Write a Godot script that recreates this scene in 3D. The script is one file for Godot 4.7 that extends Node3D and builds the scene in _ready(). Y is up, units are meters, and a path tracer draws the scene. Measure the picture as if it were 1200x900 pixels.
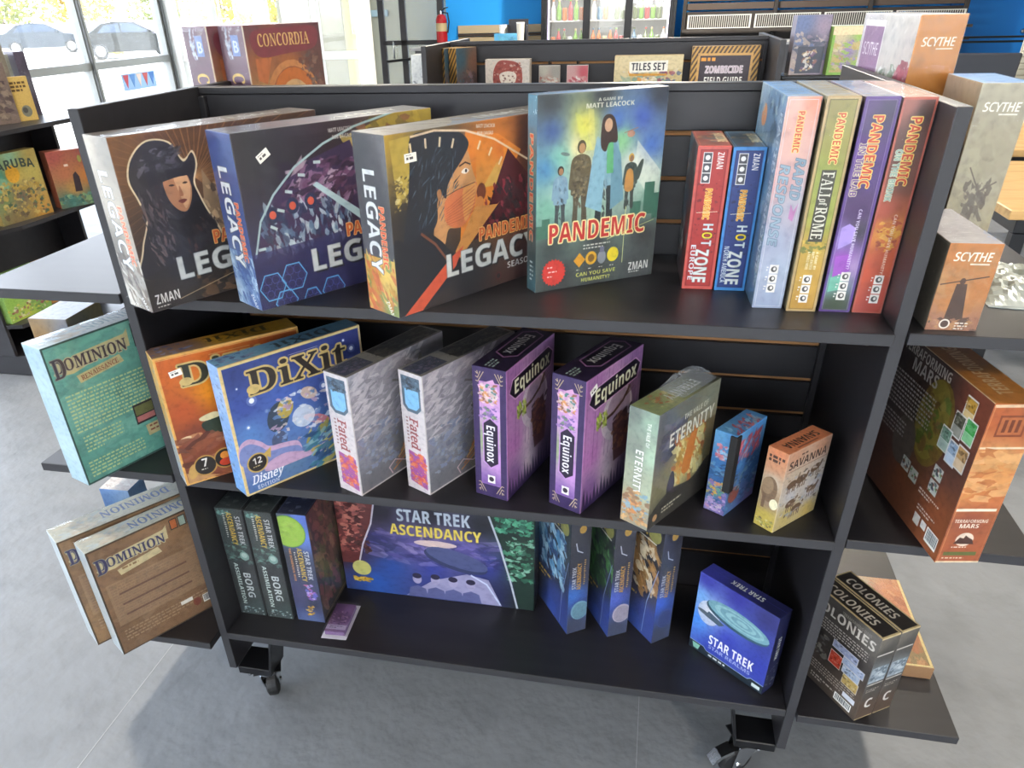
extends Node3D
# A mobile shop display of boxed games, in a shop with a glazed corner. World: x along the display, y up, z towards the viewer.

# ---------------------------------------------------------------- naming and scene tree
var used := {}
func numbered(n: String) -> String:
	if not used.has(n):
		used[n] = 0
		return n
	used[n] += 1
	return "%s_%03d" % [n, used[n]]

func tag(o: Node, label: String, category: String, group := "") -> void:
	o.set_meta("label", label)
	o.set_meta("category", category)
	if group != "":
		o.set_meta("group", group)

func thing(called: String, label: String, category: String, at := Vector3.ZERO, turn := 0.0, group := "") -> Node3D:
	var o := Node3D.new()
	o.name = numbered(called)
	add_child(o)
	o.position = at
	o.rotation.y = turn
	tag(o, label, category, group)
	return o

func part(parent: Node, called: String, m: Mesh, mat: Material, at := Vector3.ZERO, rot := Vector3.ZERO) -> MeshInstance3D:
	var o := MeshInstance3D.new()
	o.name = called
	o.mesh = m
	if mat != null:
		o.material_override = mat
	parent.add_child(o, true)
	o.position = at
	o.rotation = rot
	return o

func structure(called: String, m: Mesh, mat: Material, at := Vector3.ZERO, rot := Vector3.ZERO) -> MeshInstance3D:
	var o := part(self, called, m, mat, at, rot)
	o.set_meta("kind", "structure")
	return o

# ---------------------------------------------------------------- meshes
var mesh_store := {}
func tri(st: SurfaceTool, a: Vector3, b: Vector3, c: Vector3) -> void:
	st.add_vertex(a)
	st.add_vertex(b)
	st.add_vertex(c)

# a box with chamfered edges; its origin is the middle of its bottom
func slab(w: float, h: float, d: float, e := 0.0015) -> ArrayMesh:
	var key := "%.4f_%.4f_%.4f_%.4f" % [w, h, d, e]
	if mesh_store.has(key):
		return mesh_store[key]
	var st := SurfaceTool.new()
	st.begin(Mesh.PRIMITIVE_TRIANGLES)
	add_slab(st, Vector3(0, h / 2, 0), Vector3(w, h, d), e)
	var m := st.commit()
	mesh_store[key] = m
	return m

func add_slab(st: SurfaceTool, c: Vector3, size: Vector3, e := 0.0015, b := Basis()) -> void:
	var s := size / 2.0
	e = min(e, min(s.x, min(s.y, s.z)) * 0.9)
	var ax := [0, 1, 2]
	for i in 3:
		var j := (i + 1) % 3
		var k := (i + 2) % 3
		for sg in [-1.0, 1.0]:
			var q := []
			for p in [[-1, -1], [1, -1], [1, 1], [-1, 1]]:
				var v := Vector3()
				v[i] = sg * s[i]
				v[j] = p[0] * (s[j] - e)
				v[k] = p[1] * (s[k] - e)
				q.append(v)
			var n := Vector3()
			n[i] = sg
			quad(st, q, n, c, b)
			if e > 0.0:
				for sk in [-1.0, 1.0]:
					if true:
						var r := []
						for t in [[-1.0, 0], [1.0, 0], [1.0, 1], [-1.0, 1]]:
							var v := Vector3()
							v[k] = t[0] * (s[k] - e)
							v[i] = sg * (s[i] if t[1] == 0 else s[i] - e)
							v[j] = sk * (s[j] - e if t[1] == 0 else s[j])
							r.append(v)
						var nn := Vector3()
						nn[i] = sg
						nn[j] = sk
						quad(st, r, nn.normalized(), c, b)
	if e > 0.0:
		for x in [-1.0, 1.0]:
			for y in [-1.0, 1.0]:
				for z in [-1.0, 1.0]:
					var a := Vector3(x * s.x, y * (s.y - e), z * (s.z - e))
					var bb := Vector3(x * (s.x - e), y * s.y, z * (s.z - e))
					var cc := Vector3(x * (s.x - e), y * (s.y - e), z * s.z)
					var nn := Vector3(x, y, z).normalized()
					st.set_normal(b * nn)
					if (bb - a).cross(cc - a).dot(nn) > 0:
						tri(st, c + b * a, c + b * cc, c + b * bb)
					else:
						tri(st, c + b * a, c + b * bb, c + b * cc)

func quad(st: SurfaceTool, q: Array, n: Vector3, c := Vector3.ZERO, b := Basis(), uv := []) -> void:
	var flip: bool = (q[1] - q[0]).cross(q[2] - q[0]).dot(n) > 0
	var order := [0, 2, 1, 0, 3, 2] if flip else [0, 1, 2, 0, 2, 3]
	st.set_normal(b * n)
	for i in order:
		if uv:
			st.set_uv(uv[i])
		st.add_vertex(c + b * q[i])

# a surface of revolution round y; profile: [radius, height] from bottom to top
func lathe(profile: Array, n := 20) -> ArrayMesh:
	var st := SurfaceTool.new()
	st.begin(Mesh.PRIMITIVE_TRIANGLES)
	add_lathe(st, profile, n)
	st.generate_normals()
	return st.commit()

func add_lathe(st: SurfaceTool, profile: Array, n := 20, t := Transform3D()) -> void:
	for i in profile.size() - 1:
		st.set_smooth_group(-1)
		for k in n:
			var a := TAU * k / n
			var b := TAU * (k + 1) / n
			var p := []
			for w in [[i, a], [i, b], [i + 1, b], [i + 1, a]]:
				p.append(t * Vector3(profile[w[0]][0] * cos(w[1]), profile[w[0]][1], profile[w[0]][0] * sin(w[1])))
			if profile[i][0] > 0.0:
				tri(st, p[0], p[1], p[2])
			if profile[i + 1][0] > 0.0:
				tri(st, p[0], p[2], p[3])

# a round bar along points
func tube(pts: Array, r: float, n := 8) -> ArrayMesh:
	var st := SurfaceTool.new()
	st.begin(Mesh.PRIMITIVE_TRIANGLES)
	add_tube(st, pts, r, n)
	st.generate_normals()
	return st.commit()

func add_tube(st: SurfaceTool, pts: Array, r: float, n := 8) -> void:
	st.set_smooth_group(0)
	var rings := []
	for i in pts.size():
		var d: Vector3 = (pts[min(i + 1, pts.size() - 1)] - pts[max(i - 1, 0)]).normalized()
		var u := d.cross(Vector3.UP if absf(d.y) < 0.9 else Vector3.RIGHT).normalized()
		var v := d.cross(u)
		var ring := []
		for k in n:
			ring.append(pts[i] + (u * cos(TAU * k / n) + v * sin(TAU * k / n)) * r)
		rings.append(ring)
	for i in rings.size() - 1:
		for k in n:
			var l := (k + 1) % n
			tri(st, rings[i][k], rings[i + 1][l], rings[i][l])
			tri(st, rings[i][k], rings[i + 1][k], rings[i + 1][l])
	for k in range(1, n - 1):
		tri(st, rings[0][0], rings[0][k], rings[0][k + 1])
		tri(st, rings[-1][0], rings[-1][k + 1], rings[-1][k])

# an outline in x,y pushed along z
func extrude(outline: PackedVector2Array, z0: float, z1: float) -> ArrayMesh:
	var st := SurfaceTool.new()
	st.begin(Mesh.PRIMITIVE_TRIANGLES)
	add_extrude(st, outline, z0, z1)
	st.generate_normals()
	return st.commit()

func add_extrude(st: SurfaceTool, outline: PackedVector2Array, z0: float, z1: float, t := Transform3D()) -> void:
	if Geometry2D.is_polygon_clockwise(outline):
		outline.reverse()
	st.set_smooth_group(-1)
	var ix := Geometry2D.triangulate_polygon(outline)
	for i in range(0, ix.size(), 3):
		var a := outline[ix[i]]
		var b := outline[ix[i + 1]]
		var c := outline[ix[i + 2]]
		if (b - a).cross(c - a) < 0:
			var s := b
			b = c
			c = s
		tri(st, t * Vector3(a.x, a.y, z1), t * Vector3(c.x, c.y, z1), t * Vector3(b.x, b.y, z1))
		tri(st, t * Vector3(a.x, a.y, z0), t * Vector3(b.x, b.y, z0), t * Vector3(c.x, c.y, z0))
	for i in outline.size():
		var a := outline[i]
		var b := outline[(i + 1) % outline.size()]
		tri(st, t * Vector3(a.x, a.y, z0), t * Vector3(b.x, b.y, z1), t * Vector3(b.x, b.y, z0))
		tri(st, t * Vector3(a.x, a.y, z0), t * Vector3(a.x, a.y, z1), t * Vector3(b.x, b.y, z1))

# ---------------------------------------------------------------- materials
func flat(c: Color, rough := 0.6, metal := 0.0) -> StandardMaterial3D:
	var m := StandardMaterial3D.new()
	m.albedo_color = c
	m.roughness = rough
	m.metallic = metal
	return m

func noise_tex(freq: float, ramp: Array, seed_ := 1, size := 256, octaves := 4, normal := 0.0, kind := FastNoiseLite.TYPE_SIMPLEX_SMOOTH) -> NoiseTexture2D:
	var n := FastNoiseLite.new()
	n.seed = seed_
	n.noise_type = kind
	n.frequency = freq
	n.fractal_octaves = octaves
	var t := NoiseTexture2D.new()
	t.width = size
	t.height = size
	t.seamless = true
	t.noise = n
	if normal > 0.0:
		t.as_normal_map = true
		t.bump_strength = normal
	elif ramp:
		var g := Gradient.new()
		g.offsets = PackedFloat32Array(ramp.map(func(r): return r[0]))
		g.colors = PackedColorArray(ramp.map(func(r): return r[1]))
		t.color_ramp = g
	return t

# ---------------------------------------------------------------- print: a picture drawn into an Image, in centimetres from the top left corner of a face
class Face:
	var im: Image
	var ox := 0
	var oy := 0
	var k := 1.0      # pixels per centimetre
	var w := 1.0
	var h := 1.0

var fonts := {}
var glyph_store := {}
var ts: TextServer
func font(id: String) -> SystemFont:
	if not fonts.has(id):
		var f := SystemFont.new()
		f.font_names = PackedStringArray([{"s": "Droid Sans", "r": "Droid Serif", "m": "Droid Sans Mono"}[id.to_lower()]])
		f.font_weight = 700 if id == id.to_upper() else 400
		fonts[id] = f
	return fonts[id]

# outlines of one letter for a type size of 100
func glyph(id: String, ch: String) -> Array:
	var key := id + ch
	if glyph_store.has(key):
		return glyph_store[key]
	if ts == null:
		ts = TextServerManager.get_primary_interface()
	var rid: RID = font(id).get_rids()[0]
	var gi := ts.font_get_glyph_index(rid, 100, ch.unicode_at(0), 0)
	var c: Dictionary = ts.font_get_glyph_contours(rid, 100, gi)
	var rings := []
	var start := 0
	if c.has("points"):
		for e in c.contours:
			var ring := PackedVector2Array()
			for i in range(start, e + 1):
				ring.append(Vector2(c.points[i].x, c.points[i].y))
			rings.append(ring)
			start = e + 1
	var low := 0.0
	for r in rings:
		for p in r:
			low = min(low, p.y)
	var adv := ts.font_get_glyph_advance(rid, 100, gi).x
	var out := [rings, adv]
	glyph_store[key] = out
	return out

func paint_rings(F: Face, rings: Array, col: Color) -> void:
	var y0 := 100000
	var y1 := -100000
	for r in rings:
		for p in r:
			y0 = mini(y0, int(floor(p.y)))
			y1 = maxi(y1, int(ceil(p.y)))
	var top := F.oy
	var bottom := F.oy + int(round(F.h * F.k))
	var left := F.ox
	var right := F.ox + int(round(F.w * F.k))
	y0 = maxi(y0, top)
	y1 = mini(y1, bottom)
	if y1 <= y0:
		return
	var rows := []
	for i in y1 - y0:
		rows.append([])
	for r in rings:
		var n: int = r.size()
		for i in n:
			var a: Vector2 = r[i]
			var b: Vector2 = r[(i + 1) % n]
			if a.y == b.y:
				continue
			if a.y > b.y:
				var s := a
				a = b
				b = s
			var f := maxi(int(ceil(a.y - 0.5)), y0)
			var t := mini(int(ceil(b.y - 0.5)), y1)
			if t <= f:
				continue
			var step := (b.x - a.x) / (b.y - a.y)
			var x := a.x + (f + 0.5 - a.y) * step
			for y in range(f, t):
				rows[y - y0].append(x)
				x += step
	var strip: Image = null
	if col.a < 0.999:
		strip = Image.create(maxi(1, right - left), 1, false, Image.FORMAT_RGBA8)
		strip.fill(col)
	for i in rows.size():
		var xs: Array = rows[i]
		xs.sort()
		for j in range(0, xs.size() - 1, 2):
			var xa := maxi(int(round(xs[j])), left)
			var xb := mini(int(round(xs[j + 1])), right)
			if xb > xa:
				if strip == null:
					F.im.fill_rect(Rect2i(xa, y0 + i, xb - xa, 1), col)
				else:
					F.im.blend_rect(strip, Rect2i(0, 0, xb - xa, 1), Vector2i(xa, y0 + i))

func poly(F: Face, pts: Array, col: Color) -> void:
	var r := PackedVector2Array()
	for i in range(0, pts.size(), 2):
		r.append(Vector2(F.ox + pts[i] * F.k, F.oy + pts[i + 1] * F.k))
	paint_rings(F, [r], col)

func rect(F: Face, x: float, y: float, w: float, h: float, col: Color) -> void:
	poly(F, [x, y, x + w, y, x + w, y + h, x, y + h], col)

func ell(F: Face, cx: float, cy: float, rx: float, ry: float, col: Color, turn := 0.0, n := 22) -> void:
	var p := []
	for i in n:
		var v := Vector2(rx * cos(TAU * i / n), ry * sin(TAU * i / n)).rotated(deg_to_rad(turn))
		p.append(cx + v.x)
		p.append(cy + v.y)
	poly(F, p, col)

func stroke(F: Face, pts: Array, wd: float, col: Color) -> void:
	for i in range(0, pts.size() - 2, 2):
		var a := Vector2(pts[i], pts[i + 1])
		var b := Vector2(pts[i + 2], pts[i + 3])
		var d := (b - a).normalized()
		var n := Vector2(-d.y, d.x) * wd / 2
		a -= d * wd * 0.3
		b += d * wd * 0.3
		poly(F, [a.x + n.x, a.y + n.y, b.x + n.x, b.y + n.y, b.x - n.x, b.y - n.y, a.x - n.x, a.y - n.y], col)

func frame(F: Face, inset: float, wd: float, col: Color) -> void:
	rect(F, inset, inset, F.w - 2 * inset, wd, col)
	rect(F, inset, F.h - inset - wd, F.w - 2 * inset, wd, col)
	rect(F, inset, inset, wd, F.h - 2 * inset, col)
	rect(F, F.w - inset - wd, inset, wd, F.h - 2 * inset, col)

# lettering: x, y is the start of the base line, cap its capital height in cm; o: f font, wd width to fill, c centred on x, rot, skew, ol [outline width, colour], sh [dx, dy, colour]
func text(F: Face, s: String, x: float, y: float, cap: float, col: Color, o := {}) -> void:
	var id: String = o.get("f", "S")
	var pen := 0.0
	var all := []
	var gap: float = o.get("gap", 0.0)
	for i in s.length():
		var g := glyph(id, s[i])
		for r in g[0]:
			var q := PackedVector2Array()
			for p in r:
				q.append(Vector2(p.x + pen, p.y))
			all.append(q)
		pen += g[1] + gap
	var sy := cap / 71.4
	var sx := sy
	if o.has("wd"):
		sx = o.wd / maxf(pen - gap, 1.0)
	var t := Transform2D().rotated(deg_to_rad(o.get("rot", 0.0)))
	var skew: float = o.get("skew", 0.0)
	var total := (pen - gap) * sx
	var arch: float = o.get("arch", 0.0)
	var placed := []
	for r in all:
		var q := PackedVector2Array()
		for p in r:
			var v := Vector2(p.x * sx - p.y * sy * skew, p.y * sy)
			if arch != 0.0:
				var e := 2.0 * v.x / maxf(total, 0.01) - 1.0
				v.y += arch * e * e
			if o.get("c", false):
				v.x -= total / 2.0
			v = t * v
			q.append(Vector2(F.ox + (x + v.x) * F.k, F.oy + (y + v.y) * F.k))
		placed.append(q)
	if o.has("sh"):
		paint_rings(F, moved(placed, Vector2(o.sh[0], o.sh[1]) * F.k), o.sh[2])
	if o.has("ol"):
		var n := 10
		for i in n:
			paint_rings(F, moved(placed, Vector2.from_angle(TAU * i / n) * o.ol[0] * F.k), o.ol[1])
	paint_rings(F, placed, col)

func moved(rings: Array, by: Vector2) -> Array:
	var out := []
	for r in rings:
		var q := PackedVector2Array()
		for p in r:
			q.append(p + by)
		out.append(q)
	return out

# a washed-in ground of print colours: pts = [x, y, colour] in cm
func wash(F: Face, pts: Array, x := 0.0, y := 0.0, w := -1.0, h := -1.0, pow_ := 2.4) -> void:
	if w < 0:
		w = F.w
	if h < 0:
		h = F.h
	var n := 20
	var m := maxi(6, int(round(n * h / w)))
	if w < h:
		m = 26
		n = maxi(6, int(round(m * w / h)))
	m = mini(m, 40)
	var s := Image.create(n, m, false, Image.FORMAT_RGBA8)
	for j in m:
		for i in n:
			var px := x + w * (i + 0.5) / n
			var py := y + h * (j + 0.5) / m
			var acc := Color(0, 0, 0, 0)
			var tot := 0.0
			for p in pts:
				var d2: float = (px - p[0]) * (px - p[0]) + (py - p[1]) * (py - p[1]) + 0.05
				var q := 1.0 / pow(d2, pow_ / 2.0)
				acc += p[2] * q
				tot += q
			acc /= tot
			acc.a = 1.0
			s.set_pixel(i, j, acc)
	s.resize(maxi(1, int(round(w * F.k))), maxi(1, int(round(h * F.k))), Image.INTERPOLATE_CUBIC)
	F.im.blit_rect(s, Rect2i(0, 0, s.get_width(), s.get_height()), Vector2i(F.ox + int(round(x * F.k)), F.oy + int(round(y * F.k))))

# brush strokes of several colours inside an area: small uneven patches with ragged edges
func daub(F: Face, x: float, y: float, w: float, h: float, cols: Array, n: int, r0: float, r1: float, seed_: int, stretch := 1.0, turn := 0.0, alpha := 0.8) -> void:
	var g := RandomNumberGenerator.new()
	g.seed = seed_
	for i in int(n * 1.7):
		var c: Color = cols[g.randi() % cols.size()]
		var v := g.randf_range(-0.1, 0.1)
		c = c.lightened(v) if v > 0 else c.darkened(-v)
		c.a = alpha
		var r := g.randf_range(r0, r1) * 0.8
		var cx := x + g.randf() * w
		var cy := y + g.randf() * h
		var a0 := deg_to_rad(turn + g.randf_range(-28, 28))
		var p := []
		for q in 9:
			var e := Vector2(cos(TAU * q / 9.0) * r * (stretch + 0.5), sin(TAU * q / 9.0) * r) * g.randf_range(0.35, 1.25)
			e = e.rotated(a0)
			p.append(cx + e.x)
			p.append(cy + e.y)
		poly(F, p, c)

# a closed shape with rounded outline through the given points
func blob(F: Face, pts: Array, col: Color) -> void:
	var n := pts.size() / 2
	var out := []
	for i in n:
		var p0 := Vector2(pts[((i + n - 1) % n) * 2], pts[((i + n - 1) % n) * 2 + 1])
		var p1 := Vector2(pts[i * 2], pts[i * 2 + 1])
		var p2 := Vector2(pts[((i + 1) % n) * 2], pts[((i + 1) % n) * 2 + 1])
		var p3 := Vector2(pts[((i + 2) % n) * 2], pts[((i + 2) % n) * 2 + 1])
		for s in 5:
			var v := p1.cubic_interpolate(p2, p0, p3, s / 5.0)
			out.append(v.x)
			out.append(v.y)
	poly(F, out, col)

# rows of print too small to read
func small_print(F: Face, x: float, y: float, w: float, rows: int, pitch: float, col: Color, seed_ := 1, weight := 0.45) -> void:
	var g := RandomNumberGenerator.new()
	g.seed = seed_
	for i in rows:
		var px := x
		var end := x + w * (1.0 if i < rows - 1 else g.randf_range(0.4, 0.8))
		while px < end:
			var l := minf(g.randf_range(0.25, 0.9) * pitch * 1.6, end - px)
			rect(F, px, y + i * pitch, l, pitch * weight, col)
			px += l + pitch * 0.35

func bars(F: Face, x: float, y: float, w: float, h: float) -> void:
	rect(F, x, y, w, h, Color(0.93, 0.93, 0.9))
	var g := RandomNumberGenerator.new()
	g.seed = 5
	var px := x + w * 0.08
	while px < x + w * 0.9:
		var b := w * g.randf_range(0.02, 0.05)
		rect(F, px, y + h * 0.08, b, h * 0.75, Color(0.2, 0.22, 0.25))
		px += b + w * g.randf_range(0.02, 0.045)

# a simple standing person, drawn as a print figure; x the middle, y the feet, all in cm
func figure(F: Face, x: float, y: float, h: float, coat: Color, legs: Color, head: Color, hair: Color, wide := 1.0) -> void:
	var u := h / 7.5
	blob(F, [x - u * 0.75 * wide, y - u * 3.6, x - u * 0.05, y - u * 3.6, x - u * 0.2, y - u * 1.6, x - u * 0.25, y, x - u * 0.75, y, x - u * 0.7, y - u * 1.8], legs)
	blob(F, [x + u * 0.75 * wide, y - u * 3.6, x + u * 0.05, y - u * 3.6, x + u * 0.2, y - u * 1.6, x + u * 0.3, y, x + u * 0.8, y, x + u * 0.72, y - u * 1.8], legs)
	blob(F, [x - u * 0.3, y - u * 6.25, x + u * 0.3, y - u * 6.25, x + u * 0.95 * wide, y - u * 5.85, x + u * 1.15 * wide, y - u * 4.6, x + u * 1.25 * wide, y - u * 3.4, x + u * 1.0 * wide, y - u * 3.2, x + u * 0.85 * wide, y - u * 2.7, x - u * 0.85 * wide, y - u * 2.7, x - u * 1.0 * wide, y - u * 3.2, x - u * 1.25 * wide, y - u * 3.4, x - u * 1.15 * wide, y - u * 4.6, x - u * 0.95 * wide, y - u * 5.85], coat)
	daub(F, x - u * 0.8 * wide, y - u * 5.8, u * 1.6 * wide, u * 3.0, [coat.darkened(0.25), coat.lightened(0.15), coat], 12, u * 0.12, u * 0.3, int(x * 100), 1.8, 80)
	daub(F, x - u * 0.6, y - u * 3.2, u * 1.2, u * 3.0, [legs.darkened(0.2), legs.lightened(0.1)], 6, u * 0.1, u * 0.25, int(x * 90), 2.0, 85)
	ell(F, x, y - u * 6.9, u * 0.46, u * 0.58, hair, 0, 14)
	ell(F, x + u * 0.05, y - u * 6.78, u * 0.33, u * 0.44, head, 0, 14)

# ---------------------------------------------------------------- printed boxes
var film_bump: NoiseTexture2D
var board_bump: NoiseTexture2D
func k(hex: String, a := 1.0) -> Color:
	var c := Color(hex)
	c.a = a
	return c

func pale(hex: String, by: float) -> Color:
	return k(hex).lightened(by)

# paints the net of a box (left | front | right, top above the front); faces: name -> Callable(Face); sizes in cm
func net(w: float, h: float, d: float, faces: Dictionary, ground: Color, density := 14.0) -> Image:
	var kk := density * 2.0
	var aw := int(ceil((w + 2 * d) * density)) * 2
	var ah := int(ceil((h + d) * density)) * 2
	var im := Image.create(aw, ah, false, Image.FORMAT_RGBA8)
	im.fill(ground)
	var spots := {"front": [d, d, w, h], "left": [0.0, d, d, h], "right": [d + w, d, d, h], "top": [d, 0.0, w, d]}
	for n in faces:
		var F := Face.new()
		F.im = im
		F.k = kk
		F.ox = int(round(spots[n][0] * kk))
		F.oy = int(round(spots[n][1] * kk))
		F.w = spots[n][2]
		F.h = spots[n][3]
		var f: Callable = faces[n]
		f.call(F)
	im.resize(aw / 2, ah / 2, Image.INTERPOLATE_BILINEAR)
	return im

# box mesh: x 0..w, y 0..h, z -d..0, in metres, with uv into the net
func net_mesh(w: float, h: float, d: float, e := 0.0008) -> ArrayMesh:
	var st := SurfaceTool.new()
	st.begin(Mesh.PRIMITIVE_TRIANGLES)
	var tw := w + 2 * d
	var th := h + d
	var lo := Vector3(0, 0, -d)
	var hi := Vector3(w, h, 0)
	var uv := func(face: String, p: Vector3) -> Vector2:
		var q := Vector2()
		match face:
			"front": q = Vector2(d + p.x, d + h - p.y)
			"left": q = Vector2(d + p.z, d + h - p.y)
			"right": q = Vector2(d + w - p.z, d + h - p.y)
			"top": q = Vector2(d + p.x, d + p.z)
			"back": q = Vector2((w - p.x) / w * d, d + h - p.y)
			_: q = Vector2(d + p.x, d + h - 0.002)
		return Vector2(clampf(q.x / tw, 0.002, 0.998), clampf(q.y / th, 0.002, 0.998))
	var names := [["left", "right"], ["bottom", "top"], ["back", "front"]]
	var rank := ["front", "left", "right", "top", "back", "bottom"]
	for i in 3:
		var j := (i + 1) % 3
		var l := (i + 2) % 3
		for si in 2:
			var q := []
			for p in [[0, 0], [1, 0], [1, 1], [0, 1]]:
				var v := Vector3()
				v[i] = hi[i] if si else lo[i]
				v[j] = hi[j] - e if p[0] else lo[j] + e
				v[l] = hi[l] - e if p[1] else lo[l] + e
				q.append(v)
			var n := Vector3()
			n[i] = 1.0 if si else -1.0
			var fa: String = names[i][si]
			quad(st, q, n, Vector3.ZERO, Basis(), q.map(func(v): return uv.call(fa, v)))
			for sj in 2:
				var fb: String = names[j][sj]
				var fc := fa if rank.find(fa) < rank.find(fb) else fb
				var r := []
				for t in [[0, 0], [1, 0], [1, 1], [0, 1]]:
					var v := Vector3()
					v[l] = hi[l] - e if t[0] else lo[l] + e
					var ei := 0.0 if t[1] == 0 else e
					var ej := e if t[1] == 0 else 0.0
					v[i] = hi[i] - ei if si else lo[i] + ei
					v[j] = hi[j] - ej if sj else lo[j] + ej
					r.append(v)
				var nn := Vector3()
				nn[i] = 1.0 if si else -1.0
				nn[j] = 1.0 if sj else -1.0
				quad(st, r, nn.normalized(), Vector3.ZERO, Basis(), r.map(func(v): return uv.call(fc, v)))
	return st.commit()

func print_material(im: Image, rough: float, wrapped: bool) -> StandardMaterial3D:
	var m := StandardMaterial3D.new()
	m.albedo_texture = ImageTexture.create_from_image(im)
	m.texture_repeat = false
	m.roughness = rough
	m.metallic_specular = 0.5
	if wrapped or rough < 0.5:
		m.detail_enabled = true
		m.detail_blend_mode = BaseMaterial3D.BLEND_MODE_MUL
		m.detail_albedo = print_grain
	return m

# a boxed game standing on a shelf: pose = [x, shelf height, z, turn in degrees] of its front lower left corner; size in metres
func game_box(called: String, label: String, pose: Array, size: Array, faces: Dictionary, ground: Color, o := {}) -> Node3D:
	var t := thing(called, label, o.get("cat", "board game"), Vector3(pose[0], pose[1], pose[2]), deg_to_rad(pose[3]), o.get("group", ""))
	var im := net(size[0] * 100, size[1] * 100, size[2] * 100, faces, ground, o.get("px", 14.0))
	part(t, "carton", net_mesh(size[0], size[1], size[2]), print_material(im, o.get("rough", 0.32), o.get("wrap", false)))
	if o.get("wrap", false):
		part(t, "shrink_wrap", wrap_mesh(size[0], size[1], size[2], o.get("seed", 3)), film)
	if o.has("sticker"):
		var s: Array = o.sticker
		price_sticker(t, s[0] * 0.01, size[1] - s[1] * 0.01, 0.0, s[2])
	return t

var film: StandardMaterial3D
var print_grain: NoiseTexture2D
# clear shrink film round a wrapped box: one closed skin a little outside the carton, creased towards the ends
func wrap_mesh(w: float, h: float, d: float, seed_: int) -> ArrayMesh:
	var key := "film_%.3f_%.3f_%.3f_%d" % [w, h, d, seed_]
	if mesh_store.has(key):
		return mesh_store[key]
	var n := FastNoiseLite.new()
	n.seed = seed_
	n.frequency = 1.0
	n.fractal_type = FastNoiseLite.FRACTAL_RIDGED
	n.fractal_octaves = 3
	var st := SurfaceTool.new()
	st.begin(Mesh.PRIMITIVE_TRIANGLES)
	st.set_smooth_group(-1)
	var o := 0.0006
	var lo := Vector3(-o, 0.0003, -d - o)
	var hi := Vector3(w + o, h + o, o)
	for i in 3:
		var j := (i + 1) % 3
		var l := (i + 2) % 3
		for s in 2:
			var lj := hi[j] - lo[j]
			var ll := hi[l] - lo[l]
			var broad := i == 2
			var cell := 0.022 if broad else 0.009
			var nj := clampi(int(lj / cell), 3, 40)
			var nl := clampi(int(ll / cell), 3, 40)
			var sgn := 1.0 if s else -1.0
			var pts := []
			for a in nj + 1:
				var row := []
				for b in nl + 1:
					var v := Vector3()
					v[i] = hi[i] if s else lo[i]
					v[j] = lo[j] + lj * a / nj
					v[l] = lo[l] + ll * b / nl
					var inner := minf(minf(a, nj - a), 1.0) * minf(minf(b, nl - b), 1.0)
					# creases fan out from the short ends
					var far: float = minf(minf(v.x, w - v.x) if i != 0 else 1.0, minf(v.y, h - v.y) if i != 1 else 1.0)
					var amp := (0.0012 if not broad else 0.00025) * (0.35 + 0.65 * clampf(1.0 - far / 0.05, 0.0, 1.0))
					var q := v * 46.0
					if i == 0:
						q.y *= 0.35
					elif i == 1:
						q.x *= 0.35
					v[i] += sgn * inner * amp * (0.5 + 0.5 * n.get_noise_3dv(q))
					row.append(v)
				pts.append(row)
			for a in nj:
				for b in nl:
					var q := [pts[a][b], pts[a + 1][b], pts[a + 1][b + 1], pts[a][b + 1]]
					if s == 1:
						tri(st, q[0], q[2], q[1])
						tri(st, q[0], q[3], q[2])
					else:
						tri(st, q[0], q[1], q[2])
						tri(st, q[0], q[2], q[3])
	st.generate_normals()
	var m := st.commit()
	mesh_store[key] = m
	return m

var sticker_mat: StandardMaterial3D
func price_sticker(t: Node3D, x: float, y: float, z: float, turn: float) -> void:
	if sticker_mat == null:
		var im := Image.create(88, 48, false, Image.FORMAT_RGBA8)
		im.fill(k("e9e6dd"))
		var F := Face.new()
		F.im = im
		F.k = 40.0
		F.w = 2.2
		F.h = 1.2
		small_print(F, 0.3, 0.2, 1.6, 1, 0.2, k("6d6a66"), 3)
		small_print(F, 0.35, 0.5, 1.6, 1, 0.55, k("55524e"), 4, 0.6)
		sticker_mat = print_material(im, 0.6, false)
	var st := SurfaceTool.new()
	st.begin(Mesh.PRIMITIVE_TRIANGLES)
	quad(st, [Vector3(-0.011, -0.006, 0), Vector3(0.011, -0.006, 0), Vector3(0.011, 0.006, 0), Vector3(-0.011, 0.006, 0)], Vector3(0, 0, 1), Vector3.ZERO, Basis(), [Vector2(0, 1), Vector2(1, 1), Vector2(1, 0), Vector2(0, 0)])
	part(t, "price_sticker", st.commit(), sticker_mat, Vector3(x, y, z + 0.0004), Vector3(0, 0, deg_to_rad(turn))).set_meta("label", "small white price sticker")

func again(src: Node3D, label: String, pose: Array) -> Node3D:
	var base: String = src.name
	if base.substr(base.length() - 4, 1) == "_" and base.right(3).is_valid_int():
		base = base.left(base.length() - 4)
	var r: Node3D = src.duplicate()
	r.name = numbered(base)
	add_child(r)
	r.position = Vector3(pose[0], pose[1], pose[2])
	r.rotation.y = deg_to_rad(pose[3])
	r.set_meta("label", label)
	return r

# ---------------------------------------------------------------- what is printed on the games (generic pictures, real lettering)
func title_outline(F: Face, s: String, x: float, y: float, cap: float, wd: float, rot := 0.0, c1 := "c8362c", c2 := "f2e2a0", o := 0.16) -> void:
	text(F, s, x, y, cap, k(c1), {"f": "S", "wd": wd, "rot": rot, "ol": [o, k(c2)]})

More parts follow.
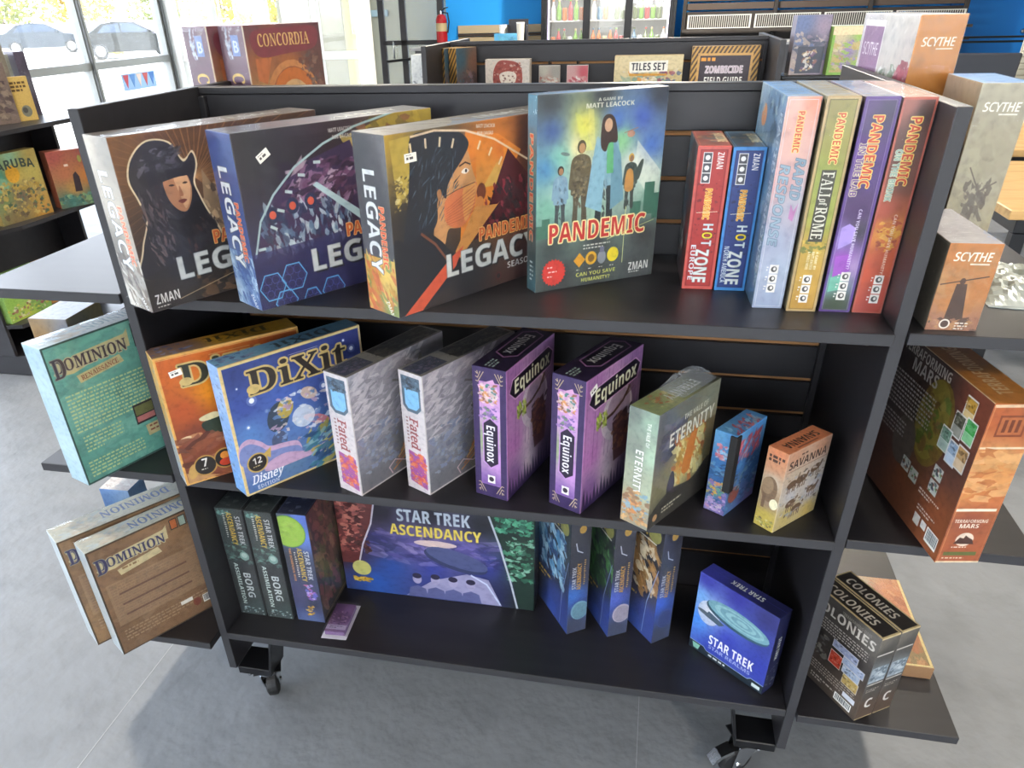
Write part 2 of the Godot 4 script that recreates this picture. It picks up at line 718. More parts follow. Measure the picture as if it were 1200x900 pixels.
func legacy_words(F: Face, x: float, season: String) -> void:
	title_outline(F, "PANDEMIC", x + 7.5, 17.4, 2.0, 13.5, 0.0, "c9612f", "e9b36a", 0.14)
	text(F, "LEGACY", x, 21.6, 3.4, k("c9ccc8"), {"wd": 21.5, "ol": [0.12, k("8d9190")], "sh": [0.35, 0.4, k("26262a")], "f": "S"})
	if season != "":
		text(F, season, x + 14.0, 23.2, 1.0, k("cfcfcc"), {"wd": 8.2})

func legacy_spine(F: Face, a: String, b: String, art: Array, seed_: int) -> void:
	F.im.fill_rect(Rect2i(F.ox, F.oy, int(F.w * F.k), int(F.h * F.k)), k(a))
	wash(F, [[1, 1, k(a)], [6, 2, k(b)], [3, 10, k(a)], [2, 16, k(b)], [5, 16, k(a)]], 0, 0, F.w, 17.5)
	wash(F, [[1, 18, k(art[0])], [5, 19, k(art[1])], [1, 24, k(art[2])], [6, 25, k(art[3])]], 0, 17.0, F.w, F.h - 17.0)
	daub(F, 0, 17.0, F.w, 8.0, art.map(func(c): return k(c)), 46, 0.2, 0.7, seed_, 2.0, 60)
	text(F, "LEGACY", 1.7, 4.4, 2.7, k("d8dcdc"), {"rot": 90, "wd": 15.0, "ol": [0.1, k("55585c")]})
	text(F, "PANDEMIC", 4.7, 9.4, 1.2, k("d4542f"), {"rot": 90, "wd": 9.0, "ol": [0.08, k("e7b98a")]})
	text(F, "ZMAN", 4.4, 23.6, 0.8, k("e6e6e4"), {"wd": 2.6, "rot": 62})

func film_top(F: Face, c1: String, c2: String) -> void:
	wash(F, [[2, 2, k(c1)], [F.w * 0.5, 4, k(c2)], [F.w - 3, 3, k(c1)]])
	text(F, "LEGACY", F.w * 0.55, F.h * 0.65, 2.2, k("b9bcb8"), {"wd": 12.0})

func art_legacy_a(F: Face) -> void:
	wash(F, [[2, 2, k("6f4a2e")], [14, 3, k("5f3e27")], [30, 4, k("4c3524")], [20, 12, k("6b4930")], [5, 15, k("3f3029")], [16, 20, k("2d2826")], [32, 18, k("3a2a22")], [10, 25, k("5e4531")], [30, 25, k("57402c")]])
	for i in 26:
		var a := -0.9 + i * 0.11
		stroke(F, [12.0, 7.0, 12.0 + cos(a) * 30, 7.0 - sin(a) * 20], 0.1 + 0.06 * (i % 3), k("b98a58", 0.4))
		stroke(F, [12.0, 7.0, 12.0 - cos(a) * 30, 7.0 - sin(a) * 20], 0.08, k("a87a4c", 0.35))
	poly(F, [13.5, 6.0, 17.0, 13.0, 17.5, 17.0, 12.0, 16.0], k("8f765a"))
	daub(F, 12.5, 8.0, 5.0, 9.0, [k("a88a66"), k("6b5644"), k("3b302a"), k("c2a078")], 26, 0.2, 0.8, 9, 1.4, 70)
	var rim := k("d9c7a4")
	blob(F, [2.6, 3.0, 5.6, 1.0, 9.2, 1.6, 10.8, 4.2, 12.6, 3.2, 13.0, 5.2, 12.0, 7.6, 12.4, 9.6, 13.2, 12.0, 15.0, 16.0, 15.6, 20.4, 0.4, 20.4, 0.8, 16.0, 2.6, 12.0, 2.2, 9.0, 1.4, 6.0], rim)
	blob(F, [2.8, 3.2, 5.6, 1.25, 9.0, 1.8, 10.7, 4.6, 12.4, 3.5, 12.7, 5.2, 11.7, 7.6, 12.1, 9.6, 12.9, 12.0, 14.6, 16.0, 15.2, 20.4, 0.7, 20.4, 1.1, 16.0, 2.9, 12.0, 2.5, 9.0, 1.7, 6.0], k("2b2830"))
	blob(F, [6.8, 6.6, 8.6, 5.9, 10.6, 6.2, 11.2, 8.0, 10.8, 10.0, 9.6, 11.6, 8.2, 11.2, 7.0, 9.4], k("b07a58"))
	blob(F, [8.6, 6.2, 10.6, 6.4, 11.0, 8.2, 10.5, 10.0, 9.5, 11.2, 9.0, 9.0], k("d0a078"))
	blob(F, [7.5, 7.6, 8.0, 7.45, 8.5, 7.65, 8.0, 7.75], k("33221f"))
	blob(F, [9.8, 7.55, 10.3, 7.4, 10.7, 7.55, 10.3, 7.7], k("33221f"))
	blob(F, [8.5, 10.0, 9.3, 9.8, 10.0, 10.0, 9.2, 10.4], k("74352f"))
	blob(F, [9.2, 7.8, 9.6, 9.2, 9.2, 9.4, 8.9, 9.2], k("a06a4c"))
	blob(F, [3.0, 5.2, 6.6, 5.4, 10.4, 5.0, 12.3, 4.6, 11.8, 6.4, 9.0, 6.6, 6.2, 7.0, 4.0, 7.4], k("211f27"))
	daub(F, 2.8, 2.2, 8.0, 3.2, [k("3d3b45"), k("23222a"), k("55525e")], 30, 0.2, 0.6, 4, 1.8, -20)
	daub(F, 2.4, 8.0, 4.2, 11.0, [k("433d42"), k("221f24"), k("5a5256"), k("6d5a58")], 60, 0.12, 0.4, 5, 3.4, 75)
	blob(F, [6.0, 12.2, 8.6, 12.6, 11.6, 10.4, 12.8, 13.0, 10.6, 15.0, 8.2, 15.4], k("1c1a1f"))
	daub(F, 8.0, 13.0, 6.0, 7.0, [k("33292c"), k("1f1d22"), k("4f3230")], 30, 0.2, 0.6, 6, 2.2, 70)
	poly(F, [0, 20.0, 16.0, 16.5, 37.2, 15.0, 37.2, 25.6, 0, 25.6], k("262324", 0.8))
	daub(F, 8.0, 21.5, 28.0, 4.0, [k("6b5138"), k("4b382a"), k("2e2723"), k("7d6145")], 60, 0.4, 1.4, 11)
	stroke(F, [5.0, 24.5, 20.0, 21.9], 0.12, k("b7a37e"))
	legacy_words(F, 5.4, "")
	text(F, "MATT LEACOCK", 20.0, 1.7, 0.5, k("cfc8bd"), {"wd": 5.0})
	text(F, "ZMAN", 0.9, 24.4, 1.5, k("e4e2dc"), {"wd": 4.3})
	small_print(F, 1.0, 24.8, 4.0, 1, 0.4, k("cfcabf"))

func art_legacy_b(F: Face) -> void:
	wash(F, [[3, 3, k("2c2b31")], [9, 6, k("302d34")], [18, 3, k("33272c")], [20, 8, k("4b2c40")], [12, 14, k("33375a")], [30, 5, k("a38a3a")], [24, 12, k("40406c")], [5, 24, k("2a2a55")], [15, 24, k("2f2c58")], [32, 20, k("2c3360")]])
	for i in 30:
		rect(F, 9.0, 1.5 + i * 0.28, 13.0 - i * 0.25, 0.1, k("241c22", 0.7))
	poly(F, [20.0, 2.2, 29.0, 0.0, 37.0, 0.0, 37.0, 8.0, 28.0, 10.0], k("a8903e"))
	daub(F, 20.0, 1.0, 16.0, 9.0, [k("c2a646"), k("7c6a34"), k("8f5f45"), k("4b3f38"), k("b78d5c")], 50, 0.3, 1.4, 21, 1.6, 30)
	poly(F, [1.2, 17.0, 3.0, 11.5, 6.5, 8.0, 12.0, 5.0, 20.0, 3.0, 22.0, 9.0, 20.0, 17.0], k("3b2c4c"))
	daub(F, 7.0, 5.0, 13.0, 6.5, [k("6e4668"), k("8d6a8a"), k("4a2f4a"), k("b9a4b2"), k("2c2138")], 60, 0.25, 1.0, 22, 2.0, -28)
	daub(F, 2.5, 11.0, 16.0, 6.5, [k("8fa6b4"), k("56708c"), k("2f3d5c"), k("b9c8cc"), k("22294a")], 90, 0.25, 0.8, 23, 1.8, 78)
	for p in [[4.6, 11.8], [8.2, 11.0], [11.5, 10.8]]:
		ell(F, p[0], p[1], 1.1, 1.2, k("29304e"))
		ell(F, p[0], p[1], 0.6, 0.6, k("c5553e"))
	poly(F, [12.2, 8.6, 13.0, 8.2, 21.6, 14.4, 20.6, 15.2], k("a9c2c6"))
	stroke(F, [0.6, 17.4, 2.4, 12.4, 5.2, 9.0, 9.5, 5.6, 15.0, 3.0, 21.0, 1.2, 29.5, -0.2], 0.34, k("9fb9bb"))
	for p in [[5.6, 11.2, 20], [7.4, 8.8, 15], [10.0, 6.8, 10], [4.0, 13.4, 30], [1.4, 16.4, 0], [13.0, 5.4, 5]]:
		var v := Vector2(1.0, 0).rotated(deg_to_rad(p[2]))
		stroke(F, [p[0], p[1], p[0] + v.x, p[1] + v.y], 0.45, k("b4c6c6"))
	poly(F, [0.0, 17.0, 37.2, 15.6, 37.2, 25.6, 0, 25.6], k("2b2a58", 0.72))
	for p in [[2.6, 22.4, 2.3], [6.6, 21.6, 2.3], [4.6, 25.2, 2.0], [13.6, 25.2, 2.2], [9.4, 25.6, 1.6]]:
		var h := []
		for i in 7:
			h.append(p[0] + p[2] * cos(TAU * i / 6.0))
			h.append(p[1] + p[2] * sin(TAU * i / 6.0))
		stroke(F, h, 0.2, k("5fa8d8"))
		for q in 6:
			var s := []
			for i in 7:
				s.append(p[0] + p[2] * 0.55 * cos(TAU * q / 6.0) + p[2] * 0.3 * cos(TAU * i / 6.0))
				s.append(p[1] + p[2] * 0.55 * sin(TAU * q / 6.0) + p[2] * 0.3 * sin(TAU * i / 6.0))
			stroke(F, s, 0.07, k("51589c"))
	legacy_words(F, 9.8, "")
	text(F, "MATT LEACOCK", 16.2, 1.6, 0.55, k("cfcac4"), {"wd": 4.4})
	text(F, "ROB DAVIAU", 16.8, 2.6, 0.55, k("cfcac4"), {"wd": 3.6})

func art_legacy_c(F: Face) -> void:
	wash(F, [[1, 1, k("a98b3c")], [4, 3, k("7c6a3c")], [8, 4, k("3a3631")], [4, 12, k("2c2b2d")], [22, 4, k("c9752e")], [20, 9, k("cf8336")], [30, 4, k("3a2228")], [32, 12, k("4b1f28")], [5, 20, k("29282c")], [14, 22, k("26252a")], [32, 22, k("352024")]])
	poly(F, [0.8, 0.8, 4.4, 0.5, 4.0, 7.5, 1.4, 9.8], k("b39a45"))
	daub(F, 0.8, 5.5, 3.4, 4.5, [k("c8b067"), k("6b5a30"), k("e2cf8c"), k("4d4128")], 40, 0.12, 0.45, 31)
	poly(F, [15.0, 1.0, 22.0, 2.2, 27.0, 5.0, 19.0, 14.0, 13.0, 18.0], k("d9822f"))
	wash(F, [[17, 3, k("d98a33")], [23, 4, k("cf6a2c")], [17, 9, k("d9b25a")], [21, 8, k("c9a052")]], 17.0, 3.0, 6.0, 6.5)
	poly(F, [15.5, 1.0, 22.0, 2.2, 24.2, 3.4, 18.0, 9.8, 15.8, 9.0], k("d47a2d", 0.6))
	poly(F, [24.0, 4.5, 30.0, 10.0, 30.0, 17.0, 16.0, 17.0, 19.5, 12.5], k("4c1a22"))
	daub(F, 19.0, 9.0, 10.0, 7.5, [k("6d1f2c"), k("8c2b3a"), k("351a20"), k("27262a")], 40, 0.3, 1.0, 33, 1.4, 60)
	blob(F, [12.6, 3.4, 15.2, 3.6, 15.9, 5.4, 16.4, 7.0, 17.0, 8.6, 16.6, 11.4, 15.0, 13.4, 12.6, 14.4, 10.8, 14.4, 9.8, 16.6, 7.8, 16.8, 8.2, 12.0, 9.2, 7.6], k("c48f5c"))
	blob(F, [4.6, 0.7, 9.0, 0.5, 13.2, 0.8, 15.6, 2.6, 14.4, 4.6, 12.4, 6.4, 11.0, 8.2, 10.6, 9.8, 9.6, 9.0, 8.8, 10.4, 8.6, 12.8, 6.4, 15.4, 3.4, 18.2, 1.4, 17.6, 2.2, 13.6, 3.2, 9.6, 4.0, 5.0], k("282b32"))
	daub(F, 4.0, 1.2, 10.0, 12.0, [k("20232a"), k("34414d"), k("55707e"), k("1d1f24")], 90, 0.07, 0.2, 34, 7.0, -58)
	blob(F, [10.4, 10.2, 12.6, 9.0, 15.0, 8.6, 17.0, 8.5, 16.8, 10.6, 15.8, 12.8, 13.8, 14.4, 11.6, 14.2, 10.2, 12.8], k("cd7446"))
	blob(F, [14.2, 8.9, 16.9, 8.6, 16.6, 10.6, 15.6, 12.6, 14.2, 13.6], k("d4914f"))
	for i in 8:
		stroke(F, [16.6, 8.9 + i * 0.5, 13.4, 10.2 + i * 0.45, 10.5, 11.4 + i * 0.32], 0.06, k("a04a33"))
	stroke(F, [10.2, 9.6, 13.0, 8.9, 16.6, 8.4], 0.1, k("3a2a24"))
	blob(F, [13.9, 6.6, 14.7, 6.1, 15.5, 6.5, 14.8, 6.9], k("e6ddd0"))
	ell(F, 14.9, 6.5, 0.22, 0.28, k("2a2320"), 0, 10)
	stroke(F, [13.6, 5.7, 14.8, 5.3, 15.8, 5.7], 0.2, k("352219"))
	blob(F, [8.9, 8.6, 9.5, 8.3, 9.8, 9.0, 9.4, 9.9, 9.0, 9.6], k("a8754a"))
	blob(F, [0.0, 14.6, 3.0, 15.0, 6.0, 13.8, 9.0, 15.6, 11.0, 17.6, 13.0, 19.4, 12.0, 22.0, 6.0, 24.4, 0.0, 25.6], k("24252b"))
	stroke(F, [5.4, 14.0, 8.0, 16.0, 10.2, 18.8], 0.4, k("7a4a34"))
	ell(F, 18.0, 10.0, 1.0, 1.3, k("7a3f2a"))
	ell(F, 17.6, 11.6, 0.9, 1.0, k("c9803f"))
	poly(F, [16.6, 12.0, 21.5, 12.4, 22.2, 12.0, 13.0, 19.2, 12.0, 18.0], k("c98a45"))
	poly(F, [1.0, 25.5, 4.6, 25.5, 12.0, 20.2, 13.8, 17.4, 10.8, 18.8], k("c9553a"))
	stroke(F, [4.6, 0.7, 9.0, 0.35, 15.0, 1.0, 21.0, 2.8, 28.5, 6.6], 0.3, k("d9bfa0"))
	for p in [[4.4, 1.6, 85], [7.2, 1.3, 88], [10.0, 1.4, 100], [12.6, 1.9, 110], [18.0, 2.8, 118], [20.4, 4.0, 122], [22.6, 5.6, 125]]:
		var v := Vector2(1.1, 0).rotated(deg_to_rad(p[2]))
		stroke(F, [p[0], p[1], p[0] + v.x, p[1] + v.y], 0.36, k("dcc9a4"))
	legacy_words(F, 9.6, "SEASON 1")
	text(F, "MATT LEACOCK", 17.2, 0.9, 0.5, k("cfcac4"), {"wd": 4.0, "rot": 4})
	text(F, "ROB DAVIAU", 17.4, 1.9, 0.5, k("cfcac4"), {"wd": 3.4, "rot": 4})
	ell(F, 21.5, 24.0, 0.7, 0.7, k("5a2a2c"))
	ell(F, 21.5, 24.0, 0.45, 0.45, k("2a2226"))

func art_pandemic(F: Face) -> void:
	wash(F, [[2, 1, pale("20282f", 0.10)], [11, 0.5, pale("1f262c", 0.10)], [21, 1, pale("272c36", 0.10)], [2.5, 5, pale("2a4a86", 0.10)], [8, 4.5, pale("d9d24a", 0.10)], [7, 7.5, pale("efe2a0", 0.10)], [13.5, 4, pale("3a63b0", 0.10)], [18, 4, pale("3350a8", 0.10)], [14.5, 7, pale("7fc07f", 0.10)], [4, 8.5, pale("6fb7a5", 0.10)], [1.5, 10, pale("3b7fae", 0.10)], [20, 8, pale("3a62b0", 0.10)], [17, 10.5, pale("d7dccb", 0.10)], [19.5, 13, pale("b9d2bd", 0.10)], [10, 12, pale("dfe3cf", 0.10)], [4, 14, pale("9cc9b8", 0.10)], [2, 16, pale("6aa88f", 0.10)], [21, 16, pale("6f9f84", 0.10)], [11, 18, pale("8fb89a", 0.10)], [3, 22, pale("26302f", 0.10)], [11, 22, pale("252b2b", 0.10)], [20, 22, pale("2a2d2d", 0.10)], [11, 27, pale("232728", 0.10)], [4, 27, pale("262a2a", 0.10)], [19, 27, pale("303434", 0.10)]])
	poly(F, [6.2, 2.6, 7.2, 3.0, 9.6, 8.0, 7.8, 8.0], k("d8db62", 0.4))
	poly(F, [8.4, 2.2, 9.4, 2.4, 10.0, 8.0, 9.0, 8.0], k("e9df7a", 0.4))
	poly(F, [17.5, 7.2, 22.2, 12.0, 22.2, 18.0, 17.2, 12.0], k("dfe2d2", 0.6))
	for b in [[1.0, 17.4, 1.4, 3.0], [19.5, 13.6, 1.9, 5.0], [17.0, 16.4, 2.0, 2.0], [0.0, 18.4, 1.0, 2.0], [21.3, 15.4, 1.1, 4.0]]:
		rect(F, b[0], b[1], b[2], b[3], k("3f6f5c"))
	figure(F, 4.1, 18.6, 8.8, k("7fa0b4"), k("3c4546"), k("a9794f"), k("2a2622"))
	figure(F, 7.6, 18.8, 12.4, k("62583f"), k("544b38"), k("b58a5e"), k("4d472f"))
	daub(F, 6.4, 8.8, 2.4, 6.0, [k("7a6c4c"), k("463f2d"), k("8d7c5a")], 26, 0.15, 0.4, 41)
	figure(F, 16.6, 17.2, 8.2, k("45524b"), k("39423d"), k("8f6a4a"), k("c9a046"))
	blob(F, [15.9, 11.6, 17.0, 11.6, 17.2, 14.4, 15.7, 14.4], k("c08a45"))
	blob(F, [17.4, 12.2, 18.4, 10.2, 18.9, 10.4, 18.2, 13.0], k("45524b"))
	figure(F, 12.0, 18.8, 15.2, k("7fa9b8"), k("2b3436"), k("c9a184"), k("3a2722"), 1.0)
	poly(F, [9.6, 9.0, 11.4, 6.6, 12.0, 8.0, 11.6, 17.4, 8.6, 16.2], k("86b2c2"))
	poly(F, [14.6, 9.0, 13.2, 6.6, 12.9, 9.4, 13.2, 17.2, 15.6, 15.8], k("6c96a6"))
	poly(F, [12.0, 7.0, 13.1, 7.0, 13.4, 11.6, 12.2, 11.6], k("5fae74"))
	blob(F, [11.0, 4.0, 12.0, 3.2, 13.2, 4.0, 13.8, 7.0, 12.4, 7.2, 11.8, 8.4, 10.9, 7.4], k("38251f"))
	ell(F, 12.1, 4.7, 0.7, 0.95, k("cfa583"))
	ell(F, 16.2, 6.2, 0.7, 0.5, k("b98a72"))
	stroke(F, [15.0, 6.0, 17.4, 5.4], 0.1, k("9a6a58"))
	ell(F, 4.8, 8.2, 0.8, 0.25, k("6a7f7a"), 12)
	title_outline(F, "PANDEMIC", 2.0, 21.3, 2.9, 18.2, 0.0, "bf322b", "f3e3a2", 0.22)
	stroke(F, [16.2, 17.0, 16.2, 26.0], 0.12, k("e6ee9a"))
	stroke(F, [13.0, 21.8, 21.8, 19.6], 0.08, k("dbe58a"))
	text(F, "A GAME BY", 12.2, 1.35, 0.42, k("d9d8c4"), {"c": true, "wd": 4.2})
	text(F, "MATT LEACOCK", 12.2, 2.2, 0.62, k("dedcc8"), {"c": true, "wd": 8.4})
	small_print(F, 8.6, 22.2, 5.0, 2, 0.5, k("d2d2c6"), 7)
	poly(F, [8.0, 23.4, 9.1, 24.6, 8.0, 25.8, 6.9, 24.6], k("d79a2b"))
	ell(F, 10.2, 24.5, 1.05, 1.1, k("d9a52e"))
	ell(F, 10.2, 24.5, 0.6, 0.65, k("7a5a20"))
	ell(F, 12.2, 24.6, 0.8, 1.1, k("8a8f98"))
	rect(F, 11.8, 22.9, 0.8, 0.9, k("6d6f86"))
	ell(F, 14.3, 24.4, 1.1, 1.2, k("e6cf2e"))
	for p in [8.0, 10.2, 12.2, 14.3]:
		small_print(F, p - 0.5, 26.1, 1.0, 1, 0.35, k("d0d0c4"), int(p))
	text(F, "CAN YOU SAVE", 11.2, 27.3, 0.6, k("d6d86a"), {"c": true, "wd": 7.6})
	text(F, "HUMANITY?", 11.2, 28.3, 0.6, k("d6d86a"), {"c": true, "wd": 5.6})
	var st := []
	for i in 44:
		var r := 2.25 if i % 2 == 0 else 1.95
		st.append(3.3 + r * cos(TAU * i / 44.0))
		st.append(26.0 + r * sin(TAU * i / 44.0))
	poly(F, st, k("cf3a30"))
	for i in 3:
		small_print(F, 2.1 + 0.2 * (i % 2), 25.0 + i * 0.75, 2.3, 1, 0.45, k("f0d9d2"), 60 + i)
	text(F, "ZMAN", 17.5, 27.6, 1.35, k("dcdcd6"), {"wd": 4.0})
	small_print(F, 17.6, 27.8, 3.8, 1, 0.45, k("c8c8c2"), 8)

func art_pandemic_side(F: Face) -> void:
	wash(F, [[1, 1, k("3f6f84")], [2, 12, k("4a7d84")], [1, 22, k("2c3f40")], [2, 28, k("49707a")]])
	text(F, "PANDEMIC", 0.8, 5.0, 1.1, k("d0563a"), {"rot": 90, "wd": 16.0, "ol": [0.1, k("efcf9a")]})
	small_print(F, 1.0, 24.0, 1.2, 5, 0.7, k("d6e2e2"), 4)

func art_hot(F: Face, edge: String, ground: String, mark: String, sub: String) -> void:
	F.im.fill_rect(Rect2i(F.ox, F.oy, int(F.w * F.k), int(F.h * F.k)), k(edge))
	rect(F, 0.42, 0.5, F.w - 0.84, F.h - 1.0, k(ground))
	frame(F, 0.55, 0.08, k(mark))
	daub(F, 0.7, 3.8, F.w - 1.4, 16.5, [k(mark), k(ground)], 70, 0.1, 0.28, 51)
	rect(F, 0.95, 0.9, 1.35, 4.4, k("e9e6e2"))
	for i in 3:
		rect(F, 1.05, 1.0 + i * 1.45, 1.15, 1.3, k("4a4a50"))
		ell(F, 1.62, 1.65 + i * 1.45, 0.36, 0.36, k("e9e6e2"))
	text(F, "ZMAN", 3.0, 0.9, 0.95, k("e6e2de"), {"rot": 90, "wd": 2.4})
	text(F, "PANDEMIC", 1.9, 6.0, 0.95, k("d98a2b"), {"rot": 90, "wd": 4.6, "ol": [0.08, k("f0cf7a")]})
	stroke(F, [0.9, 9.6, F.w - 0.9, 9.4], 0.08, k("e8e0c0"))
	text(F, "HOT", 2.2, 11.1, 1.5, k("c9d6da"), {"rot": 90, "wd": 3.6})
	text(F, "O", 2.2, 12.45, 1.5, k("e9cf2a"), {"rot": 90, "wd": 1.15, "ol": [0.06, k("2a2a20")]})
	text(F, "ZONE", 1.55, 15.2, 2.0, k("d6dcd8"), {"rot": 90, "wd": 5.4, "ol": [0.05, k("8d9496")]})
	text(F, sub, 0.75, 14.4, 0.75, k("cfd8dc"), {"rot": 90, "wd": 5.8})

func art_hot_side(F: Face, a: String) -> void:
	wash(F, [[2, 2, k("4f6470")], [10, 3, k("6b5a58")], [4, 10, k("34485a")], [12, 14, k(a)], [4, 18, k("2c3038")]])
	daub(F, 0, 0, F.w, F.h, [k("586a78"), k("8a5a50"), k("3a4450"), k("94a4a8")], 50, 0.3, 1.2, 52)

func art_hot_top(F: Face, a: String, ink: String) -> void:
	F.im.fill_rect(Rect2i(F.ox, F.oy, int(F.w * F.k), int(F.h * F.k)), k(a))
	frame(F, 0.3, 0.14, k(ink))
	daub(F, 0.8, 1, F.w - 1.6, F.h - 2, [k("a98a5c"), k("6d4a45"), k("4a5a5c"), k(a)], 30, 0.3, 0.9, 53)
	text(F, "HOT ZONE", F.w * 0.65, 2.5, 1.5, k("d9d0a8"), {"rot": 90, "wd": 9.0})

func icons(F: Face, x: float, y: float) -> void:
	for i in 3:
		rect(F, x, y + i * 1.42, 1.25, 1.3, k("e6e2da"))
		ell(F, x + 0.62, y + 0.65 + i * 1.42, 0.42, 0.42, k("4a4a48"))
		ell(F, x + 0.7, y + 0.6 + i * 1.42, 0.2, 0.24, k("e6e2da"))
		small_print(F, x - 0.42, y + 0.3 + i * 1.42, 0.34, 2, 0.4, k("e6e2da"), i)

func art_spine(F: Face, which: String) -> void:
	match which:
		"rapid":
			wash(F, [[1, 1, k("d9a79a")], [3.6, 0.6, k("d98a70")], [2, 6, k("d5aa9e")], [1, 11, k("c49a98")], [3, 14, k("a9a6b4")], [1, 19, k("9aa2b8")], [3, 23, k("a4b0c4")], [2, 28, k("93a0b8")]])
			frame(F, 0.35, 0.06, k("c8cbd4"))
			text(F, "PANDEMIC", 1.75, 1.7, 0.8, k("c23f2e"), {"rot": 90, "wd": 5.2, "ol": [0.1, k("efc873")]})
			text(F, "RAPID", 2.5, 7.4, 1.3, k("7f97a8"), {"rot": 90, "wd": 5.6, "ol": [0.07, k("5c7286")], "skew": 0.2})
			text(F, "RESPONSE", 0.6, 8.2, 1.3, k("8ea6b6"), {"rot": 90, "wd": 11.2, "ol": [0.07, k("5c7286")], "skew": 0.2})
			poly(F, [2.9, 13.6, 3.4, 14.6, 3.9, 13.4, 3.5, 16.0, 2.9, 15.6], k("b47aa8"))
			icons(F, 1.6, 22.2)
		"rome":
			wash(F, [[1, 1, k("8d8446")], [3, 5, k("96904a")], [1, 10, k("8f9a44")], [3, 15, k("9aa447")], [1, 20, k("b9963c")], [3, 24, k("c49a3c")], [2, 28, k("b58a35")]])
			frame(F, 0.0, 0.34, k("b59a6a"))
			frame(F, 0.4, 0.06, k("5c4f2c"))
			daub(F, 0.6, 18.5, 3.0, 1.6, [k("6f7a34"), k("c9a83f")], 14, 0.2, 0.5, 61)
			text(F, "PANDEMIC", 1.75, 1.9, 1.0, k("c0502c"), {"rot": 90, "wd": 6.4, "ol": [0.11, k("efd27a")]})
			rect(F, 1.15, 9.0, 1.9, 9.6, k("3c3a2e"))
			text(F, "FALL", 1.35, 9.2, 1.5, k("d8d6c4"), {"rot": 90, "wd": 3.7, "f": "R"})
			text(F, "of", 1.6, 12.7, 1.0, k("d8d6c4"), {"rot": 90, "wd": 0.9, "f": "R"})
			text(F, "ROME", 1.35, 13.8, 1.5, k("d8d6c4"), {"rot": 90, "wd": 4.5, "f": "R"})
			for i in 3:
				text(F, ["A GAME BY", "MATT LEACOCK", "& PAOLO MORI"][i], 2.6 - i * 0.55, 20.0, 0.38, k("e9e2c0"), {"rot": 90, "wd": 2.6})
			icons(F, 1.5, 23.4)
		"lab":
			wash(F, [[1, 1, k("4a2e6b")], [3, 2, k("33264c")], [1, 7, k("5b3584")], [3, 9, k("4a2f70")], [2, 14, k("46295c")], [1, 18, k("8f7ac0")], [3, 17, k("3f3648")], [1.5, 21, k("8a4aa8")], [3.4, 22, k("a488b8")], [1, 24, k("5fa08a")], [2, 28, k("35442f")]])
			frame(F, 0.0, 0.32, k("5a3a86"))
			frame(F, 0.4, 0.05, k("a08ac4"))
			poly(F, [0.6, 16.6, 1.6, 16.0, 2.6, 16.6, 2.4, 18.6, 0.7, 19.6], k("a78fd6"))
			poly(F, [0.7, 20.6, 2.6, 20.2, 3.0, 22.6, 0.8, 23.6], k("9a4fb8"))
			poly(F, [0.6, 23.6, 2.4, 23.4, 2.2, 25.4, 0.6, 25.8], k("6fb59c"))
			text(F, "PANDEMIC", 1.5, 2.1, 1.3, k("c4452c"), {"rot": 90, "wd": 9.2, "ol": [0.12, k("f0cf6a")]})
			text(F, "IN THE LAB", 0.62, 5.6, 0.85, k("6b4a86"), {"rot": 90, "wd": 6.8, "ol": [0.09, k("d9d0a4")]})
			text(F, "CAN YOU SAVE HUMANITY?", 2.4, 14.0, 0.42, k("d6cbe4"), {"rot": 90, "wd": 8.4})
			icons(F, 2.0, 22.8)
		"brink":
			wash(F, [[1, 1, k("9a5648")], [3, 2, k("4a342f")], [2, 6, k("5a3a35")], [3, 10, k("6a4036")], [1, 14, k("b0503a")], [2, 17, k("d9963a")], [3, 20, k("b8502f")], [1, 23, k("c4502f")], [3, 26, k("b04536")], [2, 28, k("a8453a")]])
			frame(F, 0.0, 0.3, k("b45a4a"))
			daub(F, 0.7, 15.0, 2.8, 4.5, [k("e0a63e"), k("c96a34"), k("a84a35")], 24, 0.2, 0.6, 63)
			text(F, "PANDEMIC", 1.55, 2.2, 1.3, k("c9482c"), {"rot": 90, "wd": 8.6, "ol": [0.12, k("f0cf6a")]})
			text(F, "ON THE BRINK", 0.65, 6.2, 0.8, k("8ea89a"), {"rot": 90, "wd": 6.6, "ol": [0.08, k("d0d6bc")]})
			text(F, "CAN YOU SAVE HUMANITY?", 2.5, 14.5, 0.4, k("e2c8b4"), {"rot": 90, "wd": 8.6})
			icons(F, 2.0, 23.0)

func art_spine_top(F: Face, a: String, b: String) -> void:
	wash(F, [[1, 2, k(a)], [3, 8, k(b)], [1, 14, k(a)], [3, 20, k(b)]])
	frame(F, 0.25, 0.08, k(a).lightened(0.3))
	daub(F, 0.6, 1, F.w - 1.2, F.h - 2, [k(a), k(b), k(a).lightened(0.3)], 30, 0.2, 0.7, 65)

func art_rapid_side(F: Face) -> void:
	wash(F, [[3, 2, k("8fa4b8")], [12, 3, k("5d7d9a")], [20, 3, k("6f8aa6")], [4, 10, k("4d7288")], [14, 10, k("40607e")], [20, 14, k("587a94")], [5, 20, k("6c8a98")], [16, 22, k("4c6a86")]])
	ell(F, 6.0, 4.0, 2.2, 1.6, k("c98a5c"))
	daub(F, 0, 0, F.w, F.h, [k("7f9ab0"), k("38586e"), k("5a86a0"), k("9fb4b8"), k("35506a")], 90, 0.4, 1.6, 66)
	text(F, "RAPID RESPONSE", 19.0, 2.0, 2.0, k("b6c4d2"), {"rot": 90, "wd": 22.0, "ol": [0.1, k("48627c")]})

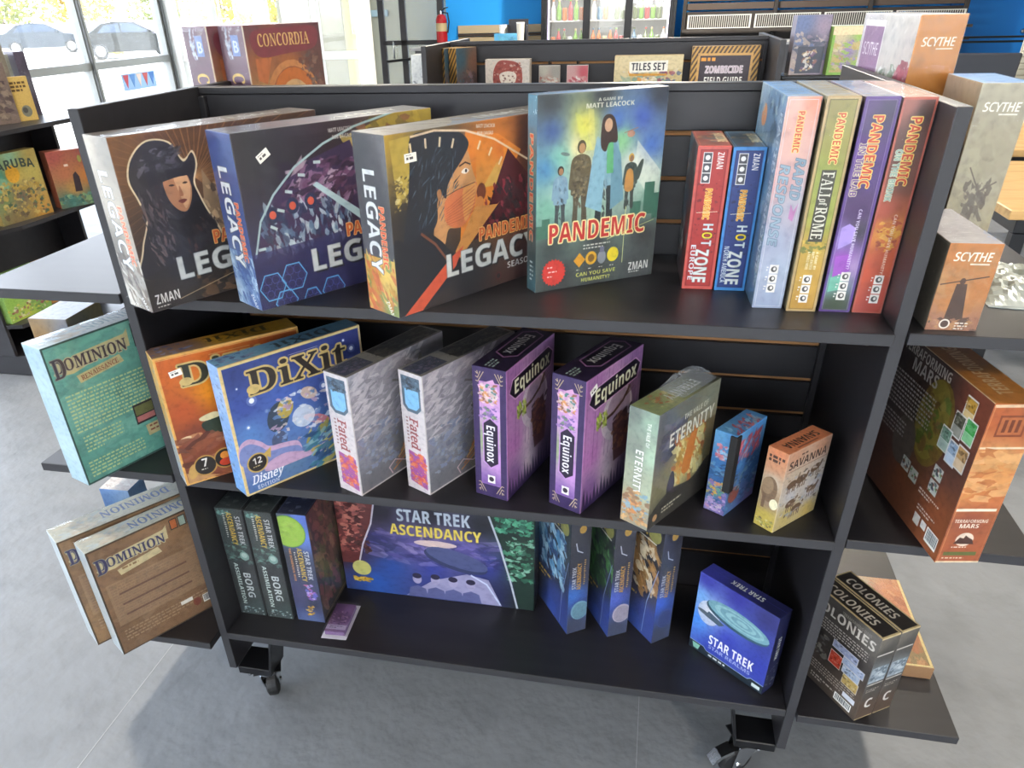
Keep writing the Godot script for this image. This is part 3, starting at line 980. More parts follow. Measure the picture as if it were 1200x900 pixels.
func art_dixit(F: Face) -> void:
	wash(F, [[2, 2, k("c7622a")], [10, 2, k("c9652a")], [22, 2, k("c05a26")], [8, 8, k("dd8a22")], [14, 8, k("d98622")], [3, 11, k("b5552c")], [20, 12, k("b0542a")], [4, 16, k("7d3f2e")], [12, 17, k("7a3d2c")], [22, 18, k("6e382b")], [4, 24, k("6b3a2c")], [16, 24, k("613428")]])
	frame(F, 0.0, 0.42, k("d9a45a"))
	rect(F, 0.5, 0.5, F.w - 1.0, 0.1, k("e0b070"))
	stroke(F, [9.5, 1.4, 17.0, 1.4], 0.1, k("dca868"))
	text(F, "DiXit", 3.6, 6.2, 4.0, k("34382f"), {"f": "R", "wd": 19.0, "ol": [0.35, k("cbb173")]})
	ell(F, 4.6, 5.4, 1.2, 0.8, k("cbb173"))
	blob(F, [5.6, 14.0, 13.0, 13.8, 12.0, 16.6, 7.0, 16.8], k("2f3d33"))
	blob(F, [5.2, 13.0, 8.0, 12.4, 9.4, 13.4, 6.0, 13.8], k("d6cba0"))
	stroke(F, [10.6, 10.4, 10.6, 14.0], 0.16, k("4a3526"))
	poly(F, [9.4, 11.0, 10.4, 10.6, 10.4, 12.4], k("5a4030"))
	for p in [[2.6, 16.6, 2.6, 0.7], [9.0, 18.0, 2.0, 0.6], [14.0, 17.6, 3.0, 0.7], [20.0, 16.0, 2.6, 0.6]]:
		ell(F, p[0], p[1], p[2], p[3], k("b98058"), -12)
		ell(F, p[0] - 0.8, p[1] - 0.2, p[2] * 0.5, p[3] * 0.7, k("e0c49a"), -12)
	daub(F, 0.8, 17.0, 25.0, 8.0, [k("7f4432"), k("5a3026"), k("8d5036")], 60, 0.5, 1.6, 71, 2.4)
	poly(F, [0.5, 25.6, 0.5, 23.4, 6.5, 25.6], k("b98a5c"))
	for p in [[4.2, 22.8, "7"], [8.1, 22.4, ""]]:
		ell(F, p[0], p[1], 2.25, 2.2, k("b58b4a"))
		ell(F, p[0], p[1], 1.95, 1.9, k("2b2725"))
	ell(F, 1.8, 23.4, 0.9, 1.6, k("c29a58"), 20)
	ell(F, 4.2, 22.8, 1.95, 1.9, k("2b2725"))
	text(F, "7", 4.2, 23.0, 1.7, k("e9e6de"), {"c": true, "wd": 1.2})
	small_print(F, 3.3, 23.4, 1.8, 1, 0.45, k("e0dcd2"), 72)
	ell(F, 8.1, 21.8, 0.9, 0.8, k("d98a3a"))
	ell(F, 8.1, 23.2, 1.3, 0.8, k("c0442e"))

func art_dixit_side(F: Face, a: String, b: String, c: String, seed_: int) -> void:
	wash(F, [[1, 1, k(a)], [F.w - 1, 6, k(b)], [1, 12, k(a)], [F.w - 1, 18, k(c)], [1, 24, k(c)]])
	rect(F, F.w - 0.4, 0, 0.4, F.h, k("d9b878"))
	daub(F, 0.3, 1.0, F.w - 0.9, F.h - 2, [k(a).darkened(0.25), k(b), k(c).lightened(0.15)], 50, 0.15, 0.6, seed_)

func art_dixit_top(F: Face, a: String, b: String, c: String) -> void:
	wash(F, [[2, 1, k(a)], [7, 3, k(a)], [12, 2, k(b)], [F.w - 2, 3, k(b)]])
	rect(F, 0.0, F.h - 0.35, F.w, 0.35, k("d9b878"))
	daub(F, 0.5, 0.5, 7.0, F.h - 1.2, [k("4f5a86"), k(a), k("8a8fae")], 24, 0.2, 0.7, 75)
	text(F, "DiXit", F.w * 0.82, 1.2, 2.6, k(c), {"f": "R", "wd": 12.0, "rot": 180})

func art_dixit_disney(F: Face) -> void:
	wash(F, [[3, 2, k("3d4a86")], [14, 1, k("3a427c")], [25, 2, k("39407a")], [3, 8, k("4457a0")], [10, 9, k("4a66b4")], [20, 8, k("42569c")], [3, 14, k("5d86c4")], [12, 15, k("5c7fbc")], [22, 16, k("46699e")], [3, 20, k("7d86b8")], [10, 22, k("62809f")], [24, 22, k("3f5f86")], [4, 25, k("4a6ea6")]])
	frame(F, 0.0, 0.45, k("dcc38a"))
	for p in [[4.6, 7.6, 0.5], [19.0, 9.4, 0.45], [3.0, 12.4, 0.25], [7.0, 10.5, 0.2], [26.0, 4.0, 0.4], [24.5, 2.0, 0.2], [13.0, 9.0, 0.2], [2.4, 4.6, 0.15]]:
		ell(F, p[0], p[1], p[2] * 2.0, p[2] * 2.0, k("aebfe8", 0.35))
		ell(F, p[0], p[1], p[2], p[2], k("eef2ff"))
	for p in [[9.0, 12.4, 2.2, 3.0, "3b4a5c"], [10.6, 11.2, 1.6, 2.0, "b9a452"], [15.8, 9.8, 1.8, 1.2, "c9b2a4"], [8.4, 17.0, 1.6, 1.8, "4c5a78"], [16.6, 15.4, 3.0, 0.9, "c9808f"]]:
		ell(F, p[0], p[1], p[2], p[3], k(p[4]), 25)
	daub(F, 7.0, 9.0, 14.0, 9.5, [k("d9e2ee"), k("7f9fd0"), k("c0a0bc"), k("5d7fb4"), k("e9d8d0")], 50, 0.25, 0.8, 76)
	ell(F, 14.0, 14.0, 2.4, 2.2, k("dfe6ee", 0.8))
	blob(F, [0.5, 15.6, 2.4, 14.6, 4.6, 15.8, 6.2, 17.4, 9.0, 17.8, 12.0, 18.6, 12.0, 21.0, 6.0, 19.4, 0.5, 18.6], k("c7a6c4"))
	blob(F, [0.5, 16.4, 2.4, 15.6, 4.4, 16.8, 6.0, 18.4, 9.0, 18.8, 12.0, 19.6, 12.0, 21.4, 6.0, 20.6, 0.5, 19.6], k("7f8cc0"))
	blob(F, [5.0, 20.8, 9.0, 20.0, 14.0, 21.4, 18.0, 21.0, 18.0, 22.4, 12.0, 22.6, 5.0, 22.4], k("c4a2c0"))
	daub(F, 14.0, 17.0, 13.5, 8.0, [k("3f7a8c"), k("6fa0b8"), k("b8a646"), k("2f5078"), k("8fc0c8"), k("d0bc60")], 90, 0.3, 1.0, 77, 2.2, -24)
	text(F, "DiXit", 4.4, 6.6, 4.4, k("3a3430"), {"f": "R", "wd": 20.5, "ol": [0.4, k("d3b876")]})
	ell(F, 5.4, 5.6, 1.3, 0.9, k("d3b876"))
	stroke(F, [13.0, 1.5, 19.0, 1.5], 0.09, k("b9b4c4"))
	ell(F, 3.3, 19.8, 2.1, 2.0, k("c9a85c"))
	poly(F, [4.6, 18.6, 6.4, 17.6, 6.0, 19.8], k("c9a85c"))
	ell(F, 3.3, 19.8, 1.8, 1.7, k("2f2a2a"))
	text(F, "12", 3.3, 20.0, 1.3, k("ece8e0"), {"c": true, "wd": 1.9})
	small_print(F, 2.3, 20.4, 2.0, 1, 0.4, k("d9c48a"), 78)
	text(F, "Disney", 1.4, 23.9, 1.7, k("eef0f6"), {"f": "r", "wd": 6.4, "skew": 0.25, "ol": [0.05, k("eef0f6")]})
	text(F, "EDITION", 2.3, 25.2, 0.75, k("c8cfe6"), {"wd": 4.6})

func art_fated(F: Face) -> void:
	wash(F, [[3, 2, pale("8d8590", 0.24)], [12, 2, pale("7c737c", 0.24)], [23, 2, pale("544d52", 0.24)], [4, 9, pale("8a8590", 0.24)], [13, 9, pale("6a646a", 0.24)], [22, 9, pale("3c3a3a", 0.24)], [3, 16, pale("5d6070", 0.24)], [12, 16, pale("4a4a4c", 0.24)], [20, 18, pale("4a3a2c", 0.24)], [3, 22, pale("403f46", 0.24)], [14, 23, pale("38322f", 0.24)]])
	daub(F, 0.5, 0.5, 18.0, 13.0, [pale("a49aa4", 0.24), pale("78717c", 0.24), pale("b9aeb4", 0.24), pale("605b66", 0.24)], 120, 0.3, 0.9, 81, 3.2, -16)
	daub(F, 1.0, 11.0, 10.0, 9.0, [pale("5a6890", 0.24), pale("6d7a92", 0.24), pale("4a4f64", 0.24), pale("7a7880", 0.24)], 60, 0.3, 0.9, 82, 1.2)
	blob(F, [13.0, 6.0, 15.0, 3.0, 17.0, 5.0, 19.0, 2.0, 20.0, 6.0, 25.0, 10.0, 25.5, 23.5, 12.0, 23.5, 13.0, 14.0], pale("4b4636", 0.24))
	daub(F, 12.5, 5.0, 12.0, 16.0, [pale("6d6a34", 0.24), pale("8d8a3c", 0.24), pale("39362c", 0.24), pale("5a4f3a", 0.24), pale("2c2a26", 0.24)], 110, 0.3, 0.9, 83)
	stroke(F, [11.0, 4.6, 13.6, 5.6, 15.0, 3.6], 0.4, pale("4a423c", 0.24))
	for s in 5:
		stroke(F, [9.0 + s * 0.8, 22.6 - s, 12.6 + s * 0.5, 21.0 - s * 1.2, 15.6 + s * 0.7, 17.0 - s * 0.9, 19.0 + s * 0.4, 13.0], 0.3, k(["c9854a", "b06a38", "d9a05c"][s % 3]))
	stroke(F, [8.6, 23.2, 7.8, 21.6, 9.6, 20.6, 12.4, 22.0, 16.6, 21.4], 0.25, pale("c79aa0", 0.24))
	rect(F, 0, 0, 0.3, F.h, pale("b9b2b0", 0.24))
	rect(F, 0, F.h - 0.35, F.w, 0.35, pale("b5a8a4", 0.24))

func art_fated_spine(F: Face) -> void:
	F.im.fill_rect(Rect2i(F.ox, F.oy, int(F.w * F.k), int(F.h * F.k)), k("c8c1c2"))
	poly(F, [0.6, 0.8, 5.0, 0.8, 5.0, 6.6, 4.0, 7.6, 1.6, 7.6, 0.6, 6.6], k("4a5f70"))
	poly(F, [1.2, 3.2, 4.6, 3.2, 4.6, 6.2, 3.8, 7.0, 1.9, 7.0, 1.2, 6.2], k("79b4dc"))
	daub(F, 0.9, 1.0, 3.8, 2.4, [k("33495c"), k("5d7c94"), k("26343f")], 26, 0.2, 0.5, 85)
	text(F, "Fated", 1.9, 8.6, 2.0, k("8a3a3c"), {"f": "r", "rot": 90, "wd": 6.4, "skew": 0.1, "ol": [0.06, k("9a4a48")]})
	small_print(F, 1.0, 8.8, 0.5, 8, 0.7, k("8a6a68"), 86)
	poly(F, [1.0, 15.6, 5.2, 16.4, 5.2, 23.0, 1.0, 22.2], k("9a4a8c"))
	daub(F, 1.2, 16.0, 3.8, 6.4, [k("d9703a"), k("c94a4a"), k("8a3f9a"), k("e09a4a")], 46, 0.25, 0.7, 87)

func art_fated_top(F: Face) -> void:
	F.im.fill_rect(Rect2i(F.ox, F.oy, int(F.w * F.k), int(F.h * F.k)), k("8c8880"))
	rect(F, 0.5, 0.6, 7.0, F.h - 1.4, k("3f4458"))
	daub(F, 0.6, 0.7, 6.8, F.h - 1.6, [k("5b6078"), k("2c3040"), k("7a6a80")], 30, 0.2, 0.6, 88)
	rect(F, 10.0, 0.3, 15.0, F.h - 0.9, k("3b3836"))
	daub(F, 10.2, 0.5, 14.6, F.h - 1.2, [k("55504c"), k("2a2826"), k("6a6258")], 40, 0.2, 0.7, 89, 2.0)

func art_equinox(F: Face) -> void:
	wash(F, [[2, 2, pale("8a4f8c", 0.14)], [10, 1, pale("9a6a98", 0.14)], [17, 2, pale("7a4a82", 0.14)], [3, 8, pale("a05f9c", 0.14)], [10, 8, pale("b49ab0", 0.14)], [16, 9, pale("6d4a70", 0.14)], [3, 15, pale("a0589a", 0.14)], [9, 16, pale("d0b4c4", 0.14)], [14, 16, pale("5a3f58", 0.14)], [3, 22, pale("6a3f78", 0.14)], [9, 21, pale("c9b2c0", 0.14)], [16, 22, pale("3a2a48", 0.14)]])
	for i in 14:
		stroke(F, [0.8 + i * 1.3, 0.3, 0.6 + i * 1.32, 17.0], 0.16, k(["7a3f7c", "b47ab0", "5d3565"][i % 3], 0.6))
	ell(F, 11.0, 10.0, 5.4, 5.0, k("c9b8c2"))
	ell(F, 11.4, 9.6, 4.2, 4.0, k("a890a2"))
	poly(F, [9.6, 11.6, 14.6, 10.2, 16.0, 15.0, 15.5, 20.0, 11.0, 20.0], k("5a3a40"))
	daub(F, 10.0, 10.5, 6.0, 7.0, [k("7a4a3c"), k("4a2f38"), k("8f5f45")], 34, 0.3, 0.8, 91, 1.0)
	stroke(F, [4.6, 10.4, 6.4, 9.8, 9.6, 9.6, 13.0, 8.4, 15.0, 6.4], 0.6, k("5b4036"))
	daub(F, 4.2, 8.2, 3.2, 2.6, [k("9fb43a"), k("6f8a2c"), k("c0cc5a")], 26, 0.2, 0.55, 92, 1.6, 70)
	for s in 5:
		stroke(F, [14.0, 8.0, 14.8 + s * 0.5, 5.0 + s * 0.5], 0.14, k("5b4036"))
	for i in 16:
		var x := 0.4 + i * 1.2
		poly(F, [x, 25.6, x + 0.5, 20.6 + (i * 7 % 5) * 0.5, x + 1.4, 25.6], k("33264a"))
	poly(F, [1.0, 4.6, 2.2, 2.4, 16.6, 1.6, 18.6, 3.2, 17.6, 5.8, 3.2, 6.6], k("c99ac0"))
	poly(F, [1.2, 4.6, 2.4, 2.6, 16.4, 1.8, 18.3, 3.2, 17.4, 5.6, 3.3, 6.3], k("231d2c"))
	text(F, "Equinox", 2.8, 5.5, 2.6, k("d8d6b4"), {"wd": 14.4, "rot": -2.0, "ol": [0.05, k("8a7f6a")]})

func art_equinox_spine(F: Face) -> void:
	F.im.fill_rect(Rect2i(F.ox, F.oy, int(F.w * F.k), int(F.h * F.k)), k("3c2f57"))
	wash(F, [[2, 4, k("a97ab0")], [4, 8, k("c79acc")], [2, 14, k("8fa07a")], [5, 18, k("b98ac4")], [3, 23, k("7a5a9a")]], 1.3, 2.6, 4.0, 20.5)
	poly(F, [1.0, 3.4, 4.0, 2.0, 5.2, 4.4, 4.2, 6.6, 2.4, 7.0], k("c99ac0"))
	daub(F, 1.5, 3.0, 3.2, 3.6, [k("c98a4a"), k("3f7f74"), k("d9c0c0"), k("8a5a3c")], 30, 0.2, 0.6, 94)
	daub(F, 1.5, 7.4, 3.4, 2.4, [k("5d4a8c"), k("9a7ab4"), k("6f8a6a")], 20, 0.2, 0.5, 95)
	poly(F, [3.3, 9.2, 5.0, 10.4, 5.0, 18.4, 3.3, 19.6, 1.8, 18.4, 1.8, 10.4], k("b98ac4"))
	poly(F, [3.3, 9.5, 4.8, 10.6, 4.8, 18.2, 3.3, 19.3, 2.0, 18.2, 2.0, 10.6], k("2a2238"))
	text(F, "Equinox", 2.55, 10.7, 1.7, k("e6e4e6"), {"rot": 90, "wd": 7.6})
	rect(F, 2.6, 21.0, 1.5, 1.6, k("e0dcd8"))
	ell(F, 3.35, 21.8, 0.5, 0.5, k("3a3440"))
	for c in [[0.7, 0.9, 1, 1], [F.w - 0.7, 0.9, -1, 1], [0.7, F.h - 0.9, 1, -1], [F.w - 0.7, F.h - 0.9, -1, -1]]:
		for i in 3:
			stroke(F, [c[0], c[1] + c[3] * (0.2 + i * 0.8), c[0] + c[2] * 0.4, c[1] + c[3] * (0.5 + i * 0.7), c[0] + c[2] * (0.3 + i * 0.6), c[1]], 0.13, k("cdb98a"))

func art_equinox_top(F: Face) -> void:
	F.im.fill_rect(Rect2i(F.ox, F.oy, int(F.w * F.k), int(F.h * F.k)), k("2b2238"))
	poly(F, [5.0, 3.3, 6.6, 1.0, 17.0, 1.0, 18.4, 3.3, 17.0, 5.4, 6.6, 5.4], k("9a6a94"))
	poly(F, [5.4, 3.3, 6.8, 1.3, 16.8, 1.3, 18.0, 3.3, 16.8, 5.1, 6.8, 5.1], k("1f1a28"))
	text(F, "Equinox", 16.4, 2.2, 2.0, k("c9c6c0"), {"wd": 9.4, "rot": 180})
	small_print(F, 0.8, 2.0, 3.0, 3, 0.7, k("b0c8b8"), 97)

func art_vale(F: Face) -> void:
	wash(F, [[2, 2, pale("4a4f52", 0.10)], [9, 1, pale("55584c", 0.10)], [16, 2, pale("6b6f5c", 0.10)], [3, 8, pale("3f4048", 0.10)], [9, 8, pale("a07a3c", 0.10)], [16, 9, pale("8a7a52", 0.10)], [4, 14, pale("6f6a40", 0.10)], [9, 14, pale("c2b872", 0.10)], [15, 15, pale("8a8250", 0.10)], [4, 20, pale("3a372c", 0.10)], [13, 20, pale("5a5234", 0.10)]])
	daub(F, 2.0, 3.0, 7.0, 6.0, [k("55506a"), k("3c3a48"), k("6a6a70")], 26, 0.5, 1.4, 101)
	daub(F, 6.5, 7.0, 9.0, 9.0, [k("c9702f"), k("d9a24a"), k("d8cc86"), k("b08a3c"), k("e0d9a0")], 80, 0.4, 1.3, 102, 1.8, 50)
	blob(F, [9.0, 14.0, 10.5, 8.0, 13.0, 5.5, 12.5, 10.0, 11.5, 15.0], k("c97a34"))
	blob(F, [4.8, 16.6, 5.4, 13.4, 6.4, 13.0, 7.2, 15.4, 6.8, 17.0], k("3a3a44"))
	blob(F, [0.5, 19.0, 6.0, 16.6, 13.0, 17.4, 18.6, 15.0, 18.6, 22.1, 0, 22.1], k("35322a"))
	text(F, "THE VALE OF", 7.8, 3.8, 1.0, k("c9cab8"), {"wd": 7.6, "rot": -1.0})
	text(F, "ETERNITY", 3.8, 7.6, 2.6, k("dcdccb"), {"wd": 14.0, "rot": -3.0, "ol": [0.1, k("5a5a52")]})
	small_print(F, 4.0, 19.4, 6.0, 2, 0.7, k("c9c4ac"), 103)
	ell(F, 2.0, 20.4, 0.7, 0.7, k("b58a5a"))

func art_vale_spine(F: Face) -> void:
	wash(F, [[1, 1, k("6f7a72")], [4, 2, k("8fa894")], [2, 7, k("7d867a")], [5, 8, k("a9c2a8")], [2, 13, k("9aa08a")], [5, 15, k("a8b49a")], [2, 19, k("b08a5c")], [4, 21, k("8a8a7a")]])
	text(F, "ETERNITY", 1.9, 7.2, 1.5, k("e6e8de"), {"rot": 90, "wd": 8.6, "ol": [0.08, k("6a7468")]})
	text(F, "THE VALE OF", 3.6, 2.0, 0.7, k("e6e8de"), {"rot": 90, "wd": 4.4})
	daub(F, 0.4, 15.4, 4.8, 6.0, [k("c07a40"), k("d9a566"), k("8f6a4a"), k("7aa0b4")], 46, 0.25, 0.8, 104)

func art_vale_top(F: Face) -> void:
	wash(F, [[2, 2, k("8a9464")], [7, 3, k("a8ac78")], [12, 2, k("8f9470")], [17, 3, k("4a4e44")]])
	daub(F, 2.0, 0.5, 6.0, 4.0, [k("b06a3c"), k("9aa466"), k("c9bc80")], 20, 0.3, 0.8, 105)
	text(F, "ETERNITY", 15.0, 2.0, 2.0, k("d9dacb"), {"wd": 9.0, "rot": 180})

func art_sea(F: Face, seed_: int, wide: bool) -> void:
	wash(F, [[1, 1, k("5f9ccc")], [F.w - 1, 2, k("4f8cc4")], [1, 7, k("3a70ac")], [F.w - 1, 8, k("305f98")], [1, 12, k("4f6a94")], [F.w - 1, 14, k("7a6a9c")]])
	daub(F, 0.2, 6.0, F.w - 0.4, 9.0, [k("2c5a8c"), k("4f86b4"), k("345078"), k("7a9ab0")], 50, 0.2, 0.6, seed_, 1.6)
	if wide:
		daub(F, 1.0, 1.6, 7.6, 4.0, [k("c94a56"), k("d97a84"), k("8fc4e4"), k("b8404c")], 40, 0.3, 0.6, seed_ + 5, 2.0, -60)
		ell(F, 2.4, 12.4, 1.8, 1.6, k("8a4f45"))
		daub(F, 0.6, 8.0, 4.0, 4.0, [k("6a7a8a"), k("8d98a0"), k("384a5c")], 26, 0.2, 0.5, seed_ + 1)
	else:
		daub(F, 0.7, 2.6, 2.2, 2.6, [k("cf5f70"), k("d98a94"), k("8fc4e4")], 22, 0.25, 0.5, seed_ + 2)
		daub(F, 0.2, 9.6, 3.4, 3.0, [k("c9b24a"), k("d98a5c"), k("7a6ab0"), k("5f9a8a")], 30, 0.2, 0.6, seed_ + 3)
		daub(F, 0.2, 13.0, 3.6, 2.6, [k("b9a0d0"), k("e0d0d8"), k("8f7ac0"), k("cf9ab0")], 34, 0.2, 0.5, seed_ + 4)

func art_savanna(F: Face) -> void:
	wash(F, [[2, 1, pale("b8876a", 0.06)], [9, 1, pale("b58468", 0.06)], [3, 5, pale("b3a08a", 0.06)], [9, 6, pale("aaa49a", 0.06)], [3, 9, pale("b4b0b0", 0.06)], [9, 10, pale("a8a8b4", 0.06)], [3, 13, pale("b5a05c", 0.06)], [9, 14, pale("b59a55", 0.06)]])
	small_print(F, 3.6, 1.0, 4.4, 1, 0.7, k("5c4236"), 110)
	text(F, "SAVANNA", 0.7, 3.3, 1.5, k("3c2b26"), {"wd": 10.0})
	rect(F, 0.5, 3.7, 10.6, 0.12, k("8a6a58"))
	for p in [[2.6, 6.6], [5.2, 6.4], [8.6, 5.4], [3.4, 10.6], [8.8, 9.6], [5.4, 12.2]]:
		ell(F, p[0], p[1], 1.3, 0.75, k("66503f"), -8)
		for q in [-0.9, -0.4, 0.4, 0.9]:
			rect(F, p[0] + q, p[1] + 0.3, 0.22, 1.3, k("66503f"))
		poly(F, [p[0] + 0.9, p[1] - 0.2, p[0] + 1.5, p[1] - 1.2, p[0] + 1.9, p[1] - 0.9, p[0] + 1.3, p[1] + 0.3], k("66503f"))
	daub(F, 0.5, 4.6, 10.5, 9.0, [k("8a7460"), k("b9aea4"), k("9aa0a8"), k("594a3e")], 60, 0.15, 0.45, 111, 1.5)

func art_savanna_spine(F: Face) -> void:
	wash(F, [[2, 0.6, k("c9805a")], [2, 3, k("c08a68")], [2, 6, k("b5a692")], [2, 10, k("8f7a66")], [2, 13, k("b5a24e")], [2, 15, k("b9a64e")]])
	small_print(F, 0.5, 1.2, 2.9, 2, 0.7, k("4a352c"), 112, 0.7)
	ell(F, 1.7, 7.6, 1.5, 2.4, k("77604a"))
	ell(F, 1.3, 7.0, 1.1, 1.6, k("8d765c"))
	rect(F, 0.7, 8.6, 0.6, 2.8, k("6b5542"))
	ell(F, 3.0, 10.0, 0.8, 1.0, k("e2dcb8"))
	daub(F, 0.3, 13.4, 3.2, 1.5, [k("5a4a3a"), k("d9cfa0"), k("8a8a4a")], 16, 0.15, 0.35, 113)

func art_savanna_top(F: Face) -> void:
	F.im.fill_rect(Rect2i(F.ox, F.oy, int(F.w * F.k), int(F.h * F.k)), k("cf7f58"))
	text(F, "SAVANNA", 10.0, 1.2, 1.5, k("2f2420"), {"wd": 8.4, "rot": 180})
	rect(F, 3.0, 3.1, 5.4, 0.3, k("8a5440"))

func art_borg(F: Face) -> void:
	wash(F, [[1, 2, k("2f3d3c")], [5, 4, k("2a2f31")], [2, 12, k("303a39")], [5, 16, k("26292b")], [2, 24, k("2c3231")], [5, 28, k("33403f")]])
	daub(F, 0.3, 9.0, 5.6, 6.0, [k("3f5a54"), k("262b2c"), k("557a70")], 40, 0.2, 0.6, 121)
	ell(F, 4.4, 12.6, 1.1, 1.2, k("6f8f86"))
	ell(F, 4.4, 12.4, 0.7, 0.7, k("9ab0a8"))
	daub(F, 0.3, 0.3, 3.0, 1.4, [k("6fa098"), k("3f5a58")], 12, 0.2, 0.5, 122)
	text(F, "STAR TREK", 4.2, 1.8, 1.2, k("b4b8b8"), {"rot": 90, "wd": 7.6})
	text(F, "ASCENDANCY", 2.4, 1.0, 1.25, k("c9a83c"), {"rot": 90, "wd": 8.6})
	small_print(F, 1.5, 1.4, 0.5, 12, 0.55, k("c9cac4"), 123)
	text(F, "BORG", 3.0, 17.2, 1.7, k("aeb6b4"), {"rot": 90, "wd": 7.6})
	text(F, "ASSIMILATION", 1.3, 14.8, 0.9, k("b9c9c0"), {"rot": 90, "wd": 12.0})
	daub(F, 0.4, 27.6, 5.4, 2.0, [k("8fa8a8"), k("3a4a4a"), k("c9d4d2")], 14, 0.15, 0.4, 124)

func art_planet(F: Face) -> void:
	wash(F, [[1, 2, k("3a4250")], [5, 1, k("4f6ab8")], [5, 6, k("5a78c4")], [2, 12, k("2a2f3c")], [5, 16, k("2f3852")], [2, 22, k("3a3a60")], [5, 24, k("2c3048")], [3, 29, k("4a5a88")]])
	ell(F, 1.9, 4.6, 4.0, 4.2, k("5a8a34"))
	ell(F, 1.9, 4.6, 3.8, 4.0, k("86a83c"))
	daub(F, 0.0, 2.0, 3.6, 5.0, [k("8fb044"), k("7a9a3a"), k("93a848")], 16, 0.2, 0.5, 126, 2.0, 0, 0.5)
	text(F, "STAR TREK", 4.6, 9.4, 1.1, k("b4b8c0"), {"rot": 90, "wd": 8.0})
	text(F, "ASCENDANCY", 3.1, 8.8, 1.15, k("c9a83c"), {"rot": 90, "wd": 9.2})
	small_print(F, 2.3, 10.0, 0.5, 12, 0.6, k("c9c4bc"), 127)
	text(F, "THE DOMINION WAR", 1.2, 9.0, 0.5, k("d08a4a"), {"rot": 90, "wd": 9.2})
	daub(F, 3.4, 18.8, 2.2, 4.6, [k("8a5ab8"), k("c05a86"), k("5a5ab0"), k("b4a0d8")], 22, 0.2, 0.6, 128)
	daub(F, 2.8, 25.2, 1.6, 2.8, [k("c9932c"), k("e0b84a"), k("8a6420")], 16, 0.2, 0.45, 117)

func art_crew_side(F: Face) -> void:
	wash(F, [[3, 3, k("4a2a30")], [12, 3, k("5a3a34")], [19, 4, k("6a4438")], [4, 12, k("352430")], [14, 12, k("5d4a3a")], [5, 22, k("3a4428")], [16, 22, k("4a3c30")], [3, 28, k("2a2a30")]])
	daub(F, 0.5, 0.5, F.w - 1, F.h - 4, [k("6d4a40"), k("2f2428"), k("8a6a50"), k("4a5a34"), k("80484a")], 130, 0.4, 1.5, 129, 1.7, 60)
	stroke(F, [1.0, 28.8, 21.0, 28.8], 0.2, k("a88a4a"))

func art_ascendancy(F: Face) -> void:
	wash(F, [[2, 4, k("6d3430")], [2, 14, k("43282b")], [10, 2, k("23222c")], [22, 2, k("23232d")], [34, 3, k("25262d")], [8, 12, k("272c58")], [23, 10, k("b49a9c")], [18, 11, k("6a5f9c")], [29, 11, k("5a4f90")], [12, 18, k("2f4c94")], [22, 17, k("38408a")], [34, 15, k("323a80")], [8, 23, k("2c54a4")], [22, 23, k("303a78")], [36, 23, k("26284a")], [43, 5, k("2f5a44")], [43, 15, k("2a3f38")], [43, 24, k("23282a")]])
	daub(F, 8.0, 8.0, 30.0, 8.0, [k("5d5598"), k("34336c"), k("8a7fae"), k("2a2a58")], 60, 0.4, 1.6, 131, 2.6, 6, 0.4)
	ell(F, 23.0, 9.9, 5.0, 0.9, k("dcc2b4", 0.8))
	poly(F, [0, 0, 9.4, 0, 8.0, 6.0, 5.4, 12.0, 4.0, 18.0, 0, 18.0], k("5f3030"))
	daub(F, 0.2, 0.5, 7.0, 14.0, [k("8a4a44"), k("c07a6a"), k("4a2426"), k("a85f54"), k("38201f")], 90, 0.4, 1.1, 132)
	stroke(F, [9.5, 0, 8.2, 6.0, 5.7, 12.0, 4.2, 17.6], 0.4, k("b4b0bc"))
	poly(F, [35.0, 0, 45.6, 0, 45.6, 26.0, 42.0, 26.0, 40.6, 18.0, 38.0, 8.0], k("22332d"))
	daub(F, 37.0, 1.0, 8.0, 4.0, [k("3f8a68"), k("2a5a48"), k("56a47e")], 40, 0.3, 0.9, 133)
	daub(F, 39.2, 6.0, 5.8, 12.0, [k("4a8a6c"), k("7fb096"), k("1f2a26"), k("33604c")], 60, 0.3, 0.9, 134)
	stroke(F, [35.2, 0, 37.6, 8.0, 40.0, 18.0, 41.6, 26.0], 0.45, k("aab0ba"))
	ell(F, 27.5, 14.2, 7.6, 2.6, k("343a5c"), 16)
	ell(F, 27.8, 13.6, 7.4, 2.3, k("4a5178"), 16)
	poly(F, [22.0, 20.5, 30.0, 17.6, 35.0, 18.6, 38.0, 26.0, 15.0, 26.0], k("8f8cae"))
	stroke(F, [31.0, 17.8, 34.6, 20.0, 37.6, 25.6], 0.4, k("b9c2dc"))
	for p in [[18.0, 20.6], [22.4, 20.4], [26.6, 20.6], [30.8, 20.8]]:
		poly(F, [p[0] - 2.4, 26.0, p[0] - 1.9, 23.4, p[0], 22.6, p[0] + 1.9, 23.4, p[0] + 2.4, 26.0], k("565a86"))
		ell(F, p[0], p[1], 1.1, 1.5, k("9a94b4"))
		ell(F, p[0], p[1] - 0.9, 1.1, 0.8, k("2f2c44"))
	ell(F, 4.6, 19.2, 2.3, 2.2, k("b6b268"))
	daub(F, 2.6, 22.2, 4.0, 1.0, [k("d0a02c"), k("e0bc4a"), k("8a6a24")], 26, 0.2, 0.5, 116, 1.6)
	text(F, "STAR TREK", 14.4, 4.4, 3.2, k("a9b2bc"), {"wd": 16.8, "ol": [0.08, k("6a727c")]})
	text(F, "ASCENDANCY", 12.6, 8.2, 2.8, k("cdb850"), {"wd": 21.0, "ol": [0.06, k("8a7a3a")]})

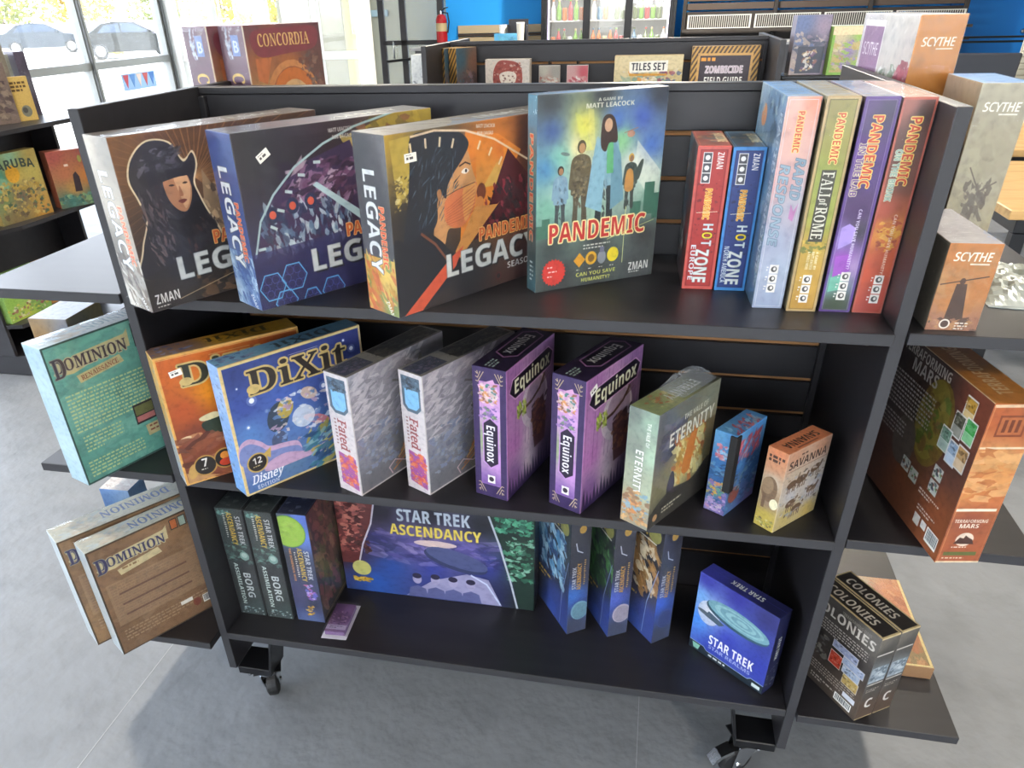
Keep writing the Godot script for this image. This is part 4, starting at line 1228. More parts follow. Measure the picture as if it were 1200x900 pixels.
func art_fleet(F: Face, a: String, b: String, c: String, seed_: int) -> void:
	wash(F, [[4, 3, k("23242c")], [16, 2, k("24262e")], [6, 9, k(a)], [16, 9, k("22242c")], [6, 17, k(b)], [16, 16, k("23263a")], [6, 24, k("22222a")], [18, 24, k("2c3f88")], [14, 28, k("3350a4")]])
	daub(F, 9.0, 5.0, 11.0, 13.0, [k(a), k(b), k(c)], 70, 0.4, 1.6, seed_, 1.4, 60)
	text(F, "ASCENDANCY", 3.5, 3.6, 1.9, k("c9a83c"), {"wd": 15.0})
	text(F, "STAR TREK", 6.0, 1.4, 1.4, k("a8aeb8"), {"wd": 11.0})
	rect(F, 3.5, 4.2, 15.0, 0.3, k("c8c8bc"))
	ell(F, F.w - 2.8, 2.2, 2.0, 2.0, k("8f8c4a"))
	small_print(F, 5.0, 20.0, 9.0, 2, 1.2, k("c9a23c"), seed_)
	stroke(F, [F.w - 0.5, 10.0, F.w - 3.0, 20.0, F.w - 3.6, 29.0], 0.2, k("8aa0c8"))

func art_fleet_spine(F: Face, moon: String, sky: String) -> void:
	wash(F, [[1, 2, k("3a3c46")], [4, 4, k("2f313a")], [2, 10, k("2c2f3c")], [4, 14, k("343648")], [1, 19, k(sky)], [4, 22, k("2c4484")], [2, 28, k("3c4258")]])
	text(F, "STAR TREK", 1.7, 17.2, 0.9, k("b4b8bc"), {"rot": -90, "wd": 6.0})
	text(F, "ASCENDANCY", 2.9, 17.6, 1.0, k("c9953a"), {"rot": -90, "wd": 7.2})
	small_print(F, 3.5, 9.8, 0.4, 12, 0.58, k("c9a24a"), 119)
	ell(F, 3.0, 23.6, 2.2, 2.6, k(moon))
	ell(F, 3.1, 23.8, 1.9, 2.3, k(moon).darkened(0.12))
	stroke(F, [1.4, 5.0, 1.8, 7.0, 3.0, 7.8], 0.25, k("b4bcc8"))
	ell(F, 2.8, 1.8, 0.8, 1.0, k("b08a3c"))

func art_realms(F: Face) -> void:
	wash(F, [[2, 1, k("3c3f98")], [9, 1, k("35368c")], [16, 2, k("33356f")], [1, 6, k("6f9fd8")], [4, 8, k("b9c4d8")], [9, 8, k("4a5fb8")], [16, 8, k("38408c")], [1, 12, k("4a86d8")], [9, 13, k("3a44a4")], [16, 14, k("36409c")], [6, 18, k("3040a4")]])
	ell(F, 3.4, 9.0, 2.6, 3.0, k("d9d2cc", 0.6))
	ell(F, 9.9, 7.0, 7.4, 2.5, k("3a5868"), 4)
	ell(F, 10.1, 6.6, 7.2, 2.2, k("6f9aa4"), 4)
	for i in 5:
		ell(F, 10.3 + i * 0.2, 6.6, 5.8 - i * 1.1, 1.75 - i * 0.32, k(["86aeb4", "6a939e"][i % 2]), 4)
	poly(F, [3.4, 8.4, 7.4, 9.6, 6.2, 10.6, 2.6, 10.0], k("4a5c6c"))
	ell(F, 2.4, 9.4, 1.7, 0.5, k("56626e"), 8)
	text(F, "STAR TREK", 4.4, 16.4, 2.3, k("e4e4ea"), {"wd": 10.8})
	text(F, "STAR REALMS", 4.6, 17.7, 0.9, k("9fa8d4"), {"wd": 10.2})
	poly(F, [0, 18.2, 3.6, 18.2, 4.4, 18.9, 14.4, 18.9, 15.2, 18.2, 18.2, 18.2, 18.2, 20.6, 0, 20.6], k("1f2a34"))
	stroke(F, [0, 18.2, 3.6, 18.2, 4.4, 18.9, 14.4, 18.9, 15.2, 18.2, 18.2, 18.2], 0.14, k("a8bcd0"))
	small_print(F, 5.0, 19.4, 8.4, 1, 0.9, k("d8dcd8"), 118)
	poly(F, [0.8, 18.6, 2.8, 18.6, 2.4, 20.0, 1.2, 20.0], k("7fb4a0"))
	rect(F, 15.6, 19.0, 1.9, 0.9, k("c8d4d0"))

func art_realms_edge(F: Face, top: bool) -> void:
	F.im.fill_rect(Rect2i(F.ox, F.oy, int(F.w * F.k), int(F.h * F.k)), k("23264a"))
	if top:
		wash(F, [[2, 2, k("3c4098")], [9, 2, k("2f3270")], [16, 2, k("22244a")]])
		rect(F, 0, F.h * 0.42, F.w, 0.06, k("4a4f9c"))
		text(F, "STAR TREK", 13.4, 1.4, 1.2, k("d4d8cc"), {"wd": 7.4, "rot": 180})
	else:
		rect(F, F.w * 0.45, 0, 0.06, F.h, k("4a4f78"))
		text(F, "STAR TREK", 1.6, 6.0, 1.1, k("d0d4cc"), {"rot": 90, "wd": 6.0})
		daub(F, 0.5, 13.5, F.w - 1, 5.6, [k("9aa4a0"), k("3f4a5c"), k("c8ccb8")], 22, 0.12, 0.35, 141)

# backs of the card games on the end shelves
func art_dominion(F: Face, ground: Array, banner: String, plate: String, ink: String, seed_: int, teal: bool) -> void:
	wash(F, [[3, 3, k(ground[0])], [15, 2, k(ground[1])], [27, 3, k(ground[0])], [4, 12, k(ground[1])], [15, 13, k(ground[2])], [26, 12, k(ground[1])], [4, 22, k(ground[2])], [16, 22, k(ground[0])], [27, 25, k(ground[2])]])
	daub(F, 0.4, 0.4, F.w - 0.8, F.h - 0.8, ground.map(func(c): return k(c)), 120, 0.6, 2.2, seed_, 1.4, 0, 0.45)
	frame(F, 0.0, 0.35, k(ground[2]).darkened(0.45))
	poly(F, [1.2, 3.6, 4.6, 3.4, 5.0, 3.0, 15.6, 2.4, 16.4, 1.6, 16.2, 5.0, 9.0, 5.2, 4.4, 6.2, 2.4, 6.0], k(plate))
	text(F, "DOMINION", 1.0, 5.4, 2.2, k(ink), {"f": "R", "wd": 14.6, "ol": [0.2, k("b9b08a")]})
	text(F, "D", 0.8, 6.3, 3.6, k(ink), {"f": "R", "wd": 2.6, "ol": [0.14, k("8a8a7a")]})
	poly(F, [4.6, 6.8, 13.6, 5.8, 14.2, 7.4, 5.0, 8.4], k(plate))
	if banner != "":
		text(F, banner, 5.4, 8.0, 0.9, k("8a4a34"), {"f": "R", "wd": 7.8, "rot": -6})
	else:
		small_print(F, 5.6, 6.8, 7.4, 1, 0.9, k("8a6a44"), 115)
	if teal:
		small_print(F, 1.4, 9.8, 26.0, 11, 0.72, k("b9c890"), seed_)
		rect(F, 13.0, 16.6, 4.6, 4.2, k("241f22"))
		rect(F, 13.3, 17.0, 4.0, 2.0, k("6a6a3c"))
		rect(F, 13.3, 19.2, 4.0, 1.2, k("b9706a"))
		rect(F, 17.9, 16.6, 4.6, 4.2, k("241f22"))
		rect(F, 18.2, 17.0, 4.0, 2.0, k("6fa0b4"))
		rect(F, 18.2, 19.2, 4.0, 1.2, k("b9706a"))
		poly(F, [14.6, 21.6, 28.0, 21.2, 28.0, 23.6, 14.8, 24.0], k(plate))
		for i in 2:
			small_print(F, 15.4, 21.9 + i * 0.9, 11.0, 1, 0.8, k("8a4a34"), 4 + i)
		small_print(F, 2.0, 18.4, 8.0, 5, 0.72, k("b4c48c"), seed_ + 1)
		small_print(F, 1.4, 23.6, 12.0, 5, 0.72, k("b4c48c"), seed_ + 2)
		rect(F, 17.2, 1.0, 3.4, 4.6, k("2a2626"))
		rect(F, 17.5, 1.3, 2.8, 4.0, k("b9a48a"))
	else:
		rect(F, 1.4, 9.4, 27.0, 11.0, k("a58a6c", 0.5))
		small_print(F, 2.0, 9.9, 25.6, 15, 0.68, k("8a6a50"), seed_)
		for y in [12.4, 15.2, 18.0]:
			rect(F, 3.4, y, 15.0, 0.5, k("6a4a38"))
		for i in 3:
			rect(F, 17.2 + i * 1.9, 0.9, 1.7, 2.6, k("2e2620"))
			rect(F, 17.4 + i * 1.9, 1.1, 1.3, 2.2, k(["b5622f", "9ab0a4", "c9803a"][i]))
		small_print(F, 1.8, 22.0, 24.0, 4, 0.8, k("9c8062"), seed_ + 3)
		rect(F, 14.6, 22.2, 2.8, 1.0, k("e6e2d8"))
		bars(F, 19.6, 23.2, 3.0, 2.2)
		ell(F, 18.2, 24.2, 0.9, 1.1, k("7a3a2c"))

func art_dominion_top(F: Face, a: String, b: String, ink: String) -> void:
	wash(F, [[2, 2, k(a)], [15, 3, k(b)], [28, 2, k(a)]])
	rect(F, 0, F.h * 0.45, F.w, 0.1, k(b).darkened(0.2))
	daub(F, 2, 0.6, 8.0, F.h - 1.4, [k("b9a890"), k(a), k("90a0a8")], 30, 0.3, 1.0, 151, 1.8, 0, 0.5)
	text(F, "DOMINION", 25.0, 1.4, 2.6, k(ink), {"f": "R", "wd": 15.0, "rot": 180})

func art_dominion_side(F: Face, a: String, b: String) -> void:
	wash(F, [[1, 2, k(a)], [4, 8, k(b)], [1, 14, k(a)], [4, 20, k(b)], [1, 26, k(a)]])

func art_mars(F: Face) -> void:
	wash(F, [[3, 3, pale("2b2426", 0.06)], [15, 2, pale("3a2a2a", 0.06)], [27, 3, pale("6b3322", 0.06)], [4, 12, pale("33292a", 0.06)], [14, 12, pale("36302a", 0.06)], [25, 12, pale("4a2c24", 0.06)], [4, 21, pale("4a2c24", 0.06)], [14, 22, pale("6d3a22", 0.06)], [26, 22, pale("7d3f22", 0.06)], [28, 27, pale("8d4a28", 0.06)]])
	ell(F, 18.0, 9.5, 5.2, 7.4, k("6f5a2c"))
	ell(F, 17.4, 9.2, 4.4, 6.8, k("7d7034"))
	daub(F, 14.0, 4.0, 7.0, 11.0, [k("8a7a38"), k("5a6a2c"), k("6a4f2c"), k("4a5528")], 40, 0.5, 1.4, 161)
	ell(F, 11.5, 16.0, 3.6, 4.4, k("5a4f48"))
	text(F, "TERRAFORMING", 3.6, 2.2, 1.6, k("b9b4ac"), {"wd": 15.4})
	text(F, "MARS", 7.4, 4.6, 2.1, k("a8a49e"), {"wd": 8.6})
	small_print(F, 3.0, 6.0, 14.0, 9, 0.72, k("9a9490"), 162)
	small_print(F, 3.0, 13.4, 8.0, 5, 0.72, k("9a9490"), 163)
	for p in [[24.0, 1.4, "b58a3a"], [22.6, 4.6, "5a5a4a"], [25.6, 4.2, "3f9a4a"], [20.6, 8.0, "6a8a78"], [23.4, 9.0, "8aa0b8"], [25.8, 8.6, "b08a5a"]]:
		rect(F, p[0], p[1], 2.9, 3.9, k("c8c8c4"))
		rect(F, p[0] + 0.2, p[1] + 0.25, 2.5, 1.9, k(p[2]))
		rect(F, p[0] + 0.2, p[1] + 2.2, 2.5, 1.5, k(p[2]).lightened(0.35))
		daub(F, p[0] + 0.3, p[1] + 0.4, 2.2, 1.5, [k(p[2]).darkened(0.3), k(p[2]).lightened(0.2)], 8, 0.2, 0.5, int(p[0] * 10))
	for p in [[13.0, 18.0], [16.0, 18.4], [22.0, 14.4], [22.0, 17.0]]:
		rect(F, p[0], p[1], 2.6, 2.2, k("b0b4ae"))
		daub(F, p[0] + 0.2, p[1] + 0.2, 2.2, 1.8, [k("5a8a5a"), k("8a4a3a"), k("4a4f5a"), k("d0cfc4")], 12, 0.15, 0.4, int(p[0] * 7))
	small_print(F, 20.0, 20.0, 6.4, 2, 0.6, k("c0b4aa"), 164)
	small_print(F, 21.0, 22.6, 5.6, 2, 0.6, k("c0b4aa"), 165)
	rect(F, 21.0, 24.2, 1.9, 1.9, k("c8c4bc"))
	rect(F, 23.4, 24.2, 1.6, 1.4, k("d4d2cc"))
	bars(F, 25.4, 24.2, 3.6, 2.6)

func art_mars_spine(F: Face) -> void:
	wash(F, [[1, 2, k("a85a34")], [5, 3, k("a45a36")], [3, 9, k("c9935c")], [2, 14, k("c4804a")], [5, 15, k("b86a3e")], [3, 20, k("8a4a34")], [3, 27, k("9a5234")]])
	rect(F, 0.2, 0.1, F.w, 0.45, k("d8c4a4"))
	frame(F, 0.3, 0.06, k("c98a5a"))
	rect(F, 1.5, 1.8, 3.9, 3.4, k("7a3f28"))
	rect(F, 1.8, 2.1, 3.3, 2.8, k("a8623a"))
	for i in 3:
		rect(F, 2.3 + i * 0.9, 2.5, 0.5, 2.0, k("6b3826"))
	rect(F, 0.2, 6.9, F.w, 0.3, k("d8c4a4"))
	daub(F, 0.5, 8.0, 5.8, 8.0, [k("d09a62"), k("b8703f"), k("c98a50")], 30, 0.5, 1.2, 166, 2.4)
	rect(F, 0.3, 17.6, F.w - 0.8, 0.5, k("e2d4bc"))
	text(F, "TERRAFORMING", 0.7, 20.2, 0.6, k("e6dccb"), {"wd": 5.0})
	text(F, "MARS", 1.6, 21.2, 0.75, k("e6dccb"), {"wd": 3.0})
	ell(F, 3.2, 23.4, 1.35, 1.3, k("d8c4b0"))
	poly(F, [1.7, 24.2, 2.4, 23.0, 3.0, 23.2, 3.2, 22.6, 3.7, 23.0, 4.4, 23.4, 4.8, 24.3], k("4a3029"))
	small_print(F, 1.6, 24.8, 3.2, 1, 0.4, k("e0d2c0"), 167)
	rect(F, 0.8, 25.8, 5.0, 0.7, k("5a6034"))
	small_print(F, 0.8, 26.9, 5.2, 1, 0.5, k("e0cdb4"), 168)
	rect(F, 0, F.h - 0.4, F.w, 0.4, k("d8c4a4"))

func art_mars_top(F: Face) -> void:
	wash(F, [[4, 3, k("6d4526")], [14, 3, k("8a562a")], [24, 3, k("b5742f")], [28, 5, k("b07035")]])
	text(F, "TERRAFORMING MARS", 27.0, 2.2, 2.2, k("c9a880"), {"wd": 24.0, "rot": 180})
	rect(F, 0, F.h - 0.25, F.w, 0.25, k("d8c4a4"))

func art_colonies(F: Face) -> void:
	wash(F, [[2, 2, k("5a5550")], [9, 2, k("4a4642")], [15, 2, k("6b6660")], [3, 9, k("332e2c")], [12, 9, k("2f2b2a")], [4, 15, k("453c36")], [14, 17, k("5c4f44")]])
	text(F, "COLONIES", 1.0, 3.9, 2.1, k("cbc5ba"), {"wd": 15.4})
	text(F, "TERRAFORMING MARS", 8.0, 1.6, 0.7, k("8a857c"), {"wd": 7.0})
	small_print(F, 2.0, 5.0, 13.6, 5, 0.62, k("a49e96"), 171)
	daub(F, 2.0, 9.0, 5.0, 5.0, [k("5f5c58"), k("2a2625"), k("7a766c")], 20, 0.4, 1.0, 172)
	for p in [[8.0, 8.0, 6.0, 1.6, "8f98b4"], [11.0, 9.8, 5.0, 1.6, "98a4bc"], [8.0, 10.6, 2.8, 3.0, "b8402c"], [11.4, 11.6, 4.0, 1.6, "9aa8bc"], [12.0, 13.4, 3.6, 2.2, "b59a5c"]]:
		rect(F, p[0] - 0.12, p[1] - 0.12, p[2] + 0.24, p[3] + 0.24, k("c0bdb8"))
		rect(F, p[0], p[1], p[2], p[3], k(p[4]))
		daub(F, p[0] + 0.2, p[1] + 0.2, p[2] - 0.4, p[3] - 0.4, [k(p[4]).darkened(0.3), k(p[4]).lightened(0.25)], 10, 0.15, 0.4, int(p[1] * 10))
	small_print(F, 3.0, 16.0, 12.6, 4, 0.6, k("a49a90"), 173)
	rect(F, 13.0, 17.2, 3.0, 1.2, k("d0d4dc"))
	small_print(F, 5.0, 19.2, 6.0, 2, 0.7, k("c0b8ae"), 174)
	bars(F, 11.4, 18.9, 4.2, 1.8)

func art_colonies_spine(F: Face) -> void:
	wash(F, [[1, 1, k("6a655c")], [3, 4, k("3f3d3a")], [2, 9, k("6a7276")], [3, 13, k("4a4642")], [2, 19, k("5a4a3f")]])
	rect(F, 0, 0, F.w, 0.35, k("c9b48a"))
	rect(F, 0.3, 4.3, F.w - 0.6, 0.3, k("c8c4bc"))
	rect(F, 0.3, 7.6, F.w - 0.6, 4.0, k("98a4ae"))
	daub(F, 0.4, 7.8, F.w - 0.8, 3.6, [k("6a7a86"), k("c0c8cc"), k("50606c")], 24, 0.2, 0.6, 175)
	rect(F, 0.3, 12.0, F.w - 0.6, 0.25, k("c8c4bc"))
	text(F, "C", 1.3, 18.6, 2.4, k("d8d4cc"), {"f": "S", "wd": 2.0})
	small_print(F, 0.6, 13.4, 3.2, 2, 0.5, k("b0a89c"), 176)
	rect(F, 0, F.h - 0.3, F.w, 0.3, k("c9b48a"))

func art_colonies_top(F: Face) -> void:
	F.im.fill_rect(Rect2i(F.ox, F.oy, int(F.w * F.k), int(F.h * F.k)), k("c0ad84"))
	rect(F, 0.4, 0.4, F.w - 0.8, F.h - 0.9, k("2f2a28"))
	text(F, "COLONIES", 1.8, 3.3, 1.9, k("cbc3b4"), {"wd": 12.0})

func art_scythe(F: Face, ground: Array, small: bool, seed_: int) -> void:
	var g := ground.map(func(c): return k(c))
	wash(F, [[1, 1, g[0]], [F.w - 1, 2, g[0]], [1, F.h * 0.4, g[1]], [F.w - 1, F.h * 0.45, g[0]], [F.w * 0.5, F.h * 0.7, g[1]], [1, F.h - 1, g[2]], [F.w - 1, F.h - 1, g[2]]])
	daub(F, 0.2, F.h * 0.15, F.w - 0.4, F.h * 0.6, [g[0], g[1]], 40, 0.4, 1.3, seed_, 1.4, 60, 0.4)
	if not small:
		daub(F, F.w * 0.3, F.h * 0.48, F.w * 0.4, F.h * 0.16, [g[3], g[1], g[3]], 34, 0.2, 0.8, seed_ + 1, 1.8, 75)
		stroke(F, [F.w * 0.5, F.h * 0.5, F.w * 0.25, F.h * 0.4], 0.18, g[3])
		stroke(F, [F.w * 0.55, F.h * 0.52, F.w * 0.85, F.h * 0.47], 0.22, g[3])
		stroke(F, [F.w * 0.52, F.h * 0.6, F.w * 0.5, F.h * 0.72], 0.5, g[3])
		for p in [[0.2, 0.8, "e0d8b8"], [0.5, 0.84, "d8d2b0"]]:
			rect(F, F.w * p[0] - 0.6, F.h * p[1], 1.2, 2.0, k(p[2]))
			ell(F, F.w * p[0], F.h * p[1] - 0.4, 0.6, 0.7, k("6a4434"))
	else:
		poly(F, [F.w * 0.35, F.h * 0.45, F.w * 0.55, F.h * 0.45, F.w * 0.66, F.h * 0.85, F.w * 0.3, F.h * 0.92], g[3])
		ell(F, F.w * 0.45, F.h * 0.42, 0.35, 0.45, g[3])
		stroke(F, [0.3, F.h * 0.46, F.w - 0.6, F.h * 0.36], 0.16, g[3])
	daub(F, 0.2, F.h * 0.86, F.w - 0.4, F.h * 0.12, [g[2], g[3], g[1]], 26, 0.2, 0.6, seed_ + 2)
	text(F, "SCYTHE", F.w * 0.14, F.h * 0.085 + 1.3, F.w * 0.17, k("ece8d8"), {"f": "s", "wd": F.w * 0.72, "skew": 0.1, "ol": [0.03, k("ece8d8")]})
	rect(F, F.w * 0.48, F.h * 0.085 + 1.6, F.w * 0.36, 0.2, k("e0dcc8"))
	ell(F, F.w * 0.35, F.h * 0.92, 0.7, 0.7, k("e4dccc"))
	ell(F, F.w * 0.35, F.h * 0.92, 0.5, 0.5, g[3])
	small_print(F, F.w * 0.55, F.h * 0.9, F.w * 0.25, 3, 0.4, k("e0d8c8"), seed_)

func art_scythe_back(F: Face) -> void:
	wash(F, [[4, 4, k("b9b4b8")], [16, 4, k("c0bcb8")], [26, 6, k("bcb4b0")], [5, 18, k("a8a294")], [20, 16, k("b0a498")], [6, 32, k("8f8a7c")], [22, 30, k("988f80")]])
	daub(F, 14.0, 8.0, 8.0, 16.0, [k("c8ccc8"), k("a8a89c"), k("d4d8d4"), k("7a8a78")], 60, 0.5, 1.8, 181)
	daub(F, 21.0, 7.0, 7.0, 9.0, [k("a84a5c"), k("c07a84"), k("8a3a4c")], 40, 0.5, 1.5, 182)
	daub(F, 13.0, 20.0, 14.0, 6.0, [k("7a6a80"), k("c9853a"), k("6a8a4a"), k("d0c8b8"), k("8a4a44")], 44, 0.4, 1.3, 183)
	rect(F, 1.0, 1.0, 11.0, 29.0, k("d8d4d4"))
	rect(F, 1.4, 2.0, 10.2, 8.0, k("8a6a8c"))
	text(F, "SCYTHE", 2.4, 6.6, 2.0, k("e2dce4"), {"wd": 8.0, "f": "s"})
	small_print(F, 2.4, 11.4, 8.0, 3, 0.9, k("6a6270"), 184)
	small_print(F, 1.8, 15.0, 9.6, 12, 1.15, k("a08a80"), 185)
	rect(F, 13.0, 28.0, 1.5, 6.0, k("e0e0e0"))
	rect(F, 24.0, 26.0, 3.0, 4.0, k("dfe2e6"))
	small_print(F, 17.0, 28.6, 4.0, 3, 1.0, k("e0dcd4"), 186)

func art_concordia(F: Face) -> void:
	wash(F, [[2, 1, k("6a3f48")], [12, 0.6, k("683c46")], [20, 2, k("5c3540")], [4, 6, k("9a5a34")], [12, 8, k("a8602f")], [20, 8, k("5a3a38")], [4, 13, k("b59a64")], [12, 14, k("9c6a40")], [20, 16, k("6a4038")], [12, 28, k("6a4038")]])
	blob(F, [2.0, 1.2, 12.0, 0.6, 21.0, 0.8, 20.4, 4.4, 12.0, 5.2, 3.0, 5.4], k("7a2f3e"))
	text(F, "CONCORDIA", 3.2, 3.8, 2.2, k("dcb072"), {"f": "R", "wd": 15.6, "ol": [0.06, k("5a2a2c")]})
	ell(F, 12.0, 14.0, 8.2, 7.6, k("c07f4a"))
	ell(F, 12.2, 14.2, 7.0, 6.6, k("8f4f33"))
	ell(F, 12.2, 12.4, 6.0, 4.6, k("c06a2c"))
	ell(F, 12.4, 15.0, 5.2, 5.0, k("cda678"))
	poly(F, [2.0, 5.8, 6.6, 5.8, 4.4, 10.4, 2.0, 9.6], k("b8683a"))
	daub(F, 15.0, 5.4, 6.0, 8.0, [k("5a4a4c"), k("6a3f3c"), k("7d5a50")], 30, 0.3, 0.8, 191)

func art_concordia_spine(F: Face) -> void:
	wash(F, [[2, 3, k("5f4050")], [5, 12, k("66465a")], [2, 22, k("5f3f58")]])
	rect(F, F.w - 0.4, 0, 0.4, F.h, k("b9a080"))
	daub(F, 1.6, 1.0, 1.4, 4.6, [k("a8b4c8"), k("7a86a4"), k("c0c8d4")], 22, 0.15, 0.4, 192, 1.6, 75)
	rect(F, 3.0, 1.6, 2.0, 3.6, k("6a80b4"))
	text(F, "B", 3.2, 4.6, 2.0, k("b4c0d8"), {"wd": 1.6})
	text(F, "CONCORDIA", 1.7, 8.0, 3.2, k("dcb85c"), {"f": "R", "rot": 90, "wd": 20.0})

# quick covers for games seen small in the rest of the shop
func art_small(F: Face, cols: Array, seed_: int, word := "", ink := "e8e4d8", yw := 0.2, capf := 0.12) -> void:
	var c := cols.map(func(q): return k(q))
	var n := c.size()
	wash(F, [[F.w * 0.2, F.h * 0.15, c[0]], [F.w * 0.8, F.h * 0.2, c[1 % n]], [F.w * 0.5, F.h * 0.5, c[2 % n]], [F.w * 0.2, F.h * 0.8, c[3 % n]], [F.w * 0.8, F.h * 0.85, c[1 % n]]])
	daub(F, F.w * 0.08, F.h * 0.3, F.w * 0.84, F.h * 0.62, c, 46, F.w * 0.03, F.w * 0.1, seed_, 1.4, 20)
	if word != "":
		text(F, word, F.w * 0.5, F.h * yw, F.h * capf, k(ink), {"c": true, "wd": F.w * 0.78, "ol": [F.h * 0.008, k("2a2626")]})

func art_stripes(F: Face, word: Array) -> void:
	F.im.fill_rect(Rect2i(F.ox, F.oy, int(F.w * F.k), int(F.h * F.k)), k("b98f4a"))
	var i := -F.h
	while i < F.w:
		poly(F, [i, F.h, i + 0.7, F.h, i + 0.7 + F.h * 0.6, 0, i + F.h * 0.6, 0], k("4a3a2c"))
		i += 1.5
	if word:
		rect(F, 2.2, 2.2, F.w - 4.4, F.h - 4.4, k("c2985a"))
		rect(F, 3.0, 3.0, F.w - 6.0, F.h * 0.5 - 2.6, k("3a3238"))
		small_print(F, 3.4, 3.6, 8.0, 1, 1.4, k("d9963a"), 5, 0.8)
		text(F, word[0], F.w * 0.5, F.h * 0.33, F.h * 0.085, k("b9a8b4"), {"c": true, "wd": F.w * 0.56, "ol": [0.14, k("e0d8d8")]})
		text(F, word[1], F.w * 0.5, F.h * 0.47, F.h * 0.09, k("e6e6dc"), {"c": true, "wd": F.w * 0.58})

# ================================================================ the scene
const S1 := 1.030      # heights of the shelves of the display
const S2 := 0.6665
const S3 := 0.2486
const TOP := 1.313
const WID := 1.2       # clear width between its end panels
const PT := 0.0183     # panel thickness
const ST := 0.0177     # shelf thickness
const CEIL := 3.7

var laminate: StandardMaterial3D
var laminate_edge: StandardMaterial3D
var board_core: StandardMaterial3D
var chrome: StandardMaterial3D
var black_steel: StandardMaterial3D
var rubber: StandardMaterial3D
var white_paint: StandardMaterial3D
var glass: StandardMaterial3D
var loose: StandardMaterial3D

func _ready() -> void:
	# camera
	var cam := Camera3D.new()
	cam.name = "camera"
	add_child(cam)
	cam.position = Vector3(0.8497, 1.4278, 1.0844)
	cam.rotation = Vector3(-0.56385, 0.21873, -0.02797)
	cam.projection = Camera3D.PROJECTION_FRUSTUM
	cam.near = 0.05
	cam.far = 300.0
	cam.size = 0.05 * 900.0 / 872.48
	cam.frustum_offset = Vector2(30.71, 109.34) / 872.48 * 0.05
	cam.current = true
	# sky and exposure
	var env := Environment.new()
	env.background_mode = Environment.BG_SKY
	var sky := Sky.new()
	var sm := ProceduralSkyMaterial.new()
	sm.sky_top_color = Color(0.74, 0.79, 0.86)
	sm.sky_horizon_color = Color(0.88, 0.9, 0.93)
	sm.ground_bottom_color = Color(0.5, 0.5, 0.48)
	sm.ground_horizon_color = Color(0.75, 0.76, 0.75)
	sm.sky_energy_multiplier = SKY
	sm.ground_energy_multiplier = SKY
	sky.sky_material = sm
	env.sky = sky
	env.tonemap_mode = Environment.TONE_MAPPER_LINEAR
	env.tonemap_exposure = EXPOSURE
	env.sdfgi_enabled = true
	env.ssao_enabled = true
	env.ssil_enabled = true
	var we := WorldEnvironment.new()
	we.name = "world_environment"
	we.environment = env
	add_child(we)
	# the sun stands high behind the shop, so it lights the car park and not the shop floor
	var sun := DirectionalLight3D.new()
	sun.name = "sun"
	sun.light_color = Color(1.0, 0.95, 0.86)
	sun.light_energy = SUN
	sun.light_angular_distance = 0.53
	sun.shadow_enabled = true
	add_child(sun)
	sun.look_at_from_position(Vector3(6, 9, 5), Vector3.ZERO)
	make_materials()
	# ceiling lamps
	for p in LAMPS:
		high_bay(p[0], p[1], p[2], p[3])
	build_room()
	build_outdoors()
	build_display()
	build_games()
	build_far_shop()

const SKY := 3.2
const SUN := 4.0
const EXPOSURE := 1.02
# round ceiling lamps: x, z, energy, label
const LAMPS := [
	[-1.1, -0.75, 0.5, "round ceiling lamp hanging over the end of the display with the brown card game boxes"],
	[2.5, -0.75, 0.6, "round ceiling lamp hanging over the end of the display with the orange planet game"],
	[-1.1, -4.3, 0.6, "round ceiling lamp hanging over the aisle beside the glazed corner"],
	[2.5, -4.3, 0.6, "round ceiling lamp hanging over the pale wooden tables"],
	[-1.1, 2.8, 0.2, "round ceiling lamp hanging behind the shopper on the window side"],
	[2.5, 2.8, 0.5, "round ceiling lamp hanging behind the shopper on the blank wall side"],
	[0.7, -8.3, 3.0, "round ceiling lamp hanging in front of the drinks fridges"],
]

func make_materials() -> void:
	laminate = flat(k("262528"), 0.3)
	laminate.roughness = 0.4
	laminate.uv1_triplanar = true
	laminate.uv1_world_triplanar = true
	laminate.uv1_scale = Vector3(1.2, 7, 7)
	laminate.albedo_texture = noise_tex(0.012, [[0.0, Color(0.86, 0.85, 0.86)], [1.0, Color(1.0, 1.0, 1.0)]], 8, 256, 3)
	print_grain = noise_tex(0.045, [[0.0, Color(0.84, 0.85, 0.86)], [0.45, Color(0.96, 0.96, 0.96)], [1.0, Color(1.0, 1.0, 0.99)]], 12, 512, 5)
	laminate_edge = flat(k("2e2e31"), 0.5)
	board_core = flat(k("a5774a"), 0.8)
	chrome = flat(k("c9ccd0"), 0.18, 1.0)
	black_steel = flat(k("17181b"), 0.35, 0.2)
	rubber = flat(k("1b1b1c"), 0.6)
	white_paint = flat(k("e6e5df"), 0.5)
	glass = StandardMaterial3D.new()
	glass.transparency = BaseMaterial3D.TRANSPARENCY_ALPHA
	glass.albedo_color = Color(0.96, 0.98, 0.98, 0.06)
	glass.roughness = 0.02
	film = StandardMaterial3D.new()
	film.transparency = BaseMaterial3D.TRANSPARENCY_ALPHA
	film.albedo_color = Color(0.98, 0.98, 1.0, 0.015)
	film.roughness = 0.06
	film.metallic_specular = 0.3
	film.cull_mode = BaseMaterial3D.CULL_DISABLED
	loose = film.duplicate()
	loose.albedo_color = Color(0.8, 0.82, 0.84, 0.12)
	loose.metallic_specular = 0.5

